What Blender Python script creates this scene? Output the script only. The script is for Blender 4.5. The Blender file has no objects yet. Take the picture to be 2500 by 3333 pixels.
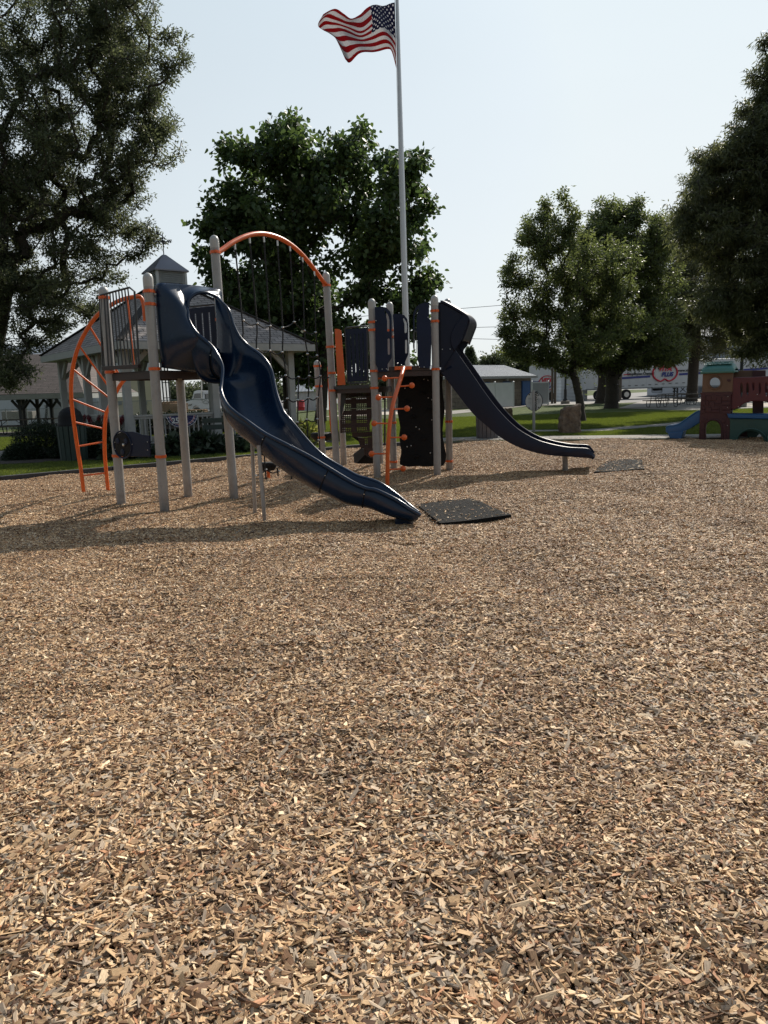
import bpy, math, random
import numpy as np
from mathutils import Vector, Matrix
R_ = math.radians
sc = bpy.context.scene
# ---------------------------------------------------------------- camera
FPX, PITCH, ROLL, EYE = 2350.0, R_(9.45), 0.028, 1.5
F_ = np.array([0, math.cos(PITCH), -math.sin(PITCH)])
U0 = np.array([0, math.sin(PITCH), math.cos(PITCH)])
R0 = np.array([1.0, 0, 0])
RT = math.cos(ROLL)*R0 - math.sin(ROLL)*U0
UP = math.sin(ROLL)*R0 + math.cos(ROLL)*U0
O_ = np.array([0, 0, EYE])
cam = bpy.data.cameras.new('camera')
cam.sensor_fit = 'HORIZONTAL'; cam.sensor_width = 36; cam.lens = 36*FPX/2500
cam.clip_start = 0.05; cam.clip_end = 6000
co = bpy.data.objects.new('camera', cam); sc.collection.objects.link(co)
M = Matrix(((RT[0], UP[0], -F_[0], 0), (RT[1], UP[1], -F_[1], 0), (RT[2], UP[2], -F_[2], EYE), (0, 0, 0, 1)))
co.matrix_world = M
sc.camera = co
# ---------------------------------------------------------------- sky and sun
SUN_AZ, SUN_EL = R_(29), R_(38)       # azimuth clockwise from +Y
w = bpy.data.worlds.new('World'); sc.world = w; w.use_nodes = True
nt = w.node_tree; bg = nt.nodes['Background']
sky = nt.nodes.new('ShaderNodeTexSky'); sky.sky_type = 'NISHITA'; sky.sun_disc = False
sky.sun_elevation = SUN_EL; sky.sun_rotation = SUN_AZ
sky.air_density = 1.0; sky.dust_density = 1.6; sky.ozone_density = 1.0; sky.altitude = 200
hsv = nt.nodes.new('ShaderNodeHueSaturation'); hsv.inputs['Saturation'].default_value = 0.62
# summer haze: a pale veil over the clear sky, brighter towards the sun's side
tcw = nt.nodes.new('ShaderNodeTexCoord'); sxw = nt.nodes.new('ShaderNodeSeparateXYZ'); nt.links.new(tcw.outputs['Generated'], sxw.inputs[0])
rw = nt.nodes.new('ShaderNodeValToRGB'); ew = rw.color_ramp.elements; ew.new(.2); ew.new(.5)
for e_, p_, c_ in zip(ew, (0.0, .2, .5, 1.0), ((.66, .70, .71), (.655, .72, .75), (.60, .705, .77), (.26, .39, .58))): e_.position = p_; e_.color = (*c_, 1)
nt.links.new(sxw.outputs[2], rw.inputs[0])
dt = nt.nodes.new('ShaderNodeVectorMath'); dt.operation = 'DOT_PRODUCT'; dt.inputs[1].default_value = (math.sin(SUN_AZ), math.cos(SUN_AZ), 0); nt.links.new(tcw.outputs['Generated'], dt.inputs[0])
mrw = nt.nodes.new('ShaderNodeMapRange'); mrw.inputs[1].default_value = -.7; mrw.inputs[2].default_value = .75; mrw.inputs[3].default_value = .44; mrw.inputs[4].default_value = 1.0; nt.links.new(dt.outputs['Value'], mrw.inputs[0])
BGS = 0.085
nzw = nt.nodes.new('ShaderNodeTexNoise'); nzw.inputs['Scale'].default_value = 1.7; nzw.inputs['Detail'].default_value = 5; mpw = nt.nodes.new('ShaderNodeMapping'); mpw.inputs['Scale'].default_value = (1, 1, 3.5); nt.links.new(tcw.outputs['Generated'], mpw.inputs[0]); nt.links.new(mpw.outputs[0], nzw.inputs['Vector'])
mr2 = nt.nodes.new('ShaderNodeMapRange'); mr2.inputs[3].default_value = .95; mr2.inputs[4].default_value = 1.05; nt.links.new(nzw.outputs['Fac'], mr2.inputs[0]); mu2 = nt.nodes.new('ShaderNodeMath'); mu2.operation = 'MULTIPLY'; nt.links.new(mr2.outputs[0], mu2.inputs[0]); nt.links.new(mrw.outputs[0], mu2.inputs[1])
sc1 = nt.nodes.new('ShaderNodeVectorMath'); sc1.operation = 'SCALE'; nt.links.new(rw.outputs[0], sc1.inputs[0]); nt.links.new(mu2.outputs[0], sc1.inputs['Scale'])
sc2 = nt.nodes.new('ShaderNodeVectorMath'); sc2.operation = 'SCALE'; sc2.inputs['Scale'].default_value = 1.0/BGS; nt.links.new(sc1.outputs[0], sc2.inputs[0])
nt.links.new(sky.outputs[0], hsv.inputs['Color']); mnw = nt.nodes.new('ShaderNodeVectorMath'); mnw.operation = 'MINIMUM'; mnw.inputs[1].default_value = (.85/BGS,)*3
nt.links.new(hsv.outputs[0], mnw.inputs[0])
mxw = nt.nodes.new('ShaderNodeMix'); mxw.data_type = 'RGBA'; mxw.inputs[0].default_value = .78; nt.links.new(mnw.outputs[0], mxw.inputs[6]); nt.links.new(sc2.outputs[0], mxw.inputs[7])
nt.links.new(mxw.outputs[2], bg.inputs[0])
bg.inputs[1].default_value = BGS
sl = bpy.data.lights.new('sun', 'SUN'); sl.energy = 4.9; sl.angle = R_(0.6); sl.color = (1.0, 0.925, 0.82)
so = bpy.data.objects.new('sun', sl); sc.collection.objects.link(so)
sd = Vector((math.sin(SUN_AZ)*math.cos(SUN_EL), math.cos(SUN_AZ)*math.cos(SUN_EL), math.sin(SUN_EL)))
so.rotation_euler = sd.to_track_quat('Z', 'Y').to_euler(); so.location = (0, 0, 40)
sc.view_settings.view_transform = 'Standard'; sc.view_settings.look = 'None'
sc.view_settings.exposure = 0.28; sc.view_settings.gamma = 1.0
sc.cycles.max_bounces = 8; sc.cycles.transparent_max_bounces = 24
sc.cycles.use_denoising = True

# ---------------------------------------------------------------- helpers
def ray(x, y): return F_ + (x-1250)/FPX*RT + (1666.5-y)/FPX*UP
def G(x, y, z=0.0):
    d = ray(x, y); return O_ + d*((z-EYE)/d[2])
def A(x, y, Y):
    d = ray(x, y); return O_ + d*(Y/d[1])
def V(x, y, p, q):            # pixel onto the vertical plane through the ground points p, q
    d = ray(x, y); n = np.array([-(q[1]-p[1]), q[0]-p[0], 0.0])
    t = n.dot(np.array([p[0], p[1], 0])-O_)/n.dot(d); return O_ + d*t
def T(x, y):                  # the lawn falls gently to the far left
    s = min(1, max(0, (-4-x)/8.0)); return -s*min(0.9, max(0, (y-25)*0.015))

def unit(v):
    v = np.asarray(v, float); return v/(np.linalg.norm(v)+1e-12)
class MB:
    def __init__(s): s.v = []; s.f = []; s.uv = None
    def add(s, vs, fs):
        o = len(s.v); s.v += [tuple(float(c) for c in p) for p in vs]; s.f += [tuple(i+o for i in f) for f in fs]; return s
    def box(s, c, sz, rz=0.0):
        hx, hy, hz = sz[0]/2, sz[1]/2, sz[2]/2; cr, sr = math.cos(rz), math.sin(rz); vs = []
        for dz in (-hz, hz):
            for dx, dy in ((-hx, -hy), (hx, -hy), (hx, hy), (-hx, hy)):
                vs.append((c[0]+dx*cr-dy*sr, c[1]+dx*sr+dy*cr, c[2]+dz))
        return s.add(vs, [(3, 2, 1, 0), (4, 5, 6, 7), (0, 1, 5, 4), (1, 2, 6, 5), (2, 3, 7, 6), (3, 0, 4, 7)])
    def beam(s, a, b, wd, h, up=(0, 0, 1)):
        a = np.array(a, float); b = np.array(b, float); t = unit(b-a); sd_ = np.cross(t, up)
        if np.linalg.norm(sd_) < 1e-3: sd_ = np.cross(t, (1, 0, 0))
        sd_ = unit(sd_); u = np.cross(sd_, t); vs = []
        for p in (a, b):
            for i, j in ((-1, -1), (1, -1), (1, 1), (-1, 1)): vs.append(p+sd_*wd/2*i+u*h/2*j)
        return s.add(vs, [(0, 1, 2, 3), (7, 6, 5, 4), (0, 4, 5, 1), (1, 5, 6, 2), (2, 6, 7, 3), (3, 7, 4, 0)])
    def tube(s, pts, r, n=10, cap=True):
        pts = [np.array(p, float) for p in pts]; m = len(pts)
        rs = r if hasattr(r, '__len__') else [r]*m
        t0 = unit(pts[1]-pts[0]); nx = np.cross(t0, (0, 0, 1))
        if np.linalg.norm(nx) < 1e-3: nx = np.array([1.0, 0, 0])
        nx = unit(nx); vs = []; fs = []
        for i in range(m):
            t = unit(pts[min(i+1, m-1)]-pts[max(i-1, 0)])
            nx = unit(nx-t*nx.dot(t)); ny = np.cross(t, nx)
            for k in range(n):
                a = 2*math.pi*k/n; vs.append(pts[i]+(nx*math.cos(a)+ny*math.sin(a))*rs[i])
        for i in range(m-1):
            for k in range(n):
                k2 = (k+1) % n; fs.append((i*n+k, i*n+k2, (i+1)*n+k2, (i+1)*n+k))
        if cap: fs.append(tuple(range(n))[::-1]); fs.append(tuple((m-1)*n+k for k in range(n)))
        return s.add(vs, fs)
    def lathe(s, c, prof, n=16, ax=(0, 0, 1)):     # prof: (radius, height) list along axis
        ax = unit(ax); e = np.cross(ax, (0, 1, 0))
        if np.linalg.norm(e) < 1e-3: e = np.array([1.0, 0, 0])
        e = unit(e); g = np.cross(ax, e); c = np.array(c, float); vs = []; fs = []
        for r, h in prof:
            for k in range(n):
                a = 2*math.pi*k/n; vs.append(c+ax*h+(e*math.cos(a)+g*math.sin(a))*max(r, 1e-4))
        for i in range(len(prof)-1):
            for k in range(n):
                k2 = (k+1) % n; fs.append((i*n+k, i*n+k2, (i+1)*n+k2, (i+1)*n+k))
        fs.append(tuple(range(n))[::-1]); fs.append(tuple((len(prof)-1)*n+k for k in range(n)))
        return s.add(vs, fs)
    def ball(s, c, r, n=12, sq=(1, 1, 1)):
        vs = []; fs = []; m = n//2
        for i in range(m+1):
            th = math.pi*i/m
            for k in range(n):
                a = 2*math.pi*k/n
                vs.append((c[0]+r*sq[0]*math.sin(th)*math.cos(a), c[1]+r*sq[1]*math.sin(th)*math.sin(a), c[2]+r*sq[2]*math.cos(th)))
        for i in range(m):
            for k in range(n):
                k2 = (k+1) % n; fs.append((i*n+k, (i+1)*n+k, (i+1)*n+k2, i*n+k2))
        return s.add(vs, fs)
    def prism(s, poly, d):                    # planar polygon + thickness vector
        n = len(poly); poly = [np.array(p, float) for p in poly]; d = np.array(d, float)
        nn = np.zeros(3)
        for i in range(n): nn += np.cross(poly[i], poly[(i+1) % n])
        if nn.dot(d) > 0: poly = poly[::-1]
        vs = poly+[p+d for p in poly]
        fs = [tuple(range(n)), tuple(range(2*n-1, n-1, -1))]
        for i in range(n):
            j = (i+1) % n; fs.append((j, i, i+n, j+n))
        return s.add(vs, fs)
    def grid(s, P, close=False):              # P: rows x cols x 3
        P = np.asarray(P); a, b = P.shape[:2]; fs = []
        for i in range(a-1):
            for j in range(b-1 if not close else b):
                j2 = (j+1) % b; fs.append((i*b+j, i*b+j2, (i+1)*b+j2, (i+1)*b+j))
        return s.add(P.reshape(-1, 3), fs)
    def shell(s, P, th):                      # grid with thickness along normals
        P = np.asarray(P, float); du = np.gradient(P, axis=0); dv = np.gradient(P, axis=1)
        n = np.cross(du, dv); n /= (np.linalg.norm(n, axis=2, keepdims=True)+1e-9); Q = P+n*th
        a, b = P.shape[:2]; o = len(s.v); s.grid(P); 
        s.v += [tuple(p) for p in Q.reshape(-1, 3)]; q = o+a*b
        for i in range(a-1):
            for j in range(b-1):
                s.f.append((q+i*b+j, q+(i+1)*b+j, q+(i+1)*b+j+1, q+i*b+j+1))
        for i in range(a-1):
            for j in (0, b-1):
                f = (o+i*b+j, o+(i+1)*b+j, q+(i+1)*b+j, q+i*b+j); s.f.append(f if j == 0 else f[::-1])
        for j in range(b-1):
            for i in (0, a-1):
                f = (o+i*b+j, q+i*b+j, q+i*b+j+1, o+i*b+j+1); s.f.append(f if i == 0 else f[::-1])
        return s
    def build(s, name, mat, parent=None, smooth=False, bevel=0.0, uv=None):
        me = bpy.data.meshes.new(name)
        off = np.zeros(3); p = parent
        while p is not None: off += np.array(p.location); p = p.parent
        me.from_pydata([(a-off[0], b-off[1], c-off[2]) for a, b, c in s.v], [], s.f); me.update()
        me.materials.append(mat)
        if smooth: me.shade_smooth(); 
        if smooth and smooth != 'full':
            me.set_sharp_from_angle(angle=R_(42))
        if uv is not None:
            l = me.uv_layers.new(name='UVMap'); vi = np.zeros(len(me.loops), int); me.loops.foreach_get('vertex_index', vi)
            l.data.foreach_set('uv', np.asarray(uv, float)[vi].ravel())
        o = bpy.data.objects.new(name, me); sc.collection.objects.link(o)
        if parent is not None: o.parent = parent
        if bevel:
            b = o.modifiers.new('bevel', 'BEVEL'); b.width = bevel; b.segments = 2; b.limit_method = 'ANGLE'
        return o
def tag(o, label=None, cat=None, group=None, kind=None):
    if label: o['label'] = label
    if cat: o['category'] = cat
    if group: o['group'] = group
    if kind: o['kind'] = kind
    return o
def thing(name, loc, label, cat, group=None, rz=0):
    o = bpy.data.objects.new(name, None); o.empty_display_size = .3; sc.collection.objects.link(o)
    o.location = tuple(float(c) for c in loc); o.rotation_euler = (0, 0, rz)
    return tag(o, label, cat, group)
def dup(o, loc=None, rz=None, label=None, parent=None):
    c = o.copy(); sc.collection.objects.link(c)
    if parent is not None: c.parent = parent
    if loc is not None: c.location = loc
    if rz is not None: c.rotation_euler = (0, 0, rz)
    if label: c['label'] = label
    for ch in [x for x in bpy.data.objects if x.parent == o]: dup(ch, parent=c)
    return c
def spline(P, n):
    P = np.asarray(P, float); m = len(P); out = []
    ts = np.linspace(0, m-1, n)
    for t in ts:
        i = min(int(t), m-2); u = t-i
        p0 = P[max(i-1, 0)]; p1 = P[i]; p2 = P[i+1]; p3 = P[min(i+2, m-1)]
        out.append(.5*((2*p1)+(-p0+p2)*u+(2*p0-5*p1+4*p2-p3)*u*u+(-p0+3*p1-3*p2+p3)*u**3))
    return np.array(out)
def text_mesh(body, size, extrude=0.004, bold=0.0):
    c = bpy.data.curves.new('t', 'FONT'); c.body = body; c.size = size; c.extrude = extrude; c.offset = bold
    c.align_x = 'CENTER'; c.align_y = 'CENTER'; c.resolution_u = 4
    o = bpy.data.objects.new('t', c); sc.collection.objects.link(o)
    dg = bpy.context.evaluated_depsgraph_get(); me = bpy.data.meshes.new_from_object(o.evaluated_get(dg))
    vs = [tuple(v.co) for v in me.vertices]; fs = [tuple(p.vertices) for p in me.polygons]
    bpy.data.objects.remove(o); bpy.data.curves.remove(c); bpy.data.meshes.remove(me)
    return vs, fs
def put_text(mb, body, size, org, ex, ey, extrude=.004, shear=0.0, bold=0.0):
    vs, fs = text_mesh(body, size, extrude, bold); ex = unit(ex); ey = unit(ey); ez = np.cross(ex, ey); org = np.array(org, float)
    return mb.add([org+ex*(v[0]+shear*v[1])+ey*v[1]+ez*v[2] for v in vs], fs)

# ---------------------------------------------------------------- materials
def newmat(name):
    m = bpy.data.materials.new(name); m.use_nodes = True; t = m.node_tree
    return m, t, t.nodes['Principled BSDF']
def N(t, typ, **kw):
    n = t.nodes.new(typ)
    for k, v in kw.items():
        if k.startswith('i_'): n.inputs[k[2:].replace('_', ' ')].default_value = v
        else: setattr(n, k, v)
    return n
def ramp(t, stops, interp='LINEAR'):
    r = t.nodes.new('ShaderNodeValToRGB'); e = r.color_ramp.elements; r.color_ramp.interpolation = interp
    while len(e) < len(stops): e.new(0.5)
    for i, (p, c) in enumerate(stops): e[i].position = p; e[i].color = (*c, 1)
    return r
def simple(name, col, rough=.5, var=.15, scale=3.0, bump=0.0, bscale=60.0, metal=0.0, spec=.5, col2=None, coat=0.0):
    m, t, b = newmat(name); b.inputs['Roughness'].default_value = rough; b.inputs['Metallic'].default_value = metal
    b.inputs['Specular IOR Level'].default_value = spec; b.inputs['Coat Weight'].default_value = coat
    tc = N(t, 'ShaderNodeTexCoord'); nz = N(t, 'ShaderNodeTexNoise', i_Scale=scale, i_Detail=6.0, i_Roughness=.65)
    t.links.new(tc.outputs['Object'], nz.inputs['Vector'])
    c2 = col2 or tuple(c*(1-var) for c in col); c1 = tuple(min(1, c*(1+var*.6)) for c in col) if col2 is None else col
    r = ramp(t, [(.32, c2), (.68, c1)]); t.links.new(nz.outputs['Fac'], r.inputs[0]); t.links.new(r.outputs[0], b.inputs['Base Color'])
    mr = N(t, 'ShaderNodeMapRange'); mr.inputs[3].default_value = max(.03, rough-.1); mr.inputs[4].default_value = min(1, rough+.14)
    t.links.new(nz.outputs['Fac'], mr.inputs[0]); t.links.new(mr.outputs[0], b.inputs['Roughness'])
    if bump:
        n2 = N(t, 'ShaderNodeTexNoise', i_Scale=bscale, i_Detail=5.0); t.links.new(tc.outputs['Object'], n2.inputs['Vector'])
        bp = N(t, 'ShaderNodeBump', i_Strength=bump, i_Distance=.02); t.links.new(n2.outputs['Fac'], bp.inputs['Height']); t.links.new(bp.outputs[0], b.inputs['Normal'])
    return m
m_post = simple('taupe powder coat', (.30, .29, .28), .38, .10, 2.0, .05, 220)
def wear(m, c, lo, hi, scale, amt):       # worn or dusty patches mixed over a paint
    t = m.node_tree; b = t.nodes['Principled BSDF']; l = b.inputs['Base Color'].links[0]; src = l.from_socket; tc = N(t, 'ShaderNodeTexCoord')
    nz = N(t, 'ShaderNodeTexNoise', i_Scale=scale, i_Detail=9.0, i_Roughness=.75); t.links.new(tc.outputs['Object'], nz.inputs['Vector'])
    r = ramp(t, [(lo, (0, 0, 0)), (hi, (amt, amt, amt))]); t.links.new(nz.outputs['Fac'], r.inputs[0]); fac = r.outputs[0]
    mx = N(t, 'ShaderNodeMix', data_type='RGBA'); t.links.new(fac, mx.inputs[0]); t.links.new(src, mx.inputs[6]); mx.inputs[7].default_value = (*c, 1); t.links.new(mx.outputs[2], b.inputs['Base Color'])
    return mx, fac, tc
mxp, fcp, tcp = wear(m_post, (.13, .10, .08), .52, .75, 7.0, .55)
t = m_post.node_tree; sxp = N(t, 'ShaderNodeSeparateXYZ'); t.links.new(tcp.outputs['Object'], sxp.inputs[0]); mrp = N(t, 'ShaderNodeMapRange'); mrp.inputs[1].default_value = .02; mrp.inputs[2].default_value = .30; mrp.inputs[3].default_value = .9; mrp.inputs[4].default_value = 0.0
nzp = N(t, 'ShaderNodeTexNoise', i_Scale=22.0, i_Detail=6.0); adp = N(t, 'ShaderNodeMath', operation='MULTIPLY'); t.links.new(tcp.outputs['Object'], nzp.inputs['Vector']); t.links.new(sxp.outputs[2], mrp.inputs[0]); t.links.new(mrp.outputs[0], adp.inputs[0]); t.links.new(nzp.outputs['Fac'], adp.inputs[1])
mxd = N(t, 'ShaderNodeMix', data_type='RGBA'); mxd.inputs[7].default_value = (.12, .085, .06, 1); t.links.new(adp.outputs[0], mxd.inputs[0]); t.links.new(mxp.outputs[2], mxd.inputs[6]); t.links.new(mxd.outputs[2], t.nodes['Principled BSDF'].inputs['Base Color'])
m_cap = simple('post cap grey', (.38, .37, .35), .4, .08, 5)
m_orange = simple('orange powder coat', (.62, .105, .012), .33, .12, 4, .04, 200)
m_navy = simple('navy plastic', (.006, .012, .036), .42, .25, 2.5, .03, 150, spec=.25)
m_slide = simple('moulded blue plastic', (.0038, .017, .045), .24, .3, 1.6, .05, 90, spec=.4)
wear(m_slide, (.04, .06, .085), .56, .80, 9.0, .35)
m_dark = simple('dark coated metal', (.035, .022, .02), .5, .25, 5, .1, 120)
m_frame = simple('dark barrier tube', (.03, .032, .036), .42, .2, 5)
m_black = simple('black textured plastic', (.004, .004, .005), .62, .2, 6, .4, 30, spec=.25)
m_rope = simple('black braided rope', (.012, .012, .013), .8, .2, 40, .5, 300)
m_alu = simple('cast aluminium', (.55, .53, .5), .35, .1, 20, metal=.85)
m_bolt = simple('steel bolt', (.6, .6, .6), .3, .05, 20, metal=.9)
m_mat = simple('rubber mat', (.007, .007, .007), .9, .4, 60, .8, 160, spec=.2)
m_wtrim = simple('weathered pale paint', (.29, .295, .285), .6, .14, 3, .15, 60)
m_louv = simple('louvre grey paint', (.40, .42, .42), .6, .14, 5, .1, 60)
m_cuproof = simple('grey sheet metal', (.16, .16, .185), .42, .2, 1.5, metal=.25)
m_iron = simple('dark iron', (.02, .022, .025), .5, .2, 10)
m_green = simple('green bench boards', (.018, .035, .03), .6, .2, 6, .1, 60)
m_conc = simple('concrete', (.22, .20, .175), .85, .14, 1.5, .3, 40, col2=(.15, .14, .122))
m_edge = simple('black plastic edging', (.03, .03, .033), .7, .2, 5, .2, 50)
m_white = simple('white paint', (.52, .53, .545), .4, .06, 1.5)
m_whitef = simple('white vinyl panel', (.55, .56, .56), .5, .08, 1.5)
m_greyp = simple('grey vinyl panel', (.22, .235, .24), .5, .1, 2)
m_glass = simple('dark glass', (.02, .03, .035), .08, .1, 2, spec=.9)
m_tyre = simple('tyre rubber', (.015, .015, .015), .85, .2, 10)
m_wood = simple('grey weathered wood', (.11, .092, .075), .8, .25, 8, .3, 40)
m_pallet = simple('pine pallet boards', (.30, .17, .085), .8, .3, 8, .2, 40)
m_blue = simple('blue painted door', (.012, .075, .22), .5, .15, 3)
m_tblue = simple('toy blue plastic', (.008, .075, .20), .42, .1, 3)
m_tgreen = simple('toy teal plastic', (.055, .17, .15), .5, .1, 3)
m_tdgreen = simple('toy dark green plastic', (.018, .062, .052), .5, .12, 3)
m_tmar = simple('toy maroon plastic', (.045, .006, .009), .5, .15, 3)
m_tred = simple('toy red plastic', (.08, .010, .015), .48, .12, 3)
m_ttan = simple('toy tan plastic', (.125, .068, .038), .5, .12, 3)
m_red = simple('red paint', (.45, .02, .03), .45, .1, 3)
m_nblue = simple('navy blue lettering', (.02, .03, .2), .45, .1, 3)
m_ltrred = simple('red lettering', (.5, .02, .04), .45, .1, 3)
m_black2 = simple('black lettering', (.02, .02, .02), .5, .1, 3)
m_sign = simple('pale sign face', (.50, .50, .48), .5, .06, 4)
m_pole = simple('brushed aluminium pole', (.50, .50, .51), .36, .1, 3, metal=.8)
m_stone = simple('rough brown granite', (.22, .155, .105), .9, .5, 6, 1.0, 14, col2=(.07, .046, .033))
m_beige = simple('beige siding', (.50, .44, .32), .6, .06, .6)
m_grav = simple('gravel', (.44, .38, .31), .95, .3, 25, .6, 90)
m_asph = simple('grey paved yard', (.15, .145, .14), .9, .15, 4, .4, 60)
m_bed = simple('dark mulch', (.035, .024, .017), .95, .4, 20, .8, 60)
def corrugated(name, col, freq, axis='X', rough=.5, metal=0.0, depth=.02):
    m, t, b = newmat(name); b.inputs['Roughness'].default_value = rough; b.inputs['Metallic'].default_value = metal; b.inputs['Specular IOR Level'].default_value = .2
    tc = N(t, 'ShaderNodeTexCoord'); wv = N(t, 'ShaderNodeTexWave', i_Scale=freq, i_Distortion=0.0); wv.bands_direction = axis
    t.links.new(tc.outputs['UV'], wv.inputs['Vector'])
    nz = N(t, 'ShaderNodeTexNoise', i_Scale=.8, i_Detail=5.0); t.links.new(tc.outputs['Object'], nz.inputs['Vector'])
    r = ramp(t, [(.3, tuple(c*.82 for c in col)), (.7, col)]); t.links.new(nz.outputs['Fac'], r.inputs[0])
    t.links.new(r.outputs[0], b.inputs['Base Color'])
    bp = N(t, 'ShaderNodeBump', i_Strength=1.0, i_Distance=depth); t.links.new(wv.outputs['Fac'], bp.inputs['Height']); t.links.new(bp.outputs[0], b.inputs['Normal'])
    return m
m_corr = corrugated('white corrugated siding', (.52, .54, .56), 1.1)
m_corrg = corrugated('grey corrugated siding', (.33, .36, .41), 1.1)
m_mroof = corrugated('ribbed metal roof', (.15, .175, .21), 1.0, rough=.75, metal=.0)
m_roll = corrugated('white ribbed door', (.62, .64, .66), .9, axis='Y')
def shingle(name, c1, c2, mort, bw=.33, rh=.14):
    m, t, b = newmat(name); b.inputs['Roughness'].default_value = .9
    tc = N(t, 'ShaderNodeTexCoord'); br = N(t, 'ShaderNodeTexBrick'); br.offset = .5
    for k, v in (('Color1', (*c1, 1)), ('Color2', (*c2, 1)), ('Mortar', (*mort, 1)), ('Scale', 1.0), ('Mortar Size', .012), ('Brick Width', bw), ('Row Height', rh), ('Bias', 0.0)):
        br.inputs[k].default_value = v
    t.links.new(tc.outputs['UV'], br.inputs['Vector'])
    nz = N(t, 'ShaderNodeTexNoise', i_Scale=5.0, i_Detail=6.0); t.links.new(tc.outputs['UV'], nz.inputs['Vector'])
    mx = N(t, 'ShaderNodeMix', data_type='RGBA', blend_type='MULTIPLY'); mx.inputs[0].default_value = .7
    r = ramp(t, [(.3, (.6, .6, .6)), (.7, (1.15, 1.15, 1.15))]); t.links.new(nz.outputs['Fac'], r.inputs[0])
    t.links.new(br.outputs['Color'], mx.inputs[6]); t.links.new(r.outputs[0], mx.inputs[7]); t.links.new(mx.outputs[2], b.inputs['Base Color'])
    bp = N(t, 'ShaderNodeBump', i_Strength=.9, i_Distance=.02); bp.invert = True; t.links.new(br.outputs['Fac'], bp.inputs['Height']); t.links.new(bp.outputs[0], b.inputs['Normal'])
    return m
m_shing = shingle('grey brown shingles', (.34, .30, .28), (.245, .215, .20), (.055, .048, .045))
m_shing2 = shingle('brown shingles', (.125, .098, .088), (.09, .07, .062), (.024, .02, .018), .9, .2)
m_block = shingle('concrete block wall', (.235, .205, .16), (.17, .145, .115), (.11, .10, .085), .8, .3)
def perf(name, col):        # plate with rows of punched holes, in UV metres
    m, t, b = newmat(name); b.inputs['Base Color'].default_value = (*col, 1); b.inputs['Roughness'].default_value = .55
    tc = N(t, 'ShaderNodeTexCoord'); vm = N(t, 'ShaderNodeVectorMath', operation='SCALE'); vm.inputs['Scale'].default_value = 30.0
    fr = N(t, 'ShaderNodeVectorMath', operation='FRACTION'); sb = N(t, 'ShaderNodeVectorMath', operation='SUBTRACT'); sb.inputs[1].default_value = (.5, .5, 0)
    ln = N(t, 'ShaderNodeVectorMath', operation='LENGTH'); lt = N(t, 'ShaderNodeMath', operation='LESS_THAN'); lt.inputs[1].default_value = .21
    t.links.new(tc.outputs['UV'], vm.inputs[0]); t.links.new(vm.outputs[0], fr.inputs[0]); t.links.new(fr.outputs[0], sb.inputs[0])
    sx = N(t, 'ShaderNodeSeparateXYZ'); cb = N(t, 'ShaderNodeCombineXYZ'); t.links.new(sb.outputs[0], sx.inputs[0])
    t.links.new(sx.outputs[0], cb.inputs[0]); t.links.new(sx.outputs[1], cb.inputs[1]); t.links.new(cb.outputs[0], ln.inputs[0]); lt0 = N(t, 'ShaderNodeMath', operation='LESS_THAN'); lt0.inputs[1].default_value = .24; t.links.new(ln.outputs['Value'], lt0.inputs[0])
    s2 = N(t, 'ShaderNodeSeparateXYZ'); t.links.new(tc.outputs['UV'], s2.inputs[0]); gp_ = []
    for o_, k_ in ((0, 3.6), (1, 4.6)):
        mu = N(t, 'ShaderNodeMath', operation='MULTIPLY'); mu.inputs[1].default_value = k_; f2 = N(t, 'ShaderNodeMath', operation='FRACT'); g2_ = N(t, 'ShaderNodeMath', operation='GREATER_THAN'); g2_.inputs[1].default_value = .36
        t.links.new(s2.outputs[o_], mu.inputs[0]); t.links.new(mu.outputs[0], f2.inputs[0]); t.links.new(f2.outputs[0], g2_.inputs[0]); gp_.append(g2_)
    m1 = N(t, 'ShaderNodeMath', operation='MULTIPLY'); t.links.new(gp_[0].outputs[0], m1.inputs[0]); t.links.new(gp_[1].outputs[0], m1.inputs[1])
    m2 = N(t, 'ShaderNodeMath', operation='MULTIPLY'); t.links.new(m1.outputs[0], m2.inputs[0]); t.links.new(lt0.outputs[0], m2.inputs[1]); lt = m2
    iv = N(t, 'ShaderNodeMath', operation='SUBTRACT'); iv.inputs[0].default_value = 1.0; t.links.new(lt.outputs[0], iv.inputs[1]); t.links.new(iv.outputs[0], b.inputs['Alpha'])
    return m
m_perf = perf('brown perforated plate', (.03, .012, .01))
def chainlink():
    m, t, b = newmat('chain link mesh'); b.inputs['Base Color'].default_value = (.33, .34, .34, 1); b.inputs['Metallic'].default_value = .6; b.inputs['Roughness'].default_value = .5
    tc = N(t, 'ShaderNodeTexCoord'); outs = []
    for ang in (45, -45):
        mp = N(t, 'ShaderNodeMapping'); mp.inputs['Rotation'].default_value = (0, 0, R_(ang)); t.links.new(tc.outputs['UV'], mp.inputs[0])
        sx = N(t, 'ShaderNodeSeparateXYZ'); t.links.new(mp.outputs[0], sx.inputs[0])
        mu = N(t, 'ShaderNodeMath', operation='MULTIPLY'); mu.inputs[1].default_value = 14.0; t.links.new(sx.outputs[0], mu.inputs[0])
        fr = N(t, 'ShaderNodeMath', operation='FRACT'); t.links.new(mu.outputs[0], fr.inputs[0])
        lt = N(t, 'ShaderNodeMath', operation='LESS_THAN'); lt.inputs[1].default_value = .13; t.links.new(fr.outputs[0], lt.inputs[0]); outs.append(lt)
    mx = N(t, 'ShaderNodeMath', operation='MAXIMUM'); t.links.new(outs[0].outputs[0], mx.inputs[0]); t.links.new(outs[1].outputs[0], mx.inputs[1]); t.links.new(mx.outputs[0], b.inputs['Alpha'])
    return m
m_chain = chainlink()
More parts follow.
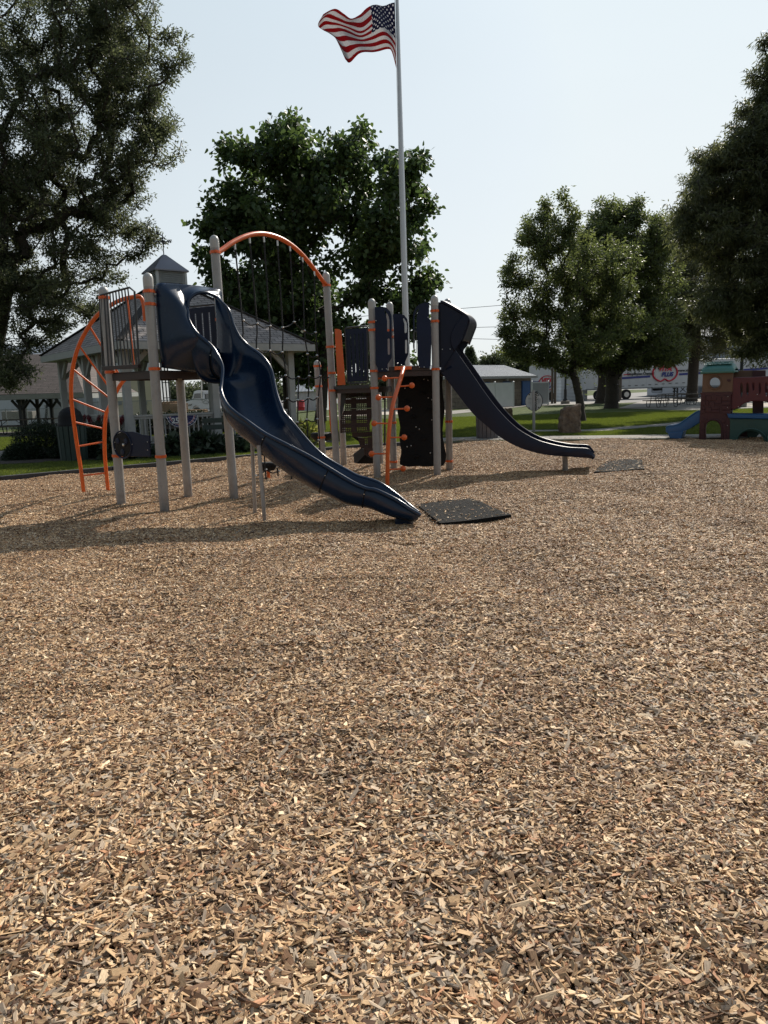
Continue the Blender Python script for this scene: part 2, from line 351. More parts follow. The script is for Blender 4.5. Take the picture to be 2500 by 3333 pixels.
def leafmat(name, c_dark, c_light, trans=.45):
    m, t, b = newmat(name); b.inputs['Roughness'].default_value = .5; b.inputs['Specular IOR Level'].default_value = .35
    at = N(t, 'ShaderNodeAttribute', attribute_name='lv'); r = ramp(t, [(0, c_dark), (1, c_light)])
    t.links.new(at.outputs['Fac'], r.inputs[0]); t.links.new(r.outputs[0], b.inputs['Base Color'])
    tr = N(t, 'ShaderNodeBsdfTranslucent'); hs = N(t, 'ShaderNodeHueSaturation'); hs.inputs['Saturation'].default_value = 1.15; hs.inputs['Value'].default_value = 2.0; hs.inputs['Hue'].default_value = .49
    t.links.new(r.outputs[0], hs.inputs['Color']); t.links.new(hs.outputs[0], tr.inputs[0])
    mx = N(t, 'ShaderNodeMixShader'); mx.inputs[0].default_value = trans
    out = t.nodes['Material Output']; t.links.new(b.outputs[0], mx.inputs[1]); t.links.new(tr.outputs[0], mx.inputs[2]); t.links.new(mx.outputs[0], out.inputs[0])
    return m
m_oakl = leafmat('oak leaves', (.028, .036, .022), (.105, .120, .062), .40)
m_catl = leafmat('broad catalpa leaves', (.025, .045, .020), (.085, .125, .042), .36)
m_ashl = leafmat('small green leaves', (.038, .052, .024), (.132, .158, .058), .44)
m_cypl = leafmat('feathery dark leaves', (.036, .044, .024), (.115, .125, .056), .40)
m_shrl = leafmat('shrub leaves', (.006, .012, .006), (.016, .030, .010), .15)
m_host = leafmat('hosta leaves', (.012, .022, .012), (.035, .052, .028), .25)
m_varl = leafmat('yellow edged leaves', (.12, .13, .03), (.35, .36, .12), .4)
m_farl = leafmat('far tree leaves', (.045, .058, .035), (.085, .10, .05), .3)
m_grassb = leafmat('grass blades', (.042, .064, .014), (.115, .140, .036), .45)
m_bark = simple('dark bark', (.045, .036, .029), .95, .4, 12, .8, 40)

# ================================================================ SETTING
BORDER = [(-16, 6.6), (-7.44, 13.97), (-3.31, 17.5), (-.96, 19.72), (1.3, 20.75), (2.9, 21.0), (5.9, 20.2), (10.2, 19.15), (20, 16.7), (20, -8), (-16, -8)]
def dens(poly, step=1.0):
    out = []
    for i in range(len(poly)):
        a = np.array(poly[i], float); b = np.array(poly[(i+1) % len(poly)], float); n = max(1, int(np.linalg.norm(b-a)/step))
        for k in range(n): out.append(a+(b-a)*k/n)
    return out
def inside(x, y, poly):
    x = np.asarray(x); y = np.asarray(y); r = np.zeros(x.shape, bool); n = len(poly)
    for i in range(n):
        x1, y1 = poly[i]; x2, y2 = poly[(i+1) % n]
        if y1 == y2: continue
        c = ((y1 > y) != (y2 > y)) & (x < (x2-x1)*(y-y1)/(y2-y1)+x1); r ^= c
    return r
SCUFF = [(random.Random(k).uniform(-5, 6), random.Random(k+900).uniform(1.6, 12), random.Random(k+50).uniform(.010, .022), random.Random(k+70).uniform(.05, .14)) for k in range(70)]
def relief(x, y):            # gentle humps, footprints and scuffed hollows in the chips
    return (-sum(d_*np.exp(-((x-a_)**2+(y-b_)**2)/r_) for a_, b_, d_, r_ in SCUFF)+.022*np.sin(x*1.7+.6*np.sin(y*1.1))*np.cos(y*1.35+1.0)+.014*np.sin(x*3.9+y*2.3)+.012*np.sin(y*4.4-x*1.9)
            -.05*np.exp(-((x-.9)**2+(y-7.9)**2)/.5)-.04*np.exp(-((x-4.2)**2+(y-13)**2)/.5))
cx0, cy0 = 0.0, 8.0
P0 = dens(BORDER, 1.5); mb = MB(); rows = []
for s_ in (1, 1.12, 1.3, 1.6, 2.0, 2.5, 3.2, 4.2, 5.5, 8, 14, 40, 200):
    row = []
    for p in P0:
        x = cx0+(p[0]-cx0)*s_; y = cy0+(p[1]-cy0)*s_; row.append((x, y, .015+(T(x, y) if s_ > 1 else 0)))
    rows.append(row)
mb.grid(np.array(rows), close=True)
m_lawn, t, b = newmat('lawn'); b.inputs['Roughness'].default_value = .95; b.inputs['Specular IOR Level'].default_value = .15
tc = N(t, 'ShaderNodeTexCoord'); n1 = N(t, 'ShaderNodeTexNoise', i_Scale=.35, i_Detail=4.0); n2 = N(t, 'ShaderNodeTexNoise', i_Scale=18.0, i_Detail=8.0, i_Roughness=.75)
for n_ in (n1, n2): t.links.new(tc.outputs['Object'], n_.inputs['Vector'])
ad = N(t, 'ShaderNodeMix', data_type='FLOAT'); ad.inputs[0].default_value = .6; t.links.new(n1.outputs['Fac'], ad.inputs[2]); t.links.new(n2.outputs['Fac'], ad.inputs[3])
r = ramp(t, [(.36, (.024, .036, .010)), (.5, (.056, .078, .017)), (.64, (.095, .112, .028))]); t.links.new(ad.outputs[0], r.inputs[0]); t.links.new(r.outputs[0], b.inputs['Base Color'])
bp = N(t, 'ShaderNodeBump', i_Strength=.8, i_Distance=.05); t.links.new(n2.outputs['Fac'], bp.inputs['Height']); t.links.new(bp.outputs[0], b.inputs['Normal'])
lawn = mb.build('lawn', m_lawn); tag(lawn, kind='structure')
# chip bed under the chips
xs = np.arange(-16, 20.01, .25); ys = np.arange(-8, 21.26, .25); X, Y = np.meshgrid(xs, ys)
Z = relief(X, Y)-.012
mb = MB(); vs = np.stack([X, Y, Z], 2); nx = len(xs)
keep = inside(X+0.001, Y, [(p[0], p[1]) for p in BORDER]); fs = []
for i in range(len(ys)-1):
    for j in range(nx-1):
        if keep[i, j] or keep[i+1, j] or keep[i, j+1] or keep[i+1, j+1]: fs.append((i*nx+j, i*nx+j+1, (i+1)*nx+j+1, (i+1)*nx+j))
mb.add(vs.reshape(-1, 3), fs)
m_soil = simple('dark wood fines', (.10, .068, .042), .95, .45, 9, .8, 160, col2=(.035, .024, .016))
bed = mb.build('ground', m_soil, smooth='full'); tag(bed, kind='structure')

# scatter one tile set over many points with geometry nodes (one object of stuff)
def scatter(name, tiles, pts, rots, idx, label, cat=None):
    col = bpy.data.collections.new(name+' tiles')
    for t_ in tiles: col.objects.link(t_)
    me = bpy.data.meshes.new(name); me.from_pydata([tuple(p) for p in pts], [], [])
    a = me.attributes.new('rot', 'FLOAT_VECTOR', 'POINT'); a.data.foreach_set('vector', np.asarray(rots, float).ravel())
    a = me.attributes.new('idx', 'INT', 'POINT'); a.data.foreach_set('value', np.asarray(idx, np.int32))
    o = bpy.data.objects.new(name, me); sc.collection.objects.link(o)
    ng = bpy.data.node_groups.new(name+' scatter', 'GeometryNodeTree')
    ng.interface.new_socket('Geometry', in_out='INPUT', socket_type='NodeSocketGeometry'); ng.interface.new_socket('Geometry', in_out='OUTPUT', socket_type='NodeSocketGeometry')
    gi = ng.nodes.new('NodeGroupInput'); go = ng.nodes.new('NodeGroupOutput')
    ci = ng.nodes.new('GeometryNodeCollectionInfo'); ci.inputs[0].default_value = col; ci.inputs[1].default_value = True; ci.inputs[2].default_value = True
    ip = ng.nodes.new('GeometryNodeInstanceOnPoints'); ip.inputs['Pick Instance'].default_value = True
    na = ng.nodes.new('GeometryNodeInputNamedAttribute'); na.data_type = 'FLOAT_VECTOR'; na.inputs['Name'].default_value = 'rot'
    nb = ng.nodes.new('GeometryNodeInputNamedAttribute'); nb.data_type = 'INT'; nb.inputs['Name'].default_value = 'idx'
    L = ng.links.new; L(gi.outputs[0], ip.inputs['Points']); L(ci.outputs[0], ip.inputs['Instance'])
    L(nb.outputs[0], ip.inputs['Instance Index']); L(na.outputs[0], ip.inputs['Rotation']); L(ip.outputs[0], go.inputs[0])
    md = o.modifiers.new('scatter', 'NODES'); md.node_group = ng
    return tag(o, label, cat, kind='stuff')
def chip_verts(rng, n, sx, sy, big=1.0, zmax=.02):
    L = np.clip(rng.lognormal(math.log(.020), .55, n), .006, .07)*big; W = np.clip(rng.lognormal(math.log(.0064), .48, n), .0016, .019)*big
    W = np.minimum(W, L*.65); H = np.clip(rng.lognormal(math.log(.0030), .42, n), .001, .008)
    c = np.array([[-1, -1, -1], [1, -1, -1], [1, 1, -1], [-1, 1, -1], [-1, -1, 1], [1, -1, 1], [1, 1, 1], [-1, 1, 1]], float)
    P = c[None]*np.stack([L, W, H], 1)[:, None, :]*.5
    P += rng.normal(0, 1, P.shape)*np.stack([L*.07, W*.16, H*.12], 1)[:, None, :]
    P[:, [1, 2, 5, 6], 0] += (rng.normal(0, .10, n)*L)[:, None]*np.sign(c[[1, 2, 5, 6], 1])[None]
    tap = rng.uniform(.35, 1.05, n); P[:, [1, 2, 5, 6], 1] *= tap[:, None]
    loc = P.copy()
    yaw = rng.uniform(0, 2*np.pi, n); pit = rng.normal(0, .24, n); rol = rng.normal(0, .38, n)
    cr, sr = np.cos(rol)[:, None], np.sin(rol)[:, None]; y = P[..., 1]*cr-P[..., 2]*sr; z = P[..., 1]*sr+P[..., 2]*cr; P[..., 1] = y; P[..., 2] = z
    cp, sp = np.cos(pit)[:, None], np.sin(pit)[:, None]; x = P[..., 0]*cp-P[..., 2]*sp; z = P[..., 0]*sp+P[..., 2]*cp; P[..., 0] = x; P[..., 2] = z
    cy, sy_ = np.cos(yaw)[:, None], np.sin(yaw)[:, None]; x = P[..., 0]*cy-P[..., 1]*sy_; y = P[..., 0]*sy_+P[..., 1]*cy; P[..., 0] = x; P[..., 1] = y
    P[..., 0] += rng.uniform(-sx/2, sx/2, n)[:, None]; P[..., 1] += rng.uniform(-sy/2, sy/2, n)[:, None]; P[..., 2] += (rng.beta(2.2, 1.5, n)*zmax)[:, None]
    k3 = rng.choice(n, max(1, n//260), replace=False); P[k3] = P[k3]-P[k3].mean(axis=1, keepdims=True)*0
    pal = np.array([(.66, .465, .27), (.56, .395, .235), (.38, .25, .145), (.50, .405, .30), (.34, .285, .225), (.19, .11, .062), (.86, .69, .47), (.50, .27, .15), (.10, .056, .034), (.74, .58, .39)])
    k = rng.choice(len(pal), n, p=[.15, .15, .15, .10, .08, .13, .08, .05, .07, .04])
    col = pal[k]*rng.uniform(.74, 1.18, (n, 1))*np.array([1.02, 1.0, .985]); loc[..., 0] += rng.uniform(0, 50, n)[:, None]
    return P, loc, col
def chips_mesh(name, P, loc, col, mat):
    n = len(P); me = bpy.data.meshes.new(name)
    q = np.array([[3, 2, 1, 0], [4, 5, 6, 7], [0, 1, 5, 4], [1, 2, 6, 5], [2, 3, 7, 6], [3, 0, 4, 7]])
    fs = (q[None]+np.arange(n)[:, None, None]*8).reshape(-1)
    me.vertices.add(n*8); me.vertices.foreach_set('co', P.reshape(-1)); me.loops.add(len(fs)); me.loops.foreach_set('vertex_index', fs.astype(np.int32))
    me.polygons.add(n*6); me.polygons.foreach_set('loop_start', np.arange(0, n*24, 4, dtype=np.int32)); me.update(calc_edges=True)
    a = me.attributes.new('gv', 'FLOAT_VECTOR', 'POINT'); a.data.foreach_set('vector', loc.reshape(-1))
    a = me.attributes.new('col', 'FLOAT_COLOR', 'POINT'); c4 = np.ones((n, 8, 4)); c4[..., :3] = col[:, None, :]; a.data.foreach_set('color', c4.reshape(-1))
    me.materials.append(mat); me.shade_flat(); return bpy.data.objects.new(name, me)
m_chip, t, b = newmat('wood chips'); b.inputs['Roughness'].default_value = .68; b.inputs['Specular IOR Level'].default_value = .28
at = N(t, 'ShaderNodeAttribute', attribute_name='col'); gv = N(t, 'ShaderNodeAttribute', attribute_name='gv')
mp = N(t, 'ShaderNodeMapping'); mp.inputs['Scale'].default_value = (60, 900, 900); t.links.new(gv.outputs['Vector'], mp.inputs[0])
nz = N(t, 'ShaderNodeTexNoise', i_Scale=1.0, i_Detail=3.0); t.links.new(mp.outputs[0], nz.inputs['Vector'])
r = ramp(t, [(.3, (.48, .45, .42)), (.62, (1.15, 1.12, 1.08))]); t.links.new(nz.outputs['Fac'], r.inputs[0])
mx = N(t, 'ShaderNodeMix', data_type='RGBA', blend_type='MULTIPLY'); mx.inputs[0].default_value = 1.0
t.links.new(at.outputs['Color'], mx.inputs[6]); t.links.new(r.outputs[0], mx.inputs[7])
ge = N(t, 'ShaderNodeNewGeometry'); nz2 = N(t, 'ShaderNodeTexNoise', i_Scale=1.1, i_Detail=5.0, i_Roughness=.6); t.links.new(ge.outputs['Position'], nz2.inputs['Vector'])   # damp and faded patches
r2 = ramp(t, [(.32, (.76, .71, .68)), (.5, (.97, .955, .94)), (.7, (1.12, 1.12, 1.12))]); t.links.new(nz2.outputs['Fac'], r2.inputs[0]); mx2 = N(t, 'ShaderNodeMix', data_type='RGBA', blend_type='MULTIPLY'); mx2.inputs[0].default_value = 1.0
t.links.new(mx.outputs[2], mx2.inputs[6]); t.links.new(r2.outputs[0], mx2.inputs[7]); t.links.new(mx2.outputs[2], b.inputs['Base Color'])
rng = np.random.default_rng(4); TS = .3; tiles = []
for i in range(10):
    P, loc, col = chip_verts(rng, 1750 if i < 6 else 2700, TS*1.28, TS*1.28, 1.32 if i < 6 else .95); tiles.append(chips_mesh('chips_%d' % i, P, loc, col, m_chip))
gx = np.arange(-15.5, 20, TS); gy = np.arange(.5, 21.2, TS); pts = []; rots = []; idx = []
for x in gx:
    for y in gy:
        if not bool(inside(np.array(x), np.array(y), BORDER)): continue
        if abs(x) > .60*y+2.6: continue
        e = .12; hx = (relief(x+e, y)-relief(x-e, y))/(2*e); hy = (relief(x, y+e)-relief(x, y-e))/(2*e)
        # slope alignment applied in world space, yaw in quarter turns about the local axis
        q = Matrix.Rotation(math.atan(hy), 3, 'X') @ Matrix.Rotation(-math.atan(hx), 3, 'Y') @ Matrix.Rotation(rng.integers(4)*math.pi/2, 3, 'Z')
        eu = q.to_euler('XYZ'); pts.append((x+rng.uniform(-.01, .01), y+rng.uniform(-.01, .01), relief(x, y)-.010)); rots.append(tuple(eu)); idx.append(rng.integers(6) if math.sin(x*1.3+2*math.sin(y*.7))+math.sin(y*1.9+x*.6)+rng.normal(0, .7) > -.6 else 6+rng.integers(4))
scatter('wood_chips', tiles, pts, rots, idx, 'tan and grey wood chip ground cover filling the play area')

# sheets on the lawn
BAN = []
def sheet(name, poly, mat, z=.006, step=2.0, kind='structure'):
    BAN.append([tuple(p[:2]) for p in poly])
    P = dens(poly, step); c = np.mean(P, axis=0); mb = MB()
    n = len(P); vs = [(p[0], p[1], .015+T(p[0], p[1])+z) for p in P]+[(c[0], c[1], .015+T(c[0], c[1])+z)]
    mb.add(vs, [(i, (i+1) % n, n) for i in range(n)]); o = mb.build(name, mat); tag(o, kind=kind); return o
def strip(name, line, wd, mat, z=.006, h=None):
    L_ = spline([np.array([a, b_, 0]) for a, b_ in line], len(line)*5); mb = MB(); A1 = []; B1 = []
    for i in range(len(L_)):
        tt = unit(L_[min(i+1, len(L_)-1)]-L_[max(i-1, 0)]); nn = np.array([-tt[1], tt[0], 0])*wd/2
        for arr, s_ in ((A1, 1), (B1, -1)):
            p = L_[i]+nn*s_; arr.append((p[0], p[1], .015+T(p[0], p[1])+z))
    BAN.append([q[:2] for q in A1]+[q[:2] for q in B1[::-1]])
    if h is None: mb.grid(np.array([B1, A1]))
    else:
        A0 = [(p[0], p[1], p[2]-h) for p in A1]; B0 = [(p[0], p[1], p[2]-h) for p in B1]; mb.grid(np.array([B0, B1, A1, A0]))
        for e_ in (0, -1): mb.add([A0[e_], A1[e_], B1[e_], B0[e_]], [(0, 1, 2, 3)])
    o = mb.build(name, mat); tag(o, kind='structure'); return o
strip('sidewalk', [(1.4, 21.7), (3.0, 21.85), (6.0, 21.05), (10.4, 19.95), (20, 17.6), (30, 15)], 1.45, m_conc, z=.02, h=.12)
g1 = G(1700, 1405); g2 = G(1900, 1403); g3 = G(2050, 1393); g4 = G(2207, 1380); g5 = G(2350, 1362); g6 = G(2478, 1348)
strip('path', [(3.4, 22.3), (g1[0]-.2, g1[1]), (g2[0]+.2, g2[1]), g3[:2], g4[:2], g5[:2], g6[:2], (26, 33)], .95, m_conc)
pp = [G(2010, 1330)[:2], G(2250, 1337)[:2], G(2420, 1330)[:2], (50, 50), (50, 68), G(2100, 1303)[:2]]
sheet('picnic_pad', pp, m_conc, z=.012)
sheet('yard', [(-3, 62), (8, 73), (22, 62), (90, 60), (300, 300), (-60, 300), (-20, 60)], m_asph, z=.008)
sheet('gravel_road', [(-3.2, 47), (-8, 50), (-8, 62), (-1, 62), (6, 60), (4.2, 48)], m_grav, z=.010)
sheet('restroom_walk', [G(1440, 1352)[:2], G(1560, 1340)[:2], G(1720, 1322)[:2], G(1860, 1318)[:2], (22, 62), (16, 72), (5, 52)], m_conc, z=.012)
sheet('shelter_slab', [(-32, 34.5), (-14.8, 34.5), (-14.8, 43), (-32, 43)], m_conc, z=.03)
sheet('shelter_walk', [G(-200, 1500)[:2], G(170, 1484)[:2], G(170, 1470, -.05)[:2], G(-200, 1484, -.05)[:2]], m_conc, z=.012)
sheet('planting_bed', [(-11.6, 17.0), (-9, 17.6), (-6.9, 18.2), (-4.5, 19.0), (-2.4, 20.6), (-1.2, 22.5), (-2.5, 23.6), (-7, 20.5), (-10.5, 23.5), (-12.4, 22)], m_bed, z=.010)
sheet('gravel_road', [G(2380, 1322)[:2], G(2500, 1324)[:2], (45, 44), (60, 60), (32, 60)], m_grav, z=.016)
# grass blades on the nearer lawn
def leafmesh(name, p, d, n, L, W, lv, mat, heart=False):
    s_ = np.cross(d, n); s_ /= (np.linalg.norm(s_, axis=1, keepdims=True)+1e-9); L = L[:, None]; W = W[:, None]
    nn = np.cross(s_, d)
    if heart: V_ = [p, p+d*L*.18+s_*W*.5-nn*L*.03, p+d*L*.6+s_*W*.38-nn*L*.05, p+d*L, p+d*L*.6-s_*W*.38-nn*L*.05, p+d*L*.18-s_*W*.5-nn*L*.03]
    else: V_ = [p, p+d*L*.45+s_*W*.5, p+d*L, p+d*L*.45-s_*W*.5]
    k = len(V_); V_ = np.stack(V_, 1); m = len(p); me = bpy.data.meshes.new(name)
    me.vertices.add(m*k); me.vertices.foreach_set('co', V_.reshape(-1)); me.loops.add(m*k); me.loops.foreach_set('vertex_index', np.arange(m*k, dtype=np.int32))
    me.polygons.add(m); me.polygons.foreach_set('loop_start', np.arange(0, m*k, k, dtype=np.int32)); me.update(calc_edges=True)
    a = me.attributes.new('lv', 'FLOAT', 'POINT'); a.data.foreach_set('value', np.repeat(lv, k)); me.materials.append(mat)
    return bpy.data.objects.new(name, me)
gt = []
for i in range(4):
    m_ = 800; p = np.stack([rng.uniform(-.27, .27, m_), rng.uniform(-.27, .27, m_), np.full(m_, -.01)], 1)
    d = np.stack([rng.normal(0, .35, m_), rng.normal(0, .35, m_), np.ones(m_)], 1); d /= np.linalg.norm(d, axis=1, keepdims=True)
    n = rng.normal(0, 1, (m_, 3)); n[:, 2] *= .2
    gt.append(leafmesh('grass_%d' % i, p, d, n, rng.uniform(.035, .075, m_), rng.uniform(.006, .011, m_), rng.random(m_), m_grassb))
gxx, gyy = np.meshgrid(np.arange(-22, 26, .5), np.arange(10.5, 40, .5)); gxx = gxx.ravel(); gyy = gyy.ravel()
ok = (np.abs(gxx) < .56*gyy+1.5)
for e in ((0, 0), (.24, .24), (-.24, .24), (.24, -.24), (-.24, -.24)): ok &= ~inside(gxx+e[0], gyy+e[1], BORDER)
for B_ in BAN:
    for e in ((0, 0), (.2, .2), (-.2, .2), (.2, -.2), (-.2, -.2)): ok &= ~inside(gxx+e[0], gyy+e[1], B_)
gxx = gxx[ok]; gyy = gyy[ok]
scatter('grass', gt, [(a, b_, .015+T(a, b_)) for a, b_ in zip(gxx, gyy)], [(0, 0, rng.integers(4)*math.pi/2) for _ in gxx], rng.integers(0, 4, len(gxx)), 'short green mown grass blades on the park lawn')
# ================================================================ BORDER EDGING
BAN_ = BAN
def edging(name, line, wd, h, mat, label):
    th_ = thing(name, (line[0][0], line[0][1], 0), label, 'edging')
    for i in range(len(line)-1):
        a = np.array(line[i]); b_ = np.array(line[i+1]); L_ = np.linalg.norm(b_-a); n = max(1, round(L_/1.2))
        for k in range(n):
            p = a+(b_-a)*(k+.01)/n; q = a+(b_-a)*(k+.99)/n; mb = MB()
            mb.beam((p[0], p[1], .05-h/2+.04), (q[0], q[1], .05-h/2+.04), wd, h); mb.build('edging_board', mat, th_, bevel=.008)
edging('plastic_edging', [(-14, 8.3), (-7.44, 13.97), (-3.31, 17.5), (-.96, 19.72), (1.2, 20.72)], .13, .2, m_edge, 'long dark plastic board edging between wood chips and left lawn')
edging('timber_edging', [(13.4, 18.15), (20, 16.5)], .12, .16, m_edge, 'dark board edging beyond the toy playhouse at far right')

# ================================================================ PLAY STRUCTURE
PS = thing('play_structure', (0, 11.5, 0), 'large playground climber with grey posts, two dark blue slides, orange arch and rope net', 'playground climber')
def post(x, y, x1, y1, z1, r=.0635, ground=-.1, cap=True):
    mb = MB(); a = np.array([x, y, ground]); b_ = np.array([x1, y1, z1-r*1.0]); mb.tube([a, b_], r, 20)
    o = mb.build('post', m_post, PS, smooth=True)
    if cap:
        t_ = unit(b_-a); MB().lathe(b_, [(r*1.02, -.10), (r*1.03, 0), (r*.97, .025), (r*.8, .048), (r*.5, .066), (r*.2, .075), (0, .077)], 20, t_).build('post_cap', m_cap, o, smooth=True)
    return (a, b_, r, o)
def clampz(ps, z, d=None, w_=.038):
    a, b_, r, o = ps; t_ = (b_-a); c = a+t_*((z-a[2])/t_[2]); t_ = unit(t_)
    mb = MB(); mb.lathe(c, [(r*1.0, -w_/2), (r+.011, -w_/2), (r+.011, w_/2), (r*1.0, w_/2)], 20, t_)
    if d is not None:
        d = unit((d[0], d[1], 0)); mb.box(c+d*(r+.022), (.05, .026, w_), math.atan2(d[1], d[0])+0)
        s_ = np.array([-d[1], d[0], 0]); mb.ball(c+d*(r+.028)+s_*.016, .009, 6); mb.ball(c+d*(r+.028)-s_*.016, .009, 6)
    return mb.build('clamp', m_orange, o, smooth=True)
pa = post(-3.72, 10.14, -3.71, 10.14, 3.0); pb = post(-2.97, 9.66, -2.95, 9.66, 3.08); pc = post(-3.01, 11.04, -3.01, 11.04, 1.86, cap=False); pd = post(-2.22, 10.63, -2.275, 10.63, 3.72)
pj = post(-.84, 13.25, -.905, 13.25, 3.60); ph = post(-.10, 12.73, -.11, 12.73, 3.06); pe = post(.96, 12.66, .955, 12.66, 3.08); pi_ = post(.21, 13.76, .21, 13.76, 3.12); pf = post(1.26, 13.59, 1.26, 13.59, 3.13)
pk = post(-.81, 15.1, -.83, 15.1, 1.62, cap=False); pm = post(-.05, 14.9, -.05, 14.9, 1.62, cap=False); pl = post(-1.16, 14.1, -1.2, 14.1, 2.12)
Ag, Bg, Cg, Dg = (-3.72, 10.14), (-2.97, 9.66), (-3.01, 11.04), (-2.22, 10.63)
Hg, Eg, Ig, Fg, Jg, Kg, Mg = (-.10, 12.73), (.96, 12.66), (.21, 13.76), (1.26, 13.59), (-.84, 13.25), (-.81, 15.1), (-.05, 14.9)
DZ1, DZ2, DZ3 = 1.86, 1.86, 1.60
def deck(poly, z, name='deck'):
    c = np.mean(np.array(poly), axis=0); P = [tuple(c+(np.array(p)-c)*1.0) for p in poly]
    mb = MB(); mb.prism([(p[0], p[1], z-.02) for p in P], (0, 0, .02)); n = len(P)
    for i in range(n): mb.beam((*P[i], z-.065), (*P[(i+1) % n], z-.065), .035, .085)
    k = 6
    for i in range(1, k):
        u = i/k; a = np.array(P[0])*(1-u)+np.array(P[1])*u; b_ = np.array(P[3])*(1-u)+np.array(P[2])*u; mb.beam((*a, z-.05), (*b_, z-.05), .012, .05)
    return mb.build(name, m_dark, PS)
deck([Ag, Bg, Dg, Cg], DZ1); deck([Hg, Eg, Fg, Ig], DZ2); deck([Hg, Jg, (-.62, 14.6), Ig], DZ3)
for ps, zs in ((pa, (2.86, 1.87, .72)), (pb, (2.86, 2.70, 1.88, .73)), (pd, (3.50, 2.58, 1.84)), (pj, (3.38, 2.32, 1.86, 1.55)), (ph, (2.68, 2.55, 1.86, 1.57)), (pe, (2.83, 2.66, 1.86)), (pi_, (2.62, 2.5, 1.84, .92, .18)), (pf, (1.84, .92, .18)), (pl, (2.02, 1.64, .66))):
    for z in zs: clampz(ps, z, (.3, -1))

# bar barrier between posts A and B
def bar_barrier():
    q = MB(); pts = [V(547, 952 if 0 else 1195, Ag, Bg)]
    a = V(345, 1192, Ag, Bg); a2 = V(334, 962, Ag, Bg); b1 = V(432, 937, Ag, Bg); b2 = V(448, 950, Ag, Bg); b3 = V(463, 1185, Ag, Bg)
    n_ = unit((Bg[1]-Ag[1], -(Bg[0]-Ag[0]), 0))*.05
    fr = [a+n_, a2+n_+np.array([0, 0, -.03]), a2+n_+np.array([.03, -.02, 0]), b1+n_, b2+n_, b3+n_]
    q.tube(fr, .014, 8); o = q.build('barrier_frame', m_frame, PS, smooth=True)
    for i in range(10):
        u = (i+.6)/10.2; t_ = a2*(1-u)+b1*u+n_; bt = a*(1-u)+b3*u+n_; MB().tube([bt, t_], .0095, 8).build('bar', m_frame, o, smooth=True)
    MB().beam(a+n_-np.array([0, 0, .03]), b3+n_-np.array([0, 0, .03]), .05, .05).build('barrier_rail', m_dark, PS)
bar_barrier()
# slotted panel between C and D, seen through the slide mouth
def slot_panel(corners, slots, mat, th=.02, frame=None, parent=None, name='slotted_panel'):
    # corners: TL, TR, BR, BL 3D; slats with gaps
    TL, TR, BR, BL = [np.array(c) for c in corners]; nrm = unit(np.cross(TR-TL, BL-TL)); mb = MB(); k = slots
    def pt(u, v): return (TL*(1-u)+TR*u)*(1-v)+(BL*(1-u)+BR*u)*v
    us = np.concatenate([[i/(k+1)+(.0 if i == 0 else .03), (i+1)/(k+1)-(.03 if i < k else 0)] for i in range(k+1)])
    for i in range(0, 2*k+1, 2): mb.prism([pt(us[i]+(0 if i == 0 else -.005), .0), pt(us[i+1]+.0, 0), pt(us[i+1], 1), pt(us[i], 1)], nrm*th)
    for i in range(1, 2*k, 2):
        mb.prism([pt(us[i], 0), pt(us[i+1], 0), pt(us[i+1], .1), pt(us[i], .1)], nrm*th); mb.prism([pt(us[i], .9), pt(us[i+1], .9), pt(us[i+1], 1), pt(us[i], 1)], nrm*th)
    o = mb.build(name, mat, parent or PS)
    if frame:
        e = .03; P = [pt(-e, .05), pt(-e, -.01), pt(.05, -e), pt(.95, -e), pt(1+e, -.01), pt(1+e, .05), pt(1+e, .95), pt(1+e, 1.01), pt(.95, 1+e), pt(.05, 1+e), pt(-e, 1.01), pt(-e, .95), pt(-e, .05)]
        MB().tube(P, .015, 8).build('panel_frame', frame, o, smooth=True)
    return o
z0, z1 = 1.98, 2.78
def lerp2(a, b_, u, z): return (a[0]+(b_[0]-a[0])*u, a[1]+(b_[1]-a[1])*u, z)
slot_panel([lerp2(Cg, Dg, .14, z1), lerp2(Cg, Dg, .86, z1), lerp2(Cg, Dg, .86, z0), lerp2(Cg, Dg, .14, z0)], 4, m_navy, frame=m_frame)
# blue slotted panel on the lower deck
c_ = [V(1126, 1072, Jg, Hg), V(1194, 1066, Jg, Hg), V(1196, 1240, Jg, Hg), V(1134, 1243, Jg, Hg)]
slot_panel(c_, 4, m_navy, frame=m_frame)

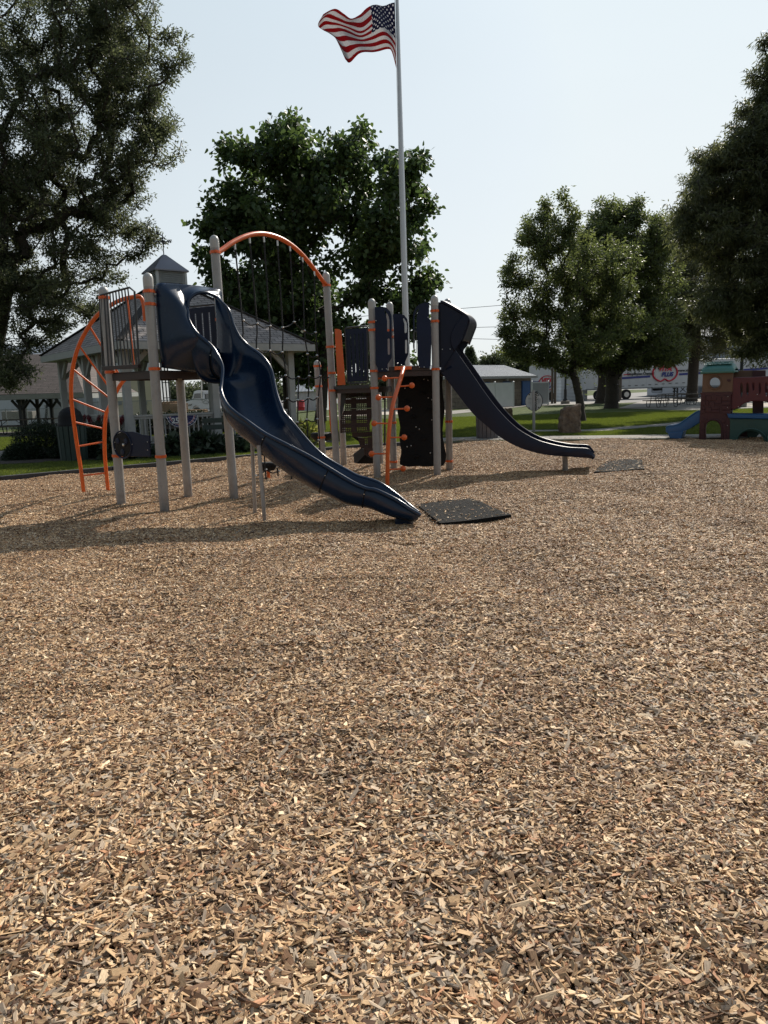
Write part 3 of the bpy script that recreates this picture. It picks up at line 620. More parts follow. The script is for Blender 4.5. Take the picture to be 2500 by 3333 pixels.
# wheel activity panel between A and B, low
def wheel_panel():
    n_ = unit((Bg[1]-Ag[1], -(Bg[0]-Ag[0]), 0)); px = [(388, 1413), (400, 1411), (410, 1407), (425, 1404), (445, 1404), (460, 1408), (475, 1414), (490, 1416), (500, 1416), (502, 1485), (400, 1484), (392, 1480), (388, 1460)]
    P = [V(x, y, Ag, Bg)+n_*.05 for x, y in px]; o = MB().prism(P, n_*.022).build('activity_panel', m_navy, PS, bevel=.004)
    c = V(413.5, 1446, Ag, Bg)+n_*.075; u = unit((Bg[0]-Ag[0], Bg[1]-Ag[1], 0)); r = .185
    w_ = MB().tube([c+(u*math.cos(a)+np.array([0, 0, 1])*math.sin(a))*r for a in np.linspace(0, 2*math.pi, 33)], .012, 8).build('ring', m_navy, o, smooth=True)
    MB().lathe(c, [(r-.02, -.005), (r-.02, .006), (.03, .008), (0, .008)], 28, n_).build('disc', m_black, o, smooth=True)
    MB().lathe(c+u*.05, [(.02, .0), (.02, .03), (.012, .036), (0, .036)], 12, n_).build('hub', m_alu, o, smooth=True)
    for k in range(3):
        a = k*2.1+.5; MB().lathe(c+(u*math.cos(a)+np.array([0, 0, 1])*math.sin(a))*.1, [(.04, 0), (.04, .014), (.03, .016), (.0, .016)], 14, n_).build('cog', m_navy, o, smooth=True)
    for x, y in ((389.5, 1438), (390, 1461), (495, 1437), (496, 1463), (446, 1445)): MB().ball(V(x, y, Ag, Bg)+n_*.078, .008, 6).build('bolt', m_bolt, o)
wheel_panel()

# orange twisted loop ladder at left
def loop_ladder():
    def pxl(L_): return L_
    base1 = G(273, 1608); base2 = G(352, 1597)
    l1 = [(273, 1608, 11.62), (265, 1540, 11.6), (249, 1438, 11.58), (240.5, 1376, 11.5), (235, 1333, 11.4), (231.5, 1293, 11.3), (231.5, 1239, 11.2), (238.7, 1185, 11.1), (253, 1134, 11.0), (271, 1094, 10.9), (296.6, 1051, 10.85), (325, 1018, 10.8), (356, 997, 10.8), (376, 984, 10.85), (410, 971, 10.9), (440, 966, 10.95), (458, 968, 11.0), (468, 995, 11.0), (472, 1045, 11.0)]
    l2 = [(352, 1597, 12.05), (346, 1540, 12.05), (341, 1480, 12.0), (340, 1430, 11.95), (341.5, 1380, 11.85), (346, 1345, 11.7), (353, 1330, 11.6), (366, 1300, 11.45), (380, 1273, 11.3), (395, 1248, 11.2), (412, 1230, 11.1), (432, 1220, 11.05), (455, 1215, 11.0)]
    out = []
    for L_, r in ((l1, .030), (l2, .030)):
        P = [A(*q) for q in L_]; P[0][2] = -.1; S_ = spline(P, 60); out.append(S_); MB().tube(S_, r, 12).build('ladder_rail', m_orange, PS, smooth=True)
    rg = [((266, 1552), (343, 1544)), ((257, 1442), (340, 1442)), ((249, 1372), (342, 1391)), ((240, 1292), (347, 1343)), ((243, 1207), (352, 1293)), ((266, 1128), (368, 1283)), ((298, 1060), (396, 1238))]
    for (x1, y1), (x2, y2) in rg:
        def near(S_, x, y):
            best = min(S_, key=lambda p: (proj(p)[0]-x)**2+(proj(p)[1]-y)**2); return best
        MB().tube([near(out[0], x1, y1), near(out[1], x2, y2)], .0145, 10).build('rung', m_orange, PS, smooth=True)
    P = [A(412, 965, 10.95), A(418, 1010, 10.95), A(424, 1080, 10.95), A(430, 1140, 10.95), A(435, 1190, 10.95)]
    MB().tube(spline(P, 16), .017, 10).build('grab_rail', m_orange, PS, smooth=True)
def proj(P):
    v = np.array(P)-O_; w_ = v.dot(F_); return (1250+FPX*v.dot(RT)/w_, 1666.5-FPX*v.dot(UP)/w_)
loop_ladder()

# --- curved slide: stations (near rim px, depth, far rim px, depth, trough depth, down bias)
def curved_slide():
    st = [((611, 1000), 9.86, (704, 966), 10.22, 1.00), ((611, 1008), 9.80, (722, 985), 10.12, .98), ((612, 1020), 9.74, (745, 1012), 10.04, .90), ((615, 1044), 9.68, (759, 1056), 9.98, .78), ((640, 1084), 9.62, (780, 1097), 9.93, .58),
          ((686, 1124), 9.58, (810, 1128), 9.92, .44), ((709, 1158), 9.50, (850, 1157), 9.82, .40), ((724, 1195), 9.42, (879, 1196), 9.72, .42), ((722, 1241), 9.28, (891, 1240), 9.62, .41), ((720, 1275), 9.13, (900, 1280), 9.50, .40),
          ((738, 1316), 8.93, (913, 1318), 9.38, .39), ((765, 1342), 8.82, (925, 1345), 9.30, .38), ((802, 1369), 8.72, (945, 1368), 9.22, .37), ((860, 1410), 8.62, (975, 1404), 9.18, .36), ((930, 1446), 8.55, (1012, 1447), 9.13, .36),
          ((1000, 1482), 8.50, (1052, 1484), 9.10, .36), ((1046, 1509), 8.44, (1095, 1512), 9.04, .35), ((1100, 1542), 8.36, (1128, 1530), 8.96, .33), ((1147, 1570), 8.27, (1165, 1550), 8.86, .31), ((1190, 1589), 8.2, (1208, 1562), 8.78, .27),
          ((1227, 1597), 8.14, (1245, 1578), 8.70, .26), ((1290, 1627), 8.04, (1292, 1612), 8.60, .23), ((1333, 1656), 7.98, (1333, 1646), 8.52, .17), ((1368, 1677), 8.00, (1362, 1668), 8.42, .10)]
    Nr = spline([A(*s[0], s[1]) for s in st], 110); Fr = spline([A(*s[2], s[3]) for s in st], 110); D_ = spline([np.array([s[4], 0, 0]) for s in st], 110)[:, 0]
    ih = 24
    K = 17; rows = []
    for i in range(110):
        n_, f_ = Nr[i], Fr[i]; mid = (n_+f_)/2; a = (Nr[min(i+2, 109)]+Fr[min(i+2, 109)])/2-(Nr[max(i-2, 0)]+Fr[max(i-2, 0)])/2
        lat = unit(f_-n_); dn = np.cross(lat, unit(a)); dn = unit(dn); dn = -dn if dn[2] > 0 else dn
        bl = min(1, max(0, (i-14)/22)); dn = unit(dn*bl+np.array([0, 0, -1.0])*(1-bl))
        row = []
        for k in range(K):
            th = math.pi*k/(K-1); c = math.cos(th); s_ = math.sin(th); rb = min(1, max(0, (i-22)/12))*min(1, max(0, (72-i)/14)); u = .5-.5*math.copysign(abs(c)**(.62+.42*rb), c)
            row.append(n_*(1-u)+f_*u+dn*D_[i]*abs(s_)**(.62+.2*rb))
        rows.append(row)
    rows = np.array(rows); o = MB().shell(rows[:, ::1], .022).build('slide_chute', m_slide, PS, smooth='full')
    arch_ = spline([A(611, 1000, 9.86), A(614, 978, 9.88), A(628, 962, 9.92), A(650, 952, 9.98), A(676, 954, 10.08), A(704, 966, 10.22)], 20)
    MB().tube(arch_, .024, 10).build('rim', m_slide, o, smooth=True); MB().tube(Nr, .024, 10).build('rim', m_slide, o, smooth=True); MB().tube(Fr, .024, 10).build('rim', m_slide, o, smooth=True)
    for i in (24, 41, 62, 78, 90):            # moulding seams
        MB().tube([rows[i][k]*1.0+np.array([0, 0, -.006]) for k in range(K)], .0065, 6).build('seam', m_black, o, smooth=True)
        MB().ball(rows[i][1]+unit(rows[i][1]-rows[i][4])*.03, .008, 6).build('bolt', m_bolt, o)
    # hood: thick moulded front panel with the mouth cut in it
    n_ = unit((Dg[1]-Bg[1], -(Dg[0]-Bg[0]), 0)); Bp = (Bg[0]+n_[0]*.02, Bg[1]+n_[1]*.02); Dp = (Dg[0]+n_[0]*.02, Dg[1]+n_[1]*.02)
    outer = [(503, 926), (512, 922), (560, 925), (610, 930), (660, 936), (702, 943), (709, 950), (710, 1000), (708, 1080), (706, 1214), (640, 1212), (580, 1208), (527, 1203), (523, 1180), (512, 1060)]
    inner = [(640, 968), (625, 985), (617, 1020), (620, 1060), (635, 1100), (655, 1150), (660, 1196), (690, 1198), (700, 1180), (702, 1100), (702, 1000), (690, 968), (664, 958)]
    oc = [V(x, y, Bp, Dp) for x, y in outer]; right = unit((Dg[0]-Bg[0], Dg[1]-Bg[1], 0)); ctr = V(655, 1070, Bp, Dp)
    def polar(poly, a):
        d = (math.cos(a), math.sin(a)); Q = [((p-ctr).dot(right), p[2]-ctr[2]) for p in poly]; best = None
        for i in range(len(Q)):
            (x1, y1), (x2, y2) = Q[i], Q[(i+1) % len(Q)]; den = (x2-x1)*d[1]-(y2-y1)*d[0]
            if abs(den) < 1e-9: continue
            u = (y1*d[0]-x1*d[1])/den
            if -1e-6 <= u <= 1+1e-6:
                r_ = (x1+(x2-x1)*u)*d[0]+(y1+(y2-y1)*u)*d[1]
                if r_ > 0 and (best is None or r_ > best): best = r_
        return best or .2
    # the mouth loop follows the two rims and closes under the trough; the skin swells out to it
    loop = list(Nr[ih:0:-1])+list(arch_)+list(Fr[1:ih+1])+[rows[ih][k]+unit(rows[ih][k]-rows[ih][K//2]*.5-(Nr[ih]+Fr[ih])*.25)*.03 for k in range(K-2, 0, -1)]
    R = []; angs = []
    for p in loop:
        q_ = np.array(O_)+(p-O_)*(n_.dot(np.array([Bp[0], Bp[1], 0])-O_)/n_.dot(p-O_)); angs.append(math.atan2(q_[2]-ctr[2], (q_-ctr).dot(right)))
    angs = np.unwrap(np.array(angs)); dirn = np.sign(angs[-1]-angs[0]); angs = np.maximum.accumulate(angs*dirn)*dirn
    for s_ in (0, .0, .08, .2, .35, .5, .65, .8, .9, 1.0):
        row = []
        for p, a in zip(loop, angs):
            ro = polar(oc, a); o0 = ctr+right*math.cos(a)*ro+np.array([0, 0, 1])*math.sin(a)*ro; o1 = o0+n_*(.0 if not R else .09)
            base_ = o1*(1-s_)+p*s_; dd_ = (p-o1).dot(n_); base_ = base_+n_*dd_*(math.sin(s_*math.pi/2)**1.3-s_)
            row.append(base_)
        R.append(row)
    MB().grid(np.array(R), close=True).build('slide_hood', m_slide, PS, smooth='full')
    MB().tube([V(508, 957, Bp, Dp)+n_*.0, V(505, 957, Ag, Bg)], .012, 8).build('hood_rod', m_post, PS, smooth=True)
    f0 = G(1262, 1699); MB().prism([(0.12, 8.16, -.06), (.30, 8.13, -.06), (.34, 8.2, -.06), (.33, 8.36, -.06), (.14, 8.4, -.06)], (0, 0, .12)).build('slide_foot', m_slide, PS, bevel=.02)
    for (bx, by), top in (((830, 1672), (826, 1448)), ((862, 1696), (848, 1470))):
        g = G(bx, by); tp = A(top[0]-6, top[1]-20, g[1]); MB().tube([g-np.array([0, 0, .1]), tp], .024, 12).build('support_leg', m_post, PS, smooth=True)
curved_slide()

# --- straight double slide at right
def straight_slide():
    Yn, Yf = 12.74, 13.50
    up = [(1433, 983), (1445, 985), (1480, 1004), (1512, 1024), (1521, 1034), (1523, 1046), (1513, 1074), (1500, 1108), (1494, 1120), (1484, 1132), (1482, 1146), (1524, 1203), (1574, 1275), (1621, 1336), (1675.5, 1390.6), (1733, 1426.8), (1784, 1444.8), (1849, 1457.5), (1908, 1461), (1922, 1470), (1934, 1486)]
    lo = [(1436, 1215), (1440, 1217), (1494.7, 1289), (1538, 1343.6), (1581.5, 1383), (1624.9, 1419.5), (1675.5, 1448.5), (1729.7, 1468), (1784, 1479), (1834.6, 1482.8), (1914, 1488), (1930, 1493)]
    U = [A(x, y, Yn) for x, y in up]; L_ = [A(x, y, Yn) for x, y in lo]
    cut = [(1433, 983), (1445, 985), (1480, 1004), (1506, 1024), (1500, 1040), (1482, 1062), (1470, 1090), (1468, 1108), (1472, 1126), (1481, 1142)]
    Cn = [A(x, y, Yn) for x, y in cut]; rim = U[11:]; prof = Cn+rim
    n = 60
    # resample rim and lower edge to matching stations so the wall is a clean strip
    def res(P, k):
        P = np.array(P); d = np.r_[0, np.cumsum(np.linalg.norm(np.diff(P, axis=0), axis=1))]; s_ = np.linspace(0, d[-1], k)
        return np.stack([np.interp(s_, d, P[:, j]) for j in range(3)], 1)
    lowS = spline(L_, n); topS = spline([Cn[-1]]+rim, n)
    for nm, y in (('side_wall', 0.0), ('side_wall', Yf-Yn)):
        o = np.array([.29*y, y, 0]); mb = MB()
        mb.shell(np.array([topS+o, (topS*.5+lowS*.5)+o+np.array([0, .03 if y else -.03, 0]), lowS+o]), .028)
        mb.prism([p+o for p in [L_[0]]+Cn+[L_[1]]], (0, .03, 0)); w_ = mb.build(nm, m_slide_r, PS, smooth=True)
        MB().tube(np.r_[np.array(Cn[3:])+o, topS[2:]+o], .017, 8).build('rim', m_slide_r, w_, smooth=True)
    dv = topS[16:]*.62+lowS[16:]*.38+np.array([.11, .38, 0]); dl = lowS[16:]+np.array([.11, .38, 0])
    mb = MB().shell(np.array([dv, dl]), .03); mb.tube(dv, .02, 8); mb.build('centre_divider', m_slide_r, PS, smooth=True)
    fl = lowS*.86+topS*.14; q = [fl+np.array([.29*y, y, 0]) for y in (0, .06, .36, .40, .70, Yf-Yn)]; q[0] = q[0]+np.array([0, 0, .05]); q[2] = q[2]+np.array([0, 0, .015]); 
    MB().shell(np.array(q), -.02).build('slide_bed', m_slide_r, PS, smooth=True)
    # hood roof bridging the two walls
    ht = [np.array(p) for p in (Cn[0], Cn[1], Cn[2])]+[U[3], U[4], U[5], U[6], U[7]]; r1 = spline(ht, 24)
    rowsH = [r1+np.array([.29*y, y, dz]) for y, dz in ((-.005, -.03), (.02, 0), (.2, .012), (.38, .016), (.56, .012), (.745, 0), (.77, -.03))]
    MB().shell(np.array(rowsH), -.03).build('slide_hood', m_slide_r, PS, smooth='full')
    rw = [spline([U[4]+np.array([0, y, 0]), U[6]+np.array([-.0, y, 0]), U[8]+np.array([0, y, 0]), U[10]+np.array([0, y, 0])], 12) for y in (0, Yf-Yn)]
    rc = spline([Cn[3], Cn[4], Cn[6], Cn[9]], 12)
    for y in (0.0, Yf-Yn):
        a = spline([U[4], U[5], U[6], U[7], U[8], U[9], U[10]], 14)+np.array([.29*y, y, 0]); b_ = spline([Cn[3], Cn[4], Cn[5], Cn[6], Cn[7], Cn[8], Cn[9]], 14)+np.array([.29*y, y, 0])
        MB().shell(np.array([a, b_]), .03).build('hood_cheek', m_slide_r, PS, smooth=True)
    g = G(1841, 1531); MB().tube([(g[0], g[1], -.1), (g[0]-.02, g[1], .38)], .048, 14).build('support_leg', m_post, PS, smooth=True)
    for x, y in ((1440, 1137), (1465, 1136)): MB().ball(A(x, y, Yn-.04), .011, 6).build('bolt', m_bolt, PS)
    MB().prism([(p[0], Yn+.02, p[2]) for p in (Cn[0]+[-.16, 0, -.0], Cn[0]+[.02, 0, 0], L_[0]+[.02, 0, .1], L_[0]+[-.14, 0, .1])], (0, .03, 0)).build('slide_side_flange', m_slide_r, PS)
m_slide_r = simple('dark navy moulded plastic', (.005, .009, .026), .42, .25, 1.6, .04, 90, spec=.25)
straight_slide()

# --- blue shaped panels with hand slots on the right tower
def px_panel(out, slots, p, q, mat, th=.022, dn=None, name='entry_panel'):
    mb = MB(); n_ = unit((q[1]-p[1], -(q[0]-p[0]), 0)); 
    X = lambda L_: [V(1000+x/2.765, 900+y/2.765, p, q) for x, y in L_]
    c = bpy.data.curves.new('p', 'CURVE'); c.dimensions = '2D'; c.fill_mode = 'BOTH'; c.extrude = th/2
    u = unit((q[0]-p[0], q[1]-p[1], 0)); org = np.array([p[0], p[1], 0.0])
    for L_ in [out]+slots:
        P = X(L_); s_ = c.splines.new('POLY'); s_.points.add(len(P)-1); s_.use_cyclic_u = True
        for i, w_ in enumerate(P): s_.points[i].co = ((w_-org).dot(u), w_[2], 0, 1)
    o = bpy.data.objects.new('p', c); sc.collection.objects.link(o); dg = bpy.context.evaluated_depsgraph_get()
    me = bpy.data.meshes.new_from_object(o.evaluated_get(dg)); vs = [org+u*v.co[0]+np.array([0, 0, 1])*v.co[1]+n_*(v.co[2]+.07) for v in me.vertices]; fs = [tuple(f.vertices) for f in me.polygons]
    bpy.data.objects.remove(o); bpy.data.curves.remove(c); bpy.data.meshes.remove(me)
    return MB().add(vs, fs).build(name, mat, PS)
def slotpx(x0, y0, x1, y1, w_):
    return [(x0-w_/2, y0+w_), (x0, y0), (x0+w_/2, y0+w_), (x1+w_/2, y1-w_), (x1, y1), (x1-w_/2, y1-w_)]
pn1 = px_panel([(612, 278), (680, 275), (720, 288), (748, 318), (760, 350), (763, 400), (763, 735), (727, 790), (727, 848), (716, 858), (640, 858), (632, 820), (620, 790)], [[(693, 312), (703, 312), (735, 360), (742, 400), (742, 495), (733, 503), (722, 495), (722, 400), (712, 350)], [(726, 566), (736, 558), (746, 568), (748, 640), (748, 700), (738, 708), (728, 698)]], Hg, Eg, m_navy)
pn2 = px_panel([(775, 345), (790, 340), (850, 342), (880, 352), (905, 385), (912, 430), (912, 550), (918, 640), (915, 700), (885, 770), (885, 800), (800, 808), (792, 760), (788, 650), (785, 500), (780, 400)], [[(866, 382), (876, 378), (900, 420), (904, 470), (900, 505), (888, 512), (880, 500), (880, 430)], [(886, 578), (896, 570), (904, 580), (905, 640), (904, 690), (894, 695), (886, 685)]], Ig, Fg, m_navy)
pn3 = px_panel([(1097, 238), (1050, 240), (1010, 255), (975, 285), (957, 330), (953, 370), (953, 480), (962, 488), (990, 490), (992, 720), (990, 750), (1003, 780), (1003, 822), (1100, 828), (1112, 800), (1118, 600), (1112, 400), (1098, 380)], [[(968, 400), (968, 360), (985, 310), (1003, 295), (1006, 305), (990, 340), (985, 380), (985, 480), (968, 474)]], Hg, Eg, m_navy)
pn4 = px_panel([(966, 480), (985, 480), (985, 690), (966, 690), (953, 640), (953, 520)], [[(968, 500), (980, 500), (980, 680), (968, 680)]], Hg, Eg, m_frame, name='hand_loop')
for x, y in ((675, 834), (714, 832), (1010, 815), (1052, 815), (1088, 366), (812, 782), (848, 795), (620, 398)):
    MB().ball(V(1000+x/2.765, 900+y/2.765, (Hg[0], Hg[1]-.09), (Eg[0], Eg[1]-.09)), .012, 6).build('bolt', m_bolt, PS)
for a, b_, m_, y_ in (((735, 810), (1100, 845), m_dark, 0),):
    P = [V(1000+x/2.765, 900+y/2.765, (Hg[0], Hg[1]-.03), (Eg[0], Eg[1]-.03)) for x, y in ((735, 812), (1105, 800), (1105, 842), (735, 850))]
    MB().prism(P, (0, .03, 0)).build('deck_edge', m_dark, PS)
P = [V(1000+x/2.765, 900+y/2.765, (Hg[0], Hg[1]-.07), (Eg[0], Eg[1]-.07)) for x, y in ((785, 810), (943, 806), (940, 836), (785, 842))]
MB().prism(P, (0, .03, 0)).build('climber_plate', m_orange, PS, bevel=.006)
# orange flat boards
P = [V(1000+x/2.765, 900+y/2.765, (Jg[0], Jg[1]-.02), (Hg[0], Hg[1]-.02)) for x, y in ((247, 478), (256, 470), (292, 474), (306, 486), (344, 974), (274, 980))]
MB().prism(P, (0, .02, 0)).build('orange_board', m_orange, PS)
P = [V(1000+x/2.765, 900+y/2.765, (-1.2, 14.2), (-.6, 14.2)) for x, y in ((180, 815), (188, 805), (200, 805), (234, 1405), (214, 1415), (200, 1300))]
MB().prism(P, (0, .02, 0)).build('orange_board', m_orange, PS)
P = [V(1000+x/2.765, 900+y/2.765, (-.1, 13.2), (.9, 13.2)) for x, y in ((634, 868), (702, 876), (704, 925), (638, 925))]
MB().prism(P, (0, .02, 0)).build('orange_board', m_orange, PS)
P = [V(1000+x/2.765, 900+y/2.765, (Jg[0], Jg[1]-.06), (Hg[0], Hg[1]-.06)) for x, y in ((235, 988), (560, 970), (560, 1002), (240, 1018))]
MB().prism(P, (0, .03, 0)).build('deck_edge', m_frame, PS)
# gusset under lower deck
P = [V(1000+x/2.765, 900+y/2.765, (-.9, 13.35), (.1, 13.35)) for x, y in ((305, 1020), (345, 1020), (345, 1120), (300, 1290), (296, 1200))]
MB().prism(P, (0, .02, 0)).build('gusset', m_frame, PS)
# --- perforated stair climber
def stairs():
    def plate(px, Y, tilt=0):
        pts = [A(1050+x/5.53, 1150+y/5.53, Y) for x, y in px]; pts = [p+np.array([0, 0, 0]) for p in pts]
        uv = [(p[0], p[2]) for p in pts]
        MB().add(pts, [tuple(range(len(pts)))]).build('perforated_step', m_perf, PS, uv=uv)
    plate([(415, 650), (880, 640), (880, 780), (420, 795)], 13.9); plate([(415, 800), (880, 785), (880, 985), (400, 992)], 13.75)
    plate([(395, 998), (885, 990), (885, 1175), (320, 1190)], 13.6); plate([(315, 1196), (885, 1182), (850, 1260), (850, 1400), (318, 1437)], 13.45)
    plate([(530, 1425), (900, 1405), (900, 1500), (540, 1510)], 13.9); plate([(640, 1515), (900, 1505), (900, 1700), (680, 1700)], 13.8); plate([(740, 1700), (905, 1700), (910, 1900), (745, 1830)], 13.7)
    P = [A(1050+x/5.53, 1150+y/5.53, 13.95) for x, y in ((530, 1500), (650, 1590), (690, 1710), (560, 1810), (570, 1970), (640, 1985), (912, 1985), (905, 1700), (760, 1700), (770, 1560), (700, 1515))]
    MB().prism(P, (0, .05, 0)).build('stair_stringer', m_black, PS)
    P = [A(1050+x/5.53, 1150+y/5.53, 13.85) for x, y in ((690, 1712), (745, 1720), (750, 1835), (625, 1970), (568, 1968), (557, 1815))]
    MB().prism(P, (0, .03, 0)).build('stair_foot', m_frame, PS)
    for k, y in enumerate((790, 990, 1188)): MB().beam(A(1050+400/5.53, 1150+y/5.53, 13.68), A(1050+880/5.53, 1150+(y-10)/5.53, 13.68), .03, .012).build('step_edge', m_frame, PS)
    P = [A(1050+x/5.53, 1150+y/5.53, 13.9) for x, y in ((1040, 650), (1085, 660), (1115, 700), (1122, 800), (1120, 1500), (1118, 1650))]
    MB().tube(spline(P, 20), .018, 8).build('hand_rail', m_frame, PS, smooth=True)
stairs()
# --- black rock wall between the rear posts
def rock_wall():
    px = [(818, 868), (1000, 868), (1220, 868), (1224, 900), (1215, 960), (1222, 1050), (1232, 1130), (1238, 1220), (1226, 1300), (1220, 1380), (1222, 1450), (1236, 1530), (1252, 1600), (1248, 1660), (1228, 1700), (1180, 1716), (1140, 1706), (1080, 1712), (1000, 1706), (920, 1712), (870, 1708), (832, 1690), (836, 1640), (848, 1580), (838, 1520), (828, 1430), (838, 1360), (826, 1290), (812, 1220), (820, 1120), (812, 1040), (820, 960)]
    P = [V(1000+x/2.765, 900+y/2.765, (.3, 13.5), (1.3, 13.40)) for x, y in px]; o = MB().prism(P, (0, .05, 0)).build('climbing_wall', m_black, PS, bevel=.01)
    hp = [(1050, 925), (1088, 933), (1090, 1092), (938, 1180), (980, 1353), (1010, 1373), (900, 1532), (935, 1523), (1108, 1588), (880, 1005), (1122, 1290), (1122, 1108)]
    for x, y in hp: MB().ball(V(1000+x/2.765, 900+y/2.765, (.3, 13.49), (1.3, 13.39)), .013, 8).build('bolt', m_bolt, o, smooth=True)
    random.seed(3)
    for x, y in ((950, 960), (1040, 1050), (900, 1120), (1100, 1200), (960, 1260), (1050, 1460), (900, 1440), (1150, 1380), (980, 1620)):
        MB().ball(V(1000+x/2.765, 900+y/2.765, (.3, 13.47), (1.3, 13.37)), .05, 8, (1, .5, .6)).build('hand_hold', m_black, o, smooth=True)
rock_wall()
# --- orange pole climber with ball ends
def pod_climber():
    q = lambda x, y, Y: A(1000+x/2.765, 900+y/2.765, Y)
    pl_ = [(868, 822, 12.5), (850, 885, 12.25), (828, 960, 12.05), (803, 1040, 11.85), (782, 1110, 11.72), (765, 1185, 11.62), (752, 1260, 11.56), (742, 1340, 11.52), (733, 1440, 11.5), (726, 1560, 11.5), (723, 1700, 11.5), (722, 1892, 11.5)]
    P = spline([q(*p) for p in pl_], 40); P[-1][2] = -.1; MB().tube(P, .034, 14).build('climber_pole', m_orange, PS, smooth=True)
    for (bx, by), (sx, sy) in (((697, 917), (848, 910)), ((640, 1089), (788, 1083)), ((602, 1322), (745, 1322)), ((580, 1595), (728, 1595)), ((942, 980), (818, 990)), ((898, 1188), (772, 1193)), ((873, 1447), (738, 1449)), ((862, 1730), (726, 1738))):
        Yr = min(P, key=lambda p: abs(proj(p)[1]-(900+sy/2.765)))[1]; b_ = q(bx, by, Yr); s_ = q(sx, sy, Yr)
        o = MB().tube([s_, b_], .013, 10).build('rung', m_orange, PS, smooth=True); MB().ball(b_, .048, 18).build('ball_grip', m_orange, o, smooth=True)
pod_climber()
# --- orange arch with rope net
def net():
    p, q = (Dg[0]-.03, Dg[1]), (Jg[0]-.05, Jg[1])
    z2 = lambda x, y: V(600+x/2.765, 700+y/2.765, p, q)
    arch = [(300, 338), (355, 302), (420, 255), (500, 212), (560, 188), (620, 172), (680, 167), (740, 172), (800, 186), (880, 218), (960, 268), (1040, 335), (1120, 425), (1190, 515), (1245, 590), (1280, 632)]
    P = spline([z2(*a) for a in arch], 60); MB().tube(P, .036, 16).build('arch_tube', m_orange, PS, smooth=True)
    f = lambda x, y: V(x, y, p, q)
    ropes = [[(764.6, 796), (790, 1058), (791, 1110), (806, 1300), (826, 1530)], [(812.6, 776), (836, 1052), (835, 1134), (850, 1340), (866, 1560)], [(859, 773), (878, 1060), (879, 1140), (892, 1330), (905, 1550)], [(903, 785), (920, 1066), (920, 1145), (932, 1230), (944, 1440), (950, 1560)], [(944, 803), (957, 1045)], [(984.5, 840), (991, 1076), (1001, 1152), (1006, 1224), (1003, 1297), (999, 1366), (1003, 1440), (1006, 1530)], [(1023, 885), (1028, 1082), (1035, 1156), (1043.5, 1223), (1036, 1294), (1036, 1364), (1040, 1432), (1042, 1520)], [(972, 1230), (970, 1302), (969, 1374), (969, 1470), (972, 1560)]]
    for r in ropes:
        P = spline([f(*a) for a in r], 24); o = MB().tube(P, .012, 7).build('rope', m_rope, PS, smooth=True)
        if r[0][1] < 900: MB().tube([P[0]+np.array([0, 0, .01]), P[0]+np.array([0.002, 0, -.07])], .014, 10).build('rope_end', m_alu, o, smooth=True)
    rows_ = [[(792, 1043), (837, 1053), (879, 1061), (920, 1066), (957.5, 1048), (991, 1076), (1027, 1082)], [(790, 1128), (837, 1136), (878, 1141), (918, 1146)], [(1001, 1152), (1032, 1157)], [(846, 1220), (886, 1224), (929.6, 1222), (972, 1227), (1007, 1223.5), (1043.5, 1223.5), (1072, 1226)], [(850, 1300), (900, 1305), (936, 1297), (970, 1302), (1004, 1295), (1034, 1293)], [(900, 1380), (944, 1372), (969, 1374), (999, 1365), (1034, 1364)], [(1003, 1440), (1038, 1432)], [(833, 1548), (866, 1528), (908, 1533)], [(905, 1520), (950, 1500), (1005, 1490)]]
    for r in rows_:
        for i in range(len(r)-1):
            a, b_ = f(*r[i]), f(*r[i+1]); m = (a+b_)/2-np.array([0, 0, .045 if abs(r[i][1]-r[i+1][1]) < 12 else .02]); MB().tube(spline([a, m, b_], 9), .0105, 7).build('rope', m_rope, PS, smooth=True)
        for c in r: MB().ball(f(*c)-np.array([0, .01, 0]), .021, 8, (1.15, 1, .85)).build('rope_joint', m_alu, PS, smooth=True)
    for bx, by in ((919, 1576), (1040, 1520)):
        pass
net()
# black seat pod behind
def pods():
    for px, py, r, Y in ((872, 1515, .16, 13.2), (1048, 1418, .22, 14.3)):
        c = A(px, py, Y); o = MB().lathe(c, [(0, -.1), (r*.7, -.09), (r, -.02), (r, .04), (r*.9, .06), (0, .05)], 20).build('stepping_pod', m_black, PS, smooth=True)
        MB().tube([c-np.array([0, 0, .08]), (c[0], c[1], -.05)], .03, 10).build('pod_leg', m_orange, o, smooth=True)
pods()

# ================================================================ MATS
def rubber_mat(corners, label, group):
    P = [G(*c) for c in corners]; P = [np.array([p[0], p[1], relief(p[0], p[1])+.035]) for p in P]; n = 16; g = []
    for i in range(n+1):
        u = i/n; a = P[0]*(1-u)+P[1]*u; b_ = P[3]*(1-u)+P[2]*u; g.append([a*(1-v)+b_*v+np.array([0, 0, .006*math.sin(5*u+3*v)+max(0, relief(*(a*(1-v)+b_*v)[:2])-(a*(1-v)+b_*v)[2]+.03)]) for v in np.linspace(0, 1, n+1)])
    g = np.array(g); o = MB().shell(g, -.045 if np.cross(g[1, 0]-g[0, 0], g[0, 1]-g[0, 0])[2] > 0 else .045).build('rubber_mat', m_mat, None)
    return tag(o, label, 'mat', group), g
mat1, gm1 = rubber_mat([(1352, 1650), (1528, 1633), (1664, 1685), (1432, 1708)], 'black rubber mat on chips at the foot of the wavy blue slide', 'landing mats')
mat2, gm2 = rubber_mat([(1975, 1506), (2086, 1499), (2098, 1531), (1935, 1537)], 'half buried black rubber mat beyond the straight slide exit', 'landing mats')
P, loc, col = chip_verts(rng, 1500, 1, 1, 1.2, .003); KEEP = np.r_[130:1500]
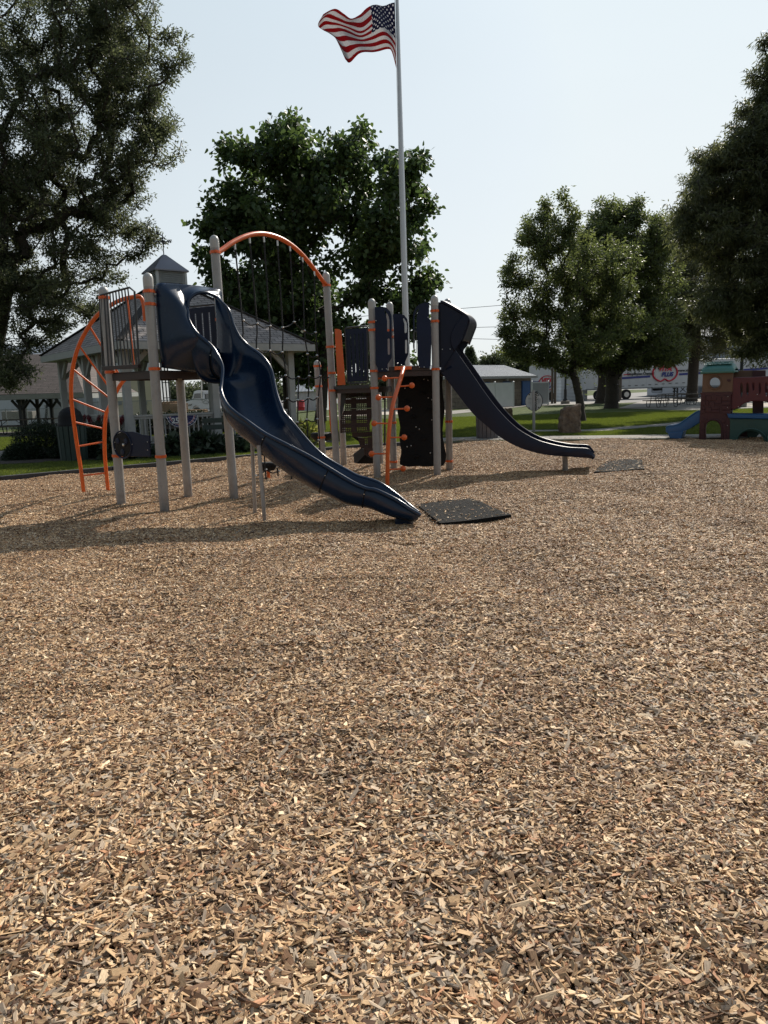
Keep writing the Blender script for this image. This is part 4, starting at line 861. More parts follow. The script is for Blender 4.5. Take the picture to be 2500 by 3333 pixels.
for i in range(len(P)):
    g_ = gm1 if i < 240 else gm2
    if i >= 560:
        g_ = gm1 if i < 820 else gm2; e_ = rng.random(); u, v = [(e_, 0), (e_, .999), (0, e_), (.999, e_)][rng.integers(4)]
    elif i < 240: u, v = rng.beta(1.2, 1.6), rng.random()**.8
    else: u, v = rng.beta(1, 1.5), rng.beta(1, 1.2)
    a = g_[int(u*15.9)][int(v*15.9)]; P[i] = P[i]-P[i].mean(axis=0)+a+np.array([rng.uniform(-.05, .05), rng.uniform(-.05, .05), .012-(rng.random()*.03 if i >= 560 else 0)])
o = chips_mesh('scattered_chips', P[KEEP], loc[KEEP], col[KEEP], m_chip); sc.collection.objects.link(o); tag(o, 'loose wood chips scattered over the two black rubber mats', None, kind='stuff')
ln_ = [(-7.44, 13.97), (-3.31, 17.5), (-.96, 19.72), (1.3, 20.75), (2.9, 21.0), (5.9, 20.2), (10.2, 19.15), (16, 17.7)]; P, loc, col = chip_verts(rng, 1500, 1, 1, 1.3, .003)
for i in range(len(P)):
    k = rng.integers(len(ln_)-1); u = rng.random(); a = np.array(ln_[k])*(1-u)+np.array(ln_[k+1])*u; d = unit(np.array(ln_[k+1])-np.array(ln_[k])); a = a+np.array([-d[1], d[0]])*(.12+abs(rng.normal(0, .3)))
    P[i] = P[i]-P[i].mean(axis=0)+np.array([a[0], a[1], .045])
o = chips_mesh('stray_chips', P, loc, col, m_chip); sc.collection.objects.link(o); tag(o, 'stray wood chips kicked onto the grass and sidewalk edge', None, kind='stuff')

# ================================================================ FLAGPOLE + FLAG
fb = A(1333, 1452, 20.0); ft = A(1291, -60, 20.0); 
fp = thing('flagpole', (fb[0], fb[1], 0), 'tall silver metal flagpole rising behind the climbing tower', 'flagpole')
MB().tube([(fb[0], fb[1], 0), fb*.45+ft*.55, ft], [.085, .07, .042], 20).build('pole', m_pole, fp, smooth=True)
MB().ball(ft+np.array([0, 0, .1]), .1, 14).build('finial', m_pole, fp, smooth=True)
MB().tube([(fb[0]-.1, fb[1]-.1, 1.2), ft-np.array([.06, .05, 0])], .006, 6).build('halyard', m_alu, fp)
MB().lathe((fb[0], fb[1], 0), [(.2, 0), (.2, .03), (.1, .08), (.09, .09)], 20).build('base_collar', m_pole, fp, smooth=True)
m_flag, t, b = newmat('flag cloth'); b.inputs['Roughness'].default_value = .85
tc = N(t, 'ShaderNodeTexCoord'); sx = N(t, 'ShaderNodeSeparateXYZ'); t.links.new(tc.outputs['UV'], sx.inputs[0])
def mth(op, a, b_=None, **k):
    n = N(t, 'ShaderNodeMath', operation=op)
    for i, v in enumerate((a, b_)):
        if v is None: continue
        if isinstance(v, (int, float)): n.inputs[i].default_value = v
        else: t.links.new(v, n.inputs[i])
    return n.outputs[0]
u_, v_ = sx.outputs[0], sx.outputs[1]
stripe = mth('MODULO', mth('FLOOR', mth('MULTIPLY', v_, 13.0)), 2.0)          # v from top: stripe 0 red
red = mth('LESS_THAN', stripe, .5); cant = mth('MULTIPLY', mth('LESS_THAN', u_, .4), mth('LESS_THAN', v_, 7/13))
def starset(nu, nv, ou, ov):
    a = mth('SUBTRACT', mth('FRACT', mth('ADD', mth('MULTIPLY', u_, nu/.4), ou)), .5); c = mth('SUBTRACT', mth('FRACT', mth('ADD', mth('MULTIPLY', v_, nv*13/7), ov)), .5)
    a = mth('MULTIPLY', a, .4/nu*1.45); c = mth('MULTIPLY', c, 7/13/nv*.9)
    return mth('LESS_THAN', mth('SQRT', mth('ADD', mth('MULTIPLY', a, a), mth('MULTIPLY', c, c))), .017)
stars = mth('MAXIMUM', starset(6, 5, 0, 0), starset(6, 5, .5, .5))
mxa = N(t, 'ShaderNodeMix', data_type='RGBA'); mxa.inputs[6].default_value = (.62, .62, .64, 1); mxa.inputs[7].default_value = (.36, .018, .028, 1); t.links.new(red, mxa.inputs[0])
mxb = N(t, 'ShaderNodeMix', data_type='RGBA'); mxb.inputs[6].default_value = (.028, .03, .10, 1); mxb.inputs[7].default_value = (.66, .66, .68, 1); t.links.new(stars, mxb.inputs[0])
mxc = N(t, 'ShaderNodeMix', data_type='RGBA'); t.links.new(cant, mxc.inputs[0]); t.links.new(mxa.outputs[2], mxc.inputs[6]); t.links.new(mxb.outputs[2], mxc.inputs[7])
t.links.new(mxc.outputs[2], b.inputs['Base Color']); tr = N(t, 'ShaderNodeBsdfTranslucent'); t.links.new(mxc.outputs[2], tr.inputs[0]); ms = N(t, 'ShaderNodeMixShader'); ms.inputs[0].default_value = .5
t.links.new(b.outputs[0], ms.inputs[1]); t.links.new(tr.outputs[0], ms.inputs[2]); t.links.new(ms.outputs[0], t.nodes['Material Output'].inputs[0])
cols = [  # (u, five px points top to bottom with depth offsets)
 (0, [(1285, 8, 0), (1287, 62, 0), (1289, 118, 0), (1290, 172, 0), (1291, 226, 0)]),
 (.07, [(1270, 9, -.02), (1275, 60, .03), (1278, 108, .06), (1281, 150, .08), (1276, 172, .10)]),
 (.16, [(1252, 13, -.06), (1256, 54, -.02), (1258, 94, 0), (1262, 132, .0), (1262, 160, .02)]),
 (.28, [(1230, 19, -.1), (1232, 56, -.08), (1234, 92, -.1), (1236, 126, -.12), (1232, 160, -.1)]),
 (.40, [(1205, 28, -.02), (1212, 68, -.1), (1210, 96, -.12), (1208, 130, -.1), (1204, 168, -.05)]),
 (.52, [(1185, 33, .12), (1180, 84, .05), (1172, 112, .08), (1176, 142, .12), (1180, 178, .1)]),
 (.64, [(1168, 42, .2), (1150, 84, .18), (1138, 110, .25), (1150, 150, .2), (1160, 186, .15)]),
 (.74, [(1142, 58, .1), (1118, 82, .12), (1112, 104, .2), (1134, 146, .1), (1145, 193, .08)]),
 (.84, [(1120, 50, -.05), (1085, 72, 0), (1092, 98, .05), (1122, 140, 0), (1134, 197, .02)]),
 (.93, [(1090, 34, -.15), (1056, 60, -.1), (1070, 92, -.05), (1106, 134, -.05), (1128, 198, 0)]),
 (1.0, [(1052, 48, -.2), (1034, 76, -.15), (1052, 92, -.1), (1088, 118, -.1), (1124, 198, .0)])]
us = [c[0] for c in cols]; CP = np.array([[A(x, y, fb[1]-.05+d) for x, y, d in c[1]] for c in cols]); nu, nv = 72, 40
tmp = np.array([spline(CP[:, j], nu) for j in range(5)]); grid_ = np.array([spline(tmp[:, i], nv) for i in range(nu)])
uu = np.interp(np.linspace(0, len(us)-1, nu), range(len(us)), us); uv = []
for i in range(nu):
    for j in range(nv):
        grid_[i, j, 1] += (.035*math.sin(14*uu[i]+3*j/nv)+.10*math.sin(6.28*(1.9*uu[i]+.75*j/nv)))*min(1, uu[i]*4); uv.append((uu[i], min(.9999, j/(nv-1))))
fl = MB().grid(grid_).build('flag', m_flag, None, smooth='full', uv=uv); fl.location = (0, 0, 0)
sd_ = fl.modifiers.new('cloth', 'SOLIDIFY'); sd_.thickness = .004
tag(fl, 'large stars and stripes flag streaming left from the silver flagpole', 'flag')
# ================================================================ GAZEBO
def XP(L_, Y): return [A(x, y, Y) for x, y in L_]
gN, gR, gL = np.array([-6.72, 19.19]), np.array([-1.99, 22.68]), np.array([-11.45, 25.0]); gB = gR+gL-gN; gC = (gR+gL)/2
ur = unit(gR-gN); ul = unit(gL-gN)
gz = thing('gazebo', (gC[0], gC[1], 0), 'open gazebo with grey brown shingle hip roof, pale posts, white railing and louvred cupola', 'gazebo')
ZE, ZA = 3.0, 5.25
def roof_faces(corners, apex, name, mat, parent, over=0):
    for i in range(4):
        a = np.array([*corners[i], ZE]); b_ = np.array([*corners[(i+1) % 4], ZE]); e = np.linalg.norm(b_-a); k = np.dot(apex-a, unit(b_-a)); h = np.linalg.norm(apex-a-unit(b_-a)*k)
        MB().add([a, b_, apex, a-[0, 0, .03], b_-[0, 0, .03], apex-[0, 0, .06]], [(0, 1, 2), (5, 4, 3)]).build(name, mat, parent, uv=[(0, 0), (e, 0), (k, h), (0, 0), (e, 0), (k, h)])
apex = np.array([gC[0], gC[1], ZA]); cs = [gN, gR, gB, gL]
roof_faces([cs[0], cs[1], cs[2], cs[3]], apex, 'roof', m_shing, gz)
for c in cs: MB().beam([*c, ZE+.02], apex+[0, 0, .02], .2, .03).build('hip_cap', m_shing2, gz)
for i in range(4):
    a, b_ = cs[i], cs[(i+1) % 4]; n_ = unit(np.array([b_[1]-a[1], -(b_[0]-a[0])])); o_ = n_*.012
    MB().beam([*(a+o_), ZE-.11], [*(b_+o_), ZE-.11], .03, .20).build('fascia', m_wtrim, gz)
MB().add([[*c, ZE-.19] for c in cs], [(3, 2, 1, 0)]).build('soffit', m_louv, gz)
ins = .55; gp = {'N': gN+ins*(ur+ul)+np.array([-.28, 0]), 'R': gR+ins*(-ur+ul), 'L': gL+ins*(ur-ul)+np.array([-.1, 0]), 'B': A(694, 1350, 27.8)[:2]}
MB().prism([[*(c*.96+gC*.04), -.02] for c in (gp['N'], gp['R'], gp['B'], gp['L'])], (0, 0, .16)).build('floor', m_conc, gz)
def on(a, b_, px): q = V(px, 1350, a, b_); return q[:2]
posts = [gp['N'], gp['R'], gp['L'], gp['B'], (gp['N']+gp['R'])/2, on(gp['L'], gp['N'], 293), on(gp['L'], gp['N'], 341), gp['L']*.5+gp['B']*.5, gp['R']*.5+gp['B']*.5]
ang = math.atan2(ur[1], ur[0])
for i, p in enumerate(posts):
    mb = MB(); mb.box((p[0], p[1], 1.48), (.2, .2, 2.7), ang)
    o = mb.build('post', m_wtrim, gz, bevel=.01)
    for d in ((ur, -ur) if i in (4, 8) else (ul, -ul) if i in (5, 6, 7) else {0: (ur, ul), 1: (-ur, ul), 2: (ur, -ul), 3: (-ur, -ul)}[i]):
        a = np.array([*(p+d*.08), 2.25]); b_ = np.array([*(p+d*.62), 2.78]); MB().beam(a, b_, .09, .13).build('brace', m_wtrim, o)
def railing(a, b_):
    a = np.array(a); b_ = np.array(b_); L_ = np.linalg.norm(b_-a); r_ = MB(); r_.beam([*a, 1.03], [*b_, 1.03], .11, .05); r_.beam([*a, .97], [*b_, .97], .05, .06); r_.beam([*a, .27], [*b_, .27], .06, .07)
    o = r_.build('railing', m_wtrim, gz)
    n = int(L_/.135)
    for i in range(1, n):
        p = a+(b_-a)*i/n; MB().box((p[0], p[1], .62), (.034, .034, .66), ang).build('baluster', m_wtrim, o)
railing(posts[0], posts[4]); railing(posts[4], posts[1]); railing(posts[2], posts[5]); railing(posts[5], posts[6]); railing(posts[6], posts[0]); 
# cupola
cz = A(545, 921, 22.6)[2]; cH = A(545, 862, 22.6)[2]-cz; cA = A(540, 803, 22.6)[2]-cz; hw = .445; cu = MB(); 
def rc(h, z): return [np.array([*(gC+ur*sx_*h+ul*sy_*h), z]) for sx_, sy_ in ((-1, -1), (1, -1), (1, 1), (-1, 1))]
cub = MB(); q0 = rc(hw, cz-.35); q1 = rc(hw, cz+cH+.02); cub.add(q0+q1, [(0, 1, 5, 4), (1, 2, 6, 5), (2, 3, 7, 6), (3, 0, 4, 7), (4, 5, 6, 7)]); cpo = cub.build('cupola', m_louv, gz)
for i in range(4):
    a, b_ = rc(hw+.012, 0)[i], rc(hw+.012, 0)[(i+1) % 4]
    for k in range(8):
        z = cz+.03+k*(cH-.06)/8; t_ = unit(b_-a); n_ = np.array([t_[1], -t_[0], 0])*.035
        MB().add([a+t_*.08+[0, 0, z+.055], b_-t_*.08+[0, 0, z+.055], b_-t_*.08+n_+[0, 0, z], a+t_*.08+n_+[0, 0, z]], [(3, 2, 1, 0), (0, 1, 2, 3)]).build('louvre', m_louv, cpo)
    MB().beam(a+[0, 0, cz-.3], a+[0, 0, cz+cH], .07, .07, up=(*ur, 0)).build('corner_board', m_louv, cpo)
cr = rc(hw+.10, cz+cH); tp = rc(.05, cz+cA)
MB().add(cr+tp+[p-[0, 0, .04] for p in cr], [(0, 1, 5, 4), (1, 2, 6, 5), (2, 3, 7, 6), (3, 0, 4, 7), (4, 5, 6, 7), (8, 9, 1, 0), (9, 10, 2, 1), (10, 11, 3, 2), (11, 8, 0, 3), (11, 10, 9, 8)]).build('cupola_roof', m_cuproof, gz)
# weather vane
vz = cz+cA-.02; wv = thing('weather_vane', (gC[0], gC[1], vz), 'dark iron weather vane with compass letters on top of the gazebo cupola', 'weather vane')
MB().tube([(gC[0], gC[1], vz), (gC[0], gC[1], vz+.66)], .016, 8).build('rod', m_iron, wv)
vx = np.array([1.0, .12, 0]); vy = np.array([-.12, 1.0, 0]); vc = np.array([gC[0], gC[1], vz+.42])
MB().beam(vc-vx*.22, vc+vx*.16, .02, .02).build('compass_arm', m_iron, wv); MB().beam(vc-vy*.2, vc+vy*.2, .02, .02).build('compass_arm', m_iron, wv)
for ch, p in (('W', vc+vx*.20), ('E', vc-vx*.26), ('S', vc-vy*.24), ('N', vc+vy*.24)): put_text(MB(), ch, .13, p, (1, 0, 0), (0, 0, 1), .01, bold=.006).build('letter', m_iron, wv)
MB().ball(vc, .05, 8).build('ball', m_iron, wv); MB().tube([vc+[-.15, 0, .24], vc+[-.02, 0, .18], vc+[.07, 0, .10]], .014, 6).build('arrow', m_iron, wv)
MB().prism([vc+[-.2, 0, .27], vc+[-.15, 0, .34], vc+[-.1, 0, .25], vc+[-.15, 0, .19]], (0, .01, 0)).build('arrow_tail', m_iron, wv); MB().prism([vc+[.05, 0, .14], vc+[.06, 0, .06], vc+[.11, 0, .07]], (0, .01, 0)).build('arrow_head', m_iron, wv)

# bunting fan with writing on the railing
a3 = V(537.5, 1356, gp['N'], gp['R']); b3 = V(639, 1351, gp['N'], gp['R']); nf = unit((gR[1]-gN[1], -(gR[0]-gN[0]), 0))*.09
a3 = a3+nf; b3 = b3+nf; a3[2] = b3[2] = .985; ctr = (a3+b3)/2; R_b = np.linalg.norm(b3-a3)/2; ex = unit(b3-a3)
m_bunt, t, b = newmat('bunting cloth'); b.inputs['Roughness'].default_value = .8
tc = N(t, 'ShaderNodeTexCoord'); sx = N(t, 'ShaderNodeSeparateXYZ'); t.links.new(tc.outputs['UV'], sx.inputs[0])
r = ramp(t, [(0, (.02, .022, .09)), (.72, (.45, .45, .47)), (.76, (.30, .02, .05)), (.81, (.45, .45, .47)), (.84, (.02, .022, .09)), (.95, (.45, .45, .47))], 'CONSTANT'); t.links.new(sx.outputs[0], r.inputs[0]); t.links.new(r.outputs[0], b.inputs['Base Color'])
g_ = []; uv = []
for j in range(9):
    row = []
    for k in range(41):
        th_ = math.pi*k/40; rr = R_b*j/8; row.append(ctr+ex*math.cos(th_)*rr+np.array([0, 0, -1])*math.sin(th_)*rr*.72+nf*(.1+.12*math.sin(k*math.pi/2)*j/8)); uv.append((j/8.0, k/40))
    g_.append(row)
bf = MB().grid(np.array(g_)).build('bunting', m_bunt, None, uv=uv); tag(bf, 'navy half round bunting printed 250 hanging from the gazebo railing', 'bunting'); bf.modifiers.new('cloth', 'SOLIDIFY').thickness = .003
tx = put_text(MB(), '250', .215, ctr+nf*.45-ex*R_b*.36+np.array([0, 0, -.13]), ex, (0, 0, 1), .002, bold=.006).build('lettering', m_whitef, bf)
for k in range(11):
    th_ = math.pi*(k+.5)/11; p = ctr+ex*math.cos(th_)*R_b*.9+np.array([0, 0, -1])*math.sin(th_)*R_b*.9*.72+nf*.32; put_text(MB(), '*', .07, p, ex, (0, 0, 1), .002).build('star', m_whitef, bf)
# red garlands
def garland(a, b_, label, grp):
    a = np.array(a); b_ = np.array(b_); n = 2600; u = rng.random(n); p = a[None]*(1-u[:, None])+b_[None]*u[:, None]; p[:, 2] -= .32*np.sin(np.pi*u)
    d = rng.normal(0, 1, (n, 3)); d /= np.linalg.norm(d, axis=1, keepdims=True); p = p+d*.02
    o = leafmesh('garland', p, d, rng.normal(0, 1, (n, 3)), np.full(n, .07), np.full(n, .012), (rng.random(n) < .12)*1.0, m_tins); sc.collection.objects.link(o); tag(o, label, 'garland', grp)
m_tins = leafmat('red tinsel', (.16, .008, .012), (.3, .28, .32), .1)
gl = [posts[2], posts[5], posts[6], posts[0]]
for i, lb in enumerate(('red tinsel garland draped in the leftmost bay of the gazebo railing', 'red tinsel garland with blue bow in the middle left bay of the gazebo railing', 'red tinsel garland in the bay just left of the front gazebo post')):
    garland([*(gl[i]-ul*.12-ur*.1), 1.0], [*(gl[i+1]+ul*.12-ur*.1), 1.02], lb, 'garlands on the gazebo railing')

# ---- bench
bt = thing('park_bench', (-4.55, 19.3, 0), 'dark green slatted park bench against the gazebo railing', 'bench')
bo = np.array([-4.75, 19.45, 0]); bd = np.array([.93, .36, 0]); bn = np.array([-.36, .93, 0]); L_ = 1.6
def bb(o, x0, x1, y, z, w_, h, name, mat): MB().beam(bo+bd*x0+bn*y+[0, 0, z], bo+bd*x1+bn*y+[0, 0, z], w_, h).build(name, mat, bt, bevel=.004)
for z in (.86, .68): bb(bo, 0, L_, .28, z, .035, .13, 'backrest_board', m_green)
for y in (.0, .12, .24): bb(bo, -.02, L_+.02, y-.04, .44, .11, .035, 'seat_board', m_green)
for x in (.1, L_-.1):
    MB().beam(bo+bd*x+bn*(-.05), bo+bd*x+bn*(-.05)+[0, 0, .42], .06, .06).build('leg', m_green, bt); MB().beam(bo+bd*x+bn*.24, bo+bd*x+bn*.31+[0, 0, .92], .06, .06).build('leg', m_green, bt)

# ---- litter bins with slatted sides
def slat_bin(loc, r, h, mat, label, dome, grp):
    t_ = thing('litter_bin', loc, label, 'litter bin', grp); n = 16
    MB().lathe((loc[0], loc[1], loc[2]), [(r*.86, 0), (r*.93, h)], 20).build('liner', m_black, t_, smooth=True)
    for k in range(n):
        a = 2*math.pi*k/n; c, s_ = math.cos(a), math.sin(a); p = np.array([loc[0]+c*r*.92, loc[1]+s_*r*.92, loc[2]+.02]); q = np.array([loc[0]+c*r, loc[1]+s_*r, loc[2]+h])
        MB().beam(p, q, 2*math.pi*r/n*.86, .03, up=(c, s_, 0)).build('slat', mat, t_)
    if dome:
        MB().lathe((loc[0], loc[1], loc[2]+h), [(r*.98, 0), (r*.98, .05), (r*.9, .08), (r*.88, .22), (r*.75, .34), (r*.5, .42), (r*.2, .46), (0, .465)], 20).build('lid', m_black, t_, smooth=True)
    else: MB().lathe((loc[0], loc[1], loc[2]+h), [(r, 0), (r, .04), (r*.6, .05)], 20).build('lid', m_black, t_, smooth=True)
g = G(243, 1502); slat_bin((g[0], g[1], 0), .33, .88, m_green, 'dark green slatted litter bin with black domed lid beside the shrubs', True, 'litter bins')
g = G(1589, 1430); slat_bin((g[0], g[1]+.2, .02), .33, .92, simple('brown grey slats', (.10, .085, .085), .6, .2, 6), 'brown slatted litter bin seen under the straight slide', False, 'litter bins')

# ---- welcome sign
g = G(1738, 1411); sg = thing('welcome_sign', (g[0], g[1], 0), 'round pale welcome sign on a grey post beyond the straight slide', 'sign')
MB().tube([(g[0], g[1], -.05), (g[0]-.02, g[1], 1.42)], .045, 14).build('post', m_post, sg, smooth=True)
cs_ = A(1738, 1306, g[1]+.06); nrm_ = unit((-.62, -.78, 0)); exs = unit((.78, -.62, 0))
o = MB().lathe(cs_, [(.30, -.012), (.30, .012)], 36, nrm_).build('sign_disc', m_sign, sg); MB().lathe(cs_, [(.315, -.018), (.315, .004), (.30, .004)], 36, nrm_).build('sign_rim', m_black, sg)
put_text(MB(), 'Welcome', .17, cs_+exs*.085+nrm_*.02, (0, 0, -1), exs*1.0, .002, bold=.002).build('lettering', m_black2, sg)
for k in range(5): MB().beam(cs_+exs*(.15+.025*k)+nrm_*.015+[0, 0, .12-.01*k], cs_+exs*(.15+.025*k)+nrm_*.015+[0, 0, -.1+.02*k], .009, .002, up=tuple(nrm_)).build('text_line', m_greyp, sg)
for k in range(5): MB().beam(cs_-exs*.20+nrm_*.015+[0, 0, .1-.045*k], cs_-exs*.08+nrm_*.015+[0, 0, .1-.045*k], .002, .02 if k == 0 else .01, up=(0, 0, 1)).build('text_line', m_greyp, sg)
for dx, dz in ((-.16, .22), (-.16, -.22), (.18, .2), (.18, -.2)): MB().lathe(cs_+exs*dx+[0, 0, dz]+nrm_*.015, [(.022, 0), (.022, .012), (0, .014)], 10, nrm_).build('bolt', m_black, sg)

# ---- boulders
def boulder(loc, w_, d, h, label, seed, lean=0.0):
    import bmesh
    bm = bmesh.new(); bmesh.ops.create_icosphere(bm, subdivisions=5, radius=1.0); r_ = np.random.default_rng(seed); ph = r_.uniform(0, 6, 12)
    for v in bm.verts:
        c = v.co; s_ = max(abs(c.x), abs(c.y), abs(c.z)); k = (1/s_)**.86; x, y, z = c.x*k, c.y*k, c.z*k
        nn_ = .05*math.sin(5*x+ph[0]+3*z)+.045*math.sin(7*y+ph[1]+4*x)+.035*math.sin(11*z+ph[2]+6*x)+.02*math.sin(19*x+ph[3])*math.sin(17*z+ph[4])
        zz = z*(1+.0*x); v.co = (x*(1+nn_)*w_/2*(1-.06*z), y*(1+nn_)*d/2*(1-.1*z), (zz*(1+nn_*.5)+1)*h/2+(lean*x*.5*(z+1)/2*h))
    me = bpy.data.meshes.new('boulder'); bm.to_mesh(me); bm.free(); me.materials.append(m_stone); me.shade_smooth(); o = bpy.data.objects.new('boulder', me); sc.collection.objects.link(o); o.location = loc
    return tag(o, label, 'boulder', 'standing stones')
g = G(1861, 1413); boulder((g[0], g[1]+.25, -.06), .64, .45, .95, 'tall rough brown standing stone on the grass by the sidewalk', 3, .16)
g = G(1655, 1366); boulder((g[0], g[1], -.06), .36, .4, .62, 'smaller pale topped stone half hidden behind the straight slide', 8)

# ---- picnic tables
def table_proto(loc, rz, label, grp):
    t_ = thing('picnic_table', (0, 0, 0), label, 'picnic table', grp)
    for k in range(4): MB().box((0, (k-1.5)*.19, .745), (1.85, .18, .05)).build('table_board', m_wood, t_)
    for s_ in (-1, 1):
        for k in range(2): MB().box((0, s_*(.62+k*.15-.07), .44), (1.85, .14, .05)).build('bench_board', m_wood, t_)
        x = s_*.62; P = spline([np.array(p) for p in ((x, -.26, .72), (x, -.30, .42), (x, -.42, .06), (x, -.55, .03), (x, -.72, .05), (x, -.76, .2), (x, -.74, .42))], 18)
        Q = [np.array([p[0], -p[1], p[2]]) for p in P]; MB().tube(P, .022, 8).build('leg_frame', m_iron, t_, smooth=True); MB().tube(Q, .022, 8).build('leg_frame', m_iron, t_, smooth=True)
        MB().tube([(x, -.76, .41), (x, .76, .41)], .018, 6).build('cross_bar', m_iron, t_); MB().tube([(x, -.3, .71), (x, .3, .71)], .018, 6).build('cross_bar', m_iron, t_); MB().tube([(x, 0, .42), (x-s_*.4, 0, .71)], .014, 6).build('strut', m_iron, t_)
    t_.location = loc; t_.rotation_euler = (0, 0, rz); return t_
tb = table_proto((*A(2155, 1300, 47)[:2], .02), .22, 'nearest picnic table with looped metal legs on the concrete pad', 'picnic tables on the pad')
for px, Y, rz, lb in ((2252, 50.5, .18, 'picnic table on the pad just left of the toy playhouse tower'), (2186, 54, .12, 'middle picnic table on the pad, behind the nearest one')):
    dup(tb, (*A(px, 1300, Y)[:2], .02), rz, lb)
for px, Y, rz, lb in ((38, 36.5, .05, 'leftmost picnic table under the brown shelter roof'), (130, 39, -.12, 'picnic table with pale top under the shelter, right of the dark post')):
    c = dup(tb, (*A(px, 1380, Y)[:2], .05+T(-18, Y)), rz, lb); c['group'] = 'picnic tables in the shelter'
c = dup(tb, (gC[0]+.3, gC[1]-.3, .14), .5, 'picnic table standing inside the gazebo'); del c['group']

# ---- picnic shelter, left
sh = thing('picnic_shelter', (-21, 38.5, T(-20, 38)), 'picnic shelter at far left with brown shingle roof and dark posts', 'shelter')
e0 = A(-140, 1283, 36); e1 = A(272, 1277, 36.0); zt = e1[2]; zb = A(100, 1297, 36)[2]; xl, xr = -25.5, e1[0]; d0, d1 = 36.0, 44.0; zr = A(100, 1153, 40)[2]
MB().add([(xl, d0, zt), (xr, d0, zt), (xr-2.2, 40, zr), (xl, 40, zr), (xr, d0, zt-.05), (xl, d0, zt-.05), (xr-2.2, 40, zr-.05), (xl, 40, zr-.05)], [(0, 1, 2, 3), (5, 7, 6, 4)]).build('roof', m_shing2, sh, uv=[(0, 0), (xr-xl, 0), (xr-xl-2, 5), (0, 5), (0, 0), (0, 0), (0, 0), (0, 0)])
MB().add([(xl, d1, zt), (xr, d1, zt), (xr-2.2, 40, zr), (xl, 40, zr)], [(1, 0, 3, 2), (3, 0, 1, 2)][:1]).build('roof', m_shing2, sh, uv=[(0, 0), (xr-xl, 0), (xr-xl-2, 5), (0, 5)])
MB().add([(xr, d0, zt), (xr, d1, zt), (xr-2.2, 40, zr)], [(0, 1, 2)]).build('roof', m_shing2, sh, uv=[(0, 0), (8, 0), (4, 4.5)])
MB().beam((xl, d0-.02, zt-.17), (xr, d0-.02, zt-.12), .05, .24).build('fascia', m_wtrim, sh); MB().beam((xr+.02, d0, zt-.17), (xr+.02, d1, zt-.12), .05, .24).build('fascia', m_wtrim, sh)
MB().add([(xl, d0+.05, zt-.25), (xr-.05, d0+.05, zt-.25), (xr-.05, d1, zt-.25), (xl, d1, zt-.25)], [(0, 3, 2, 1)]).build('ceiling', m_iron, sh)
for px, Y in ((72, 36.9), (84, 42.5), (128, 41.5), (173, 41.5), (-60, 36.9), (214, 36.9)):
    p = A(px, 1380, Y); q = A(px-6, 1300, Y); z_ = T(-20, Y); po_ = MB().beam((p[0], p[1], z_), (p[0], p[1], zt-.25), .15, .15).build('post', m_iron, sh)
    for s_ in (-1, 1): MB().beam((p[0], p[1], zt-.78), (p[0]+s_*.40, p[1], zt-.28), .08, .12).build('brace', m_iron, po_)

# ---- industrial buildings at left
def boxbuild(name, label, x0, x1, y0, y1, z0, z1, mat, cat='building', extra=None):
    t_ = thing(name, ((x0+x1)/2, (y0+y1)/2, z0), label, cat)
    MB().add([(x0, y0, z0), (x1, y0, z0), (x1, y0, z1), (x0, y0, z1)], [(0, 1, 2, 3)]).build('wall', mat, t_, uv=[(x0, z0), (x1, z0), (x1, z1), (x0, z1)])
    MB().add([(x1, y0, z0), (x1, y1, z0), (x1, y1, z1), (x1, y0, z1)], [(0, 1, 2, 3)]).build('wall', mat, t_, uv=[(y0, z0), (y1, z0), (y1, z1), (y0, z1)])
    MB().add([(x0, y1, z0), (x0, y0, z0), (x0, y0, z1), (x0, y1, z1)], [(0, 1, 2, 3)]).build('wall', mat, t_, uv=[(y0, z0), (y1, z0), (y1, z1), (y0, z1)])
    MB().add([(x1, y1, z0), (x0, y1, z0), (x0, y1, z1), (x1, y1, z1)], [(0, 1, 2, 3)]).build('wall', mat, t_, uv=[(x0, z0), (x1, z0), (x1, z1), (x0, z1)])
    h = (y1-y0)*.12; ym = (y0+y1)/2
    MB().add([(x0-.2, y0-.25, z1), (x1+.2, y0-.25, z1), (x1+.2, ym, z1+h), (x0-.2, ym, z1+h), (x1+.2, y1+.25, z1), (x0-.2, y1+.25, z1)], [(0, 1, 2, 3), (3, 2, 4, 5)]).build('roof', m_mroof, t_, uv=[(x0, 0), (x1, 0), (x1, 5), (x0, 5), (x1, 0), (x0, 0)])
    return t_
bA = boxbuild('mill_building', 'white corrugated mill building behind the chain link fence at left', -48, A(395, 1300, 62)[0], 62, 76, -1.1, 5.0, m_corr)
z_ = -.9; MB().box((A(212, 1340, 61.4)[0], 61.5, .6), (1.6, .9, 3.2)).build('control_cabinet', m_wtrim, bA); MB().beam((A(176, 1390, 61)[0], 61, -1), (A(150, 1330, 61)[0], 61, 1.2), .2, .2).build('strut', m_wtrim, bA); MB().beam((A(150, 1390, 61)[0], 60.6, -1), (A(170, 1290, 61)[0], 60.6, 2.6), .15, .15).build('strut', m_iron, bA)
for k in range(5): MB().tube([(A(196+k*6, 1300, 61)[0], 61.2, 2.5-.3*k), (A(200+k*7, 1330, 61)[0], 61.2, .2+.2*k)], .12, 8).build('pipe', m_greyp, bA)
x0, x1 = A(313, 1300, 60)[0], A(508, 1300, 60)[0]
bB = boxbuild('beige_building', 'tall building with beige lower wall and pale metal upper wall behind the gazebo', x0, x1, 60, 63.6, -1.1, 7.0, m_corr)
bz = A(440, 1237, 60)[2]; MB().box(((x0+x1)/2+.2, 59.93, (bz-1.1)/2), (x1-x0-.6, .1, bz+1.1)).build('wall_panel', m_beige, bB)
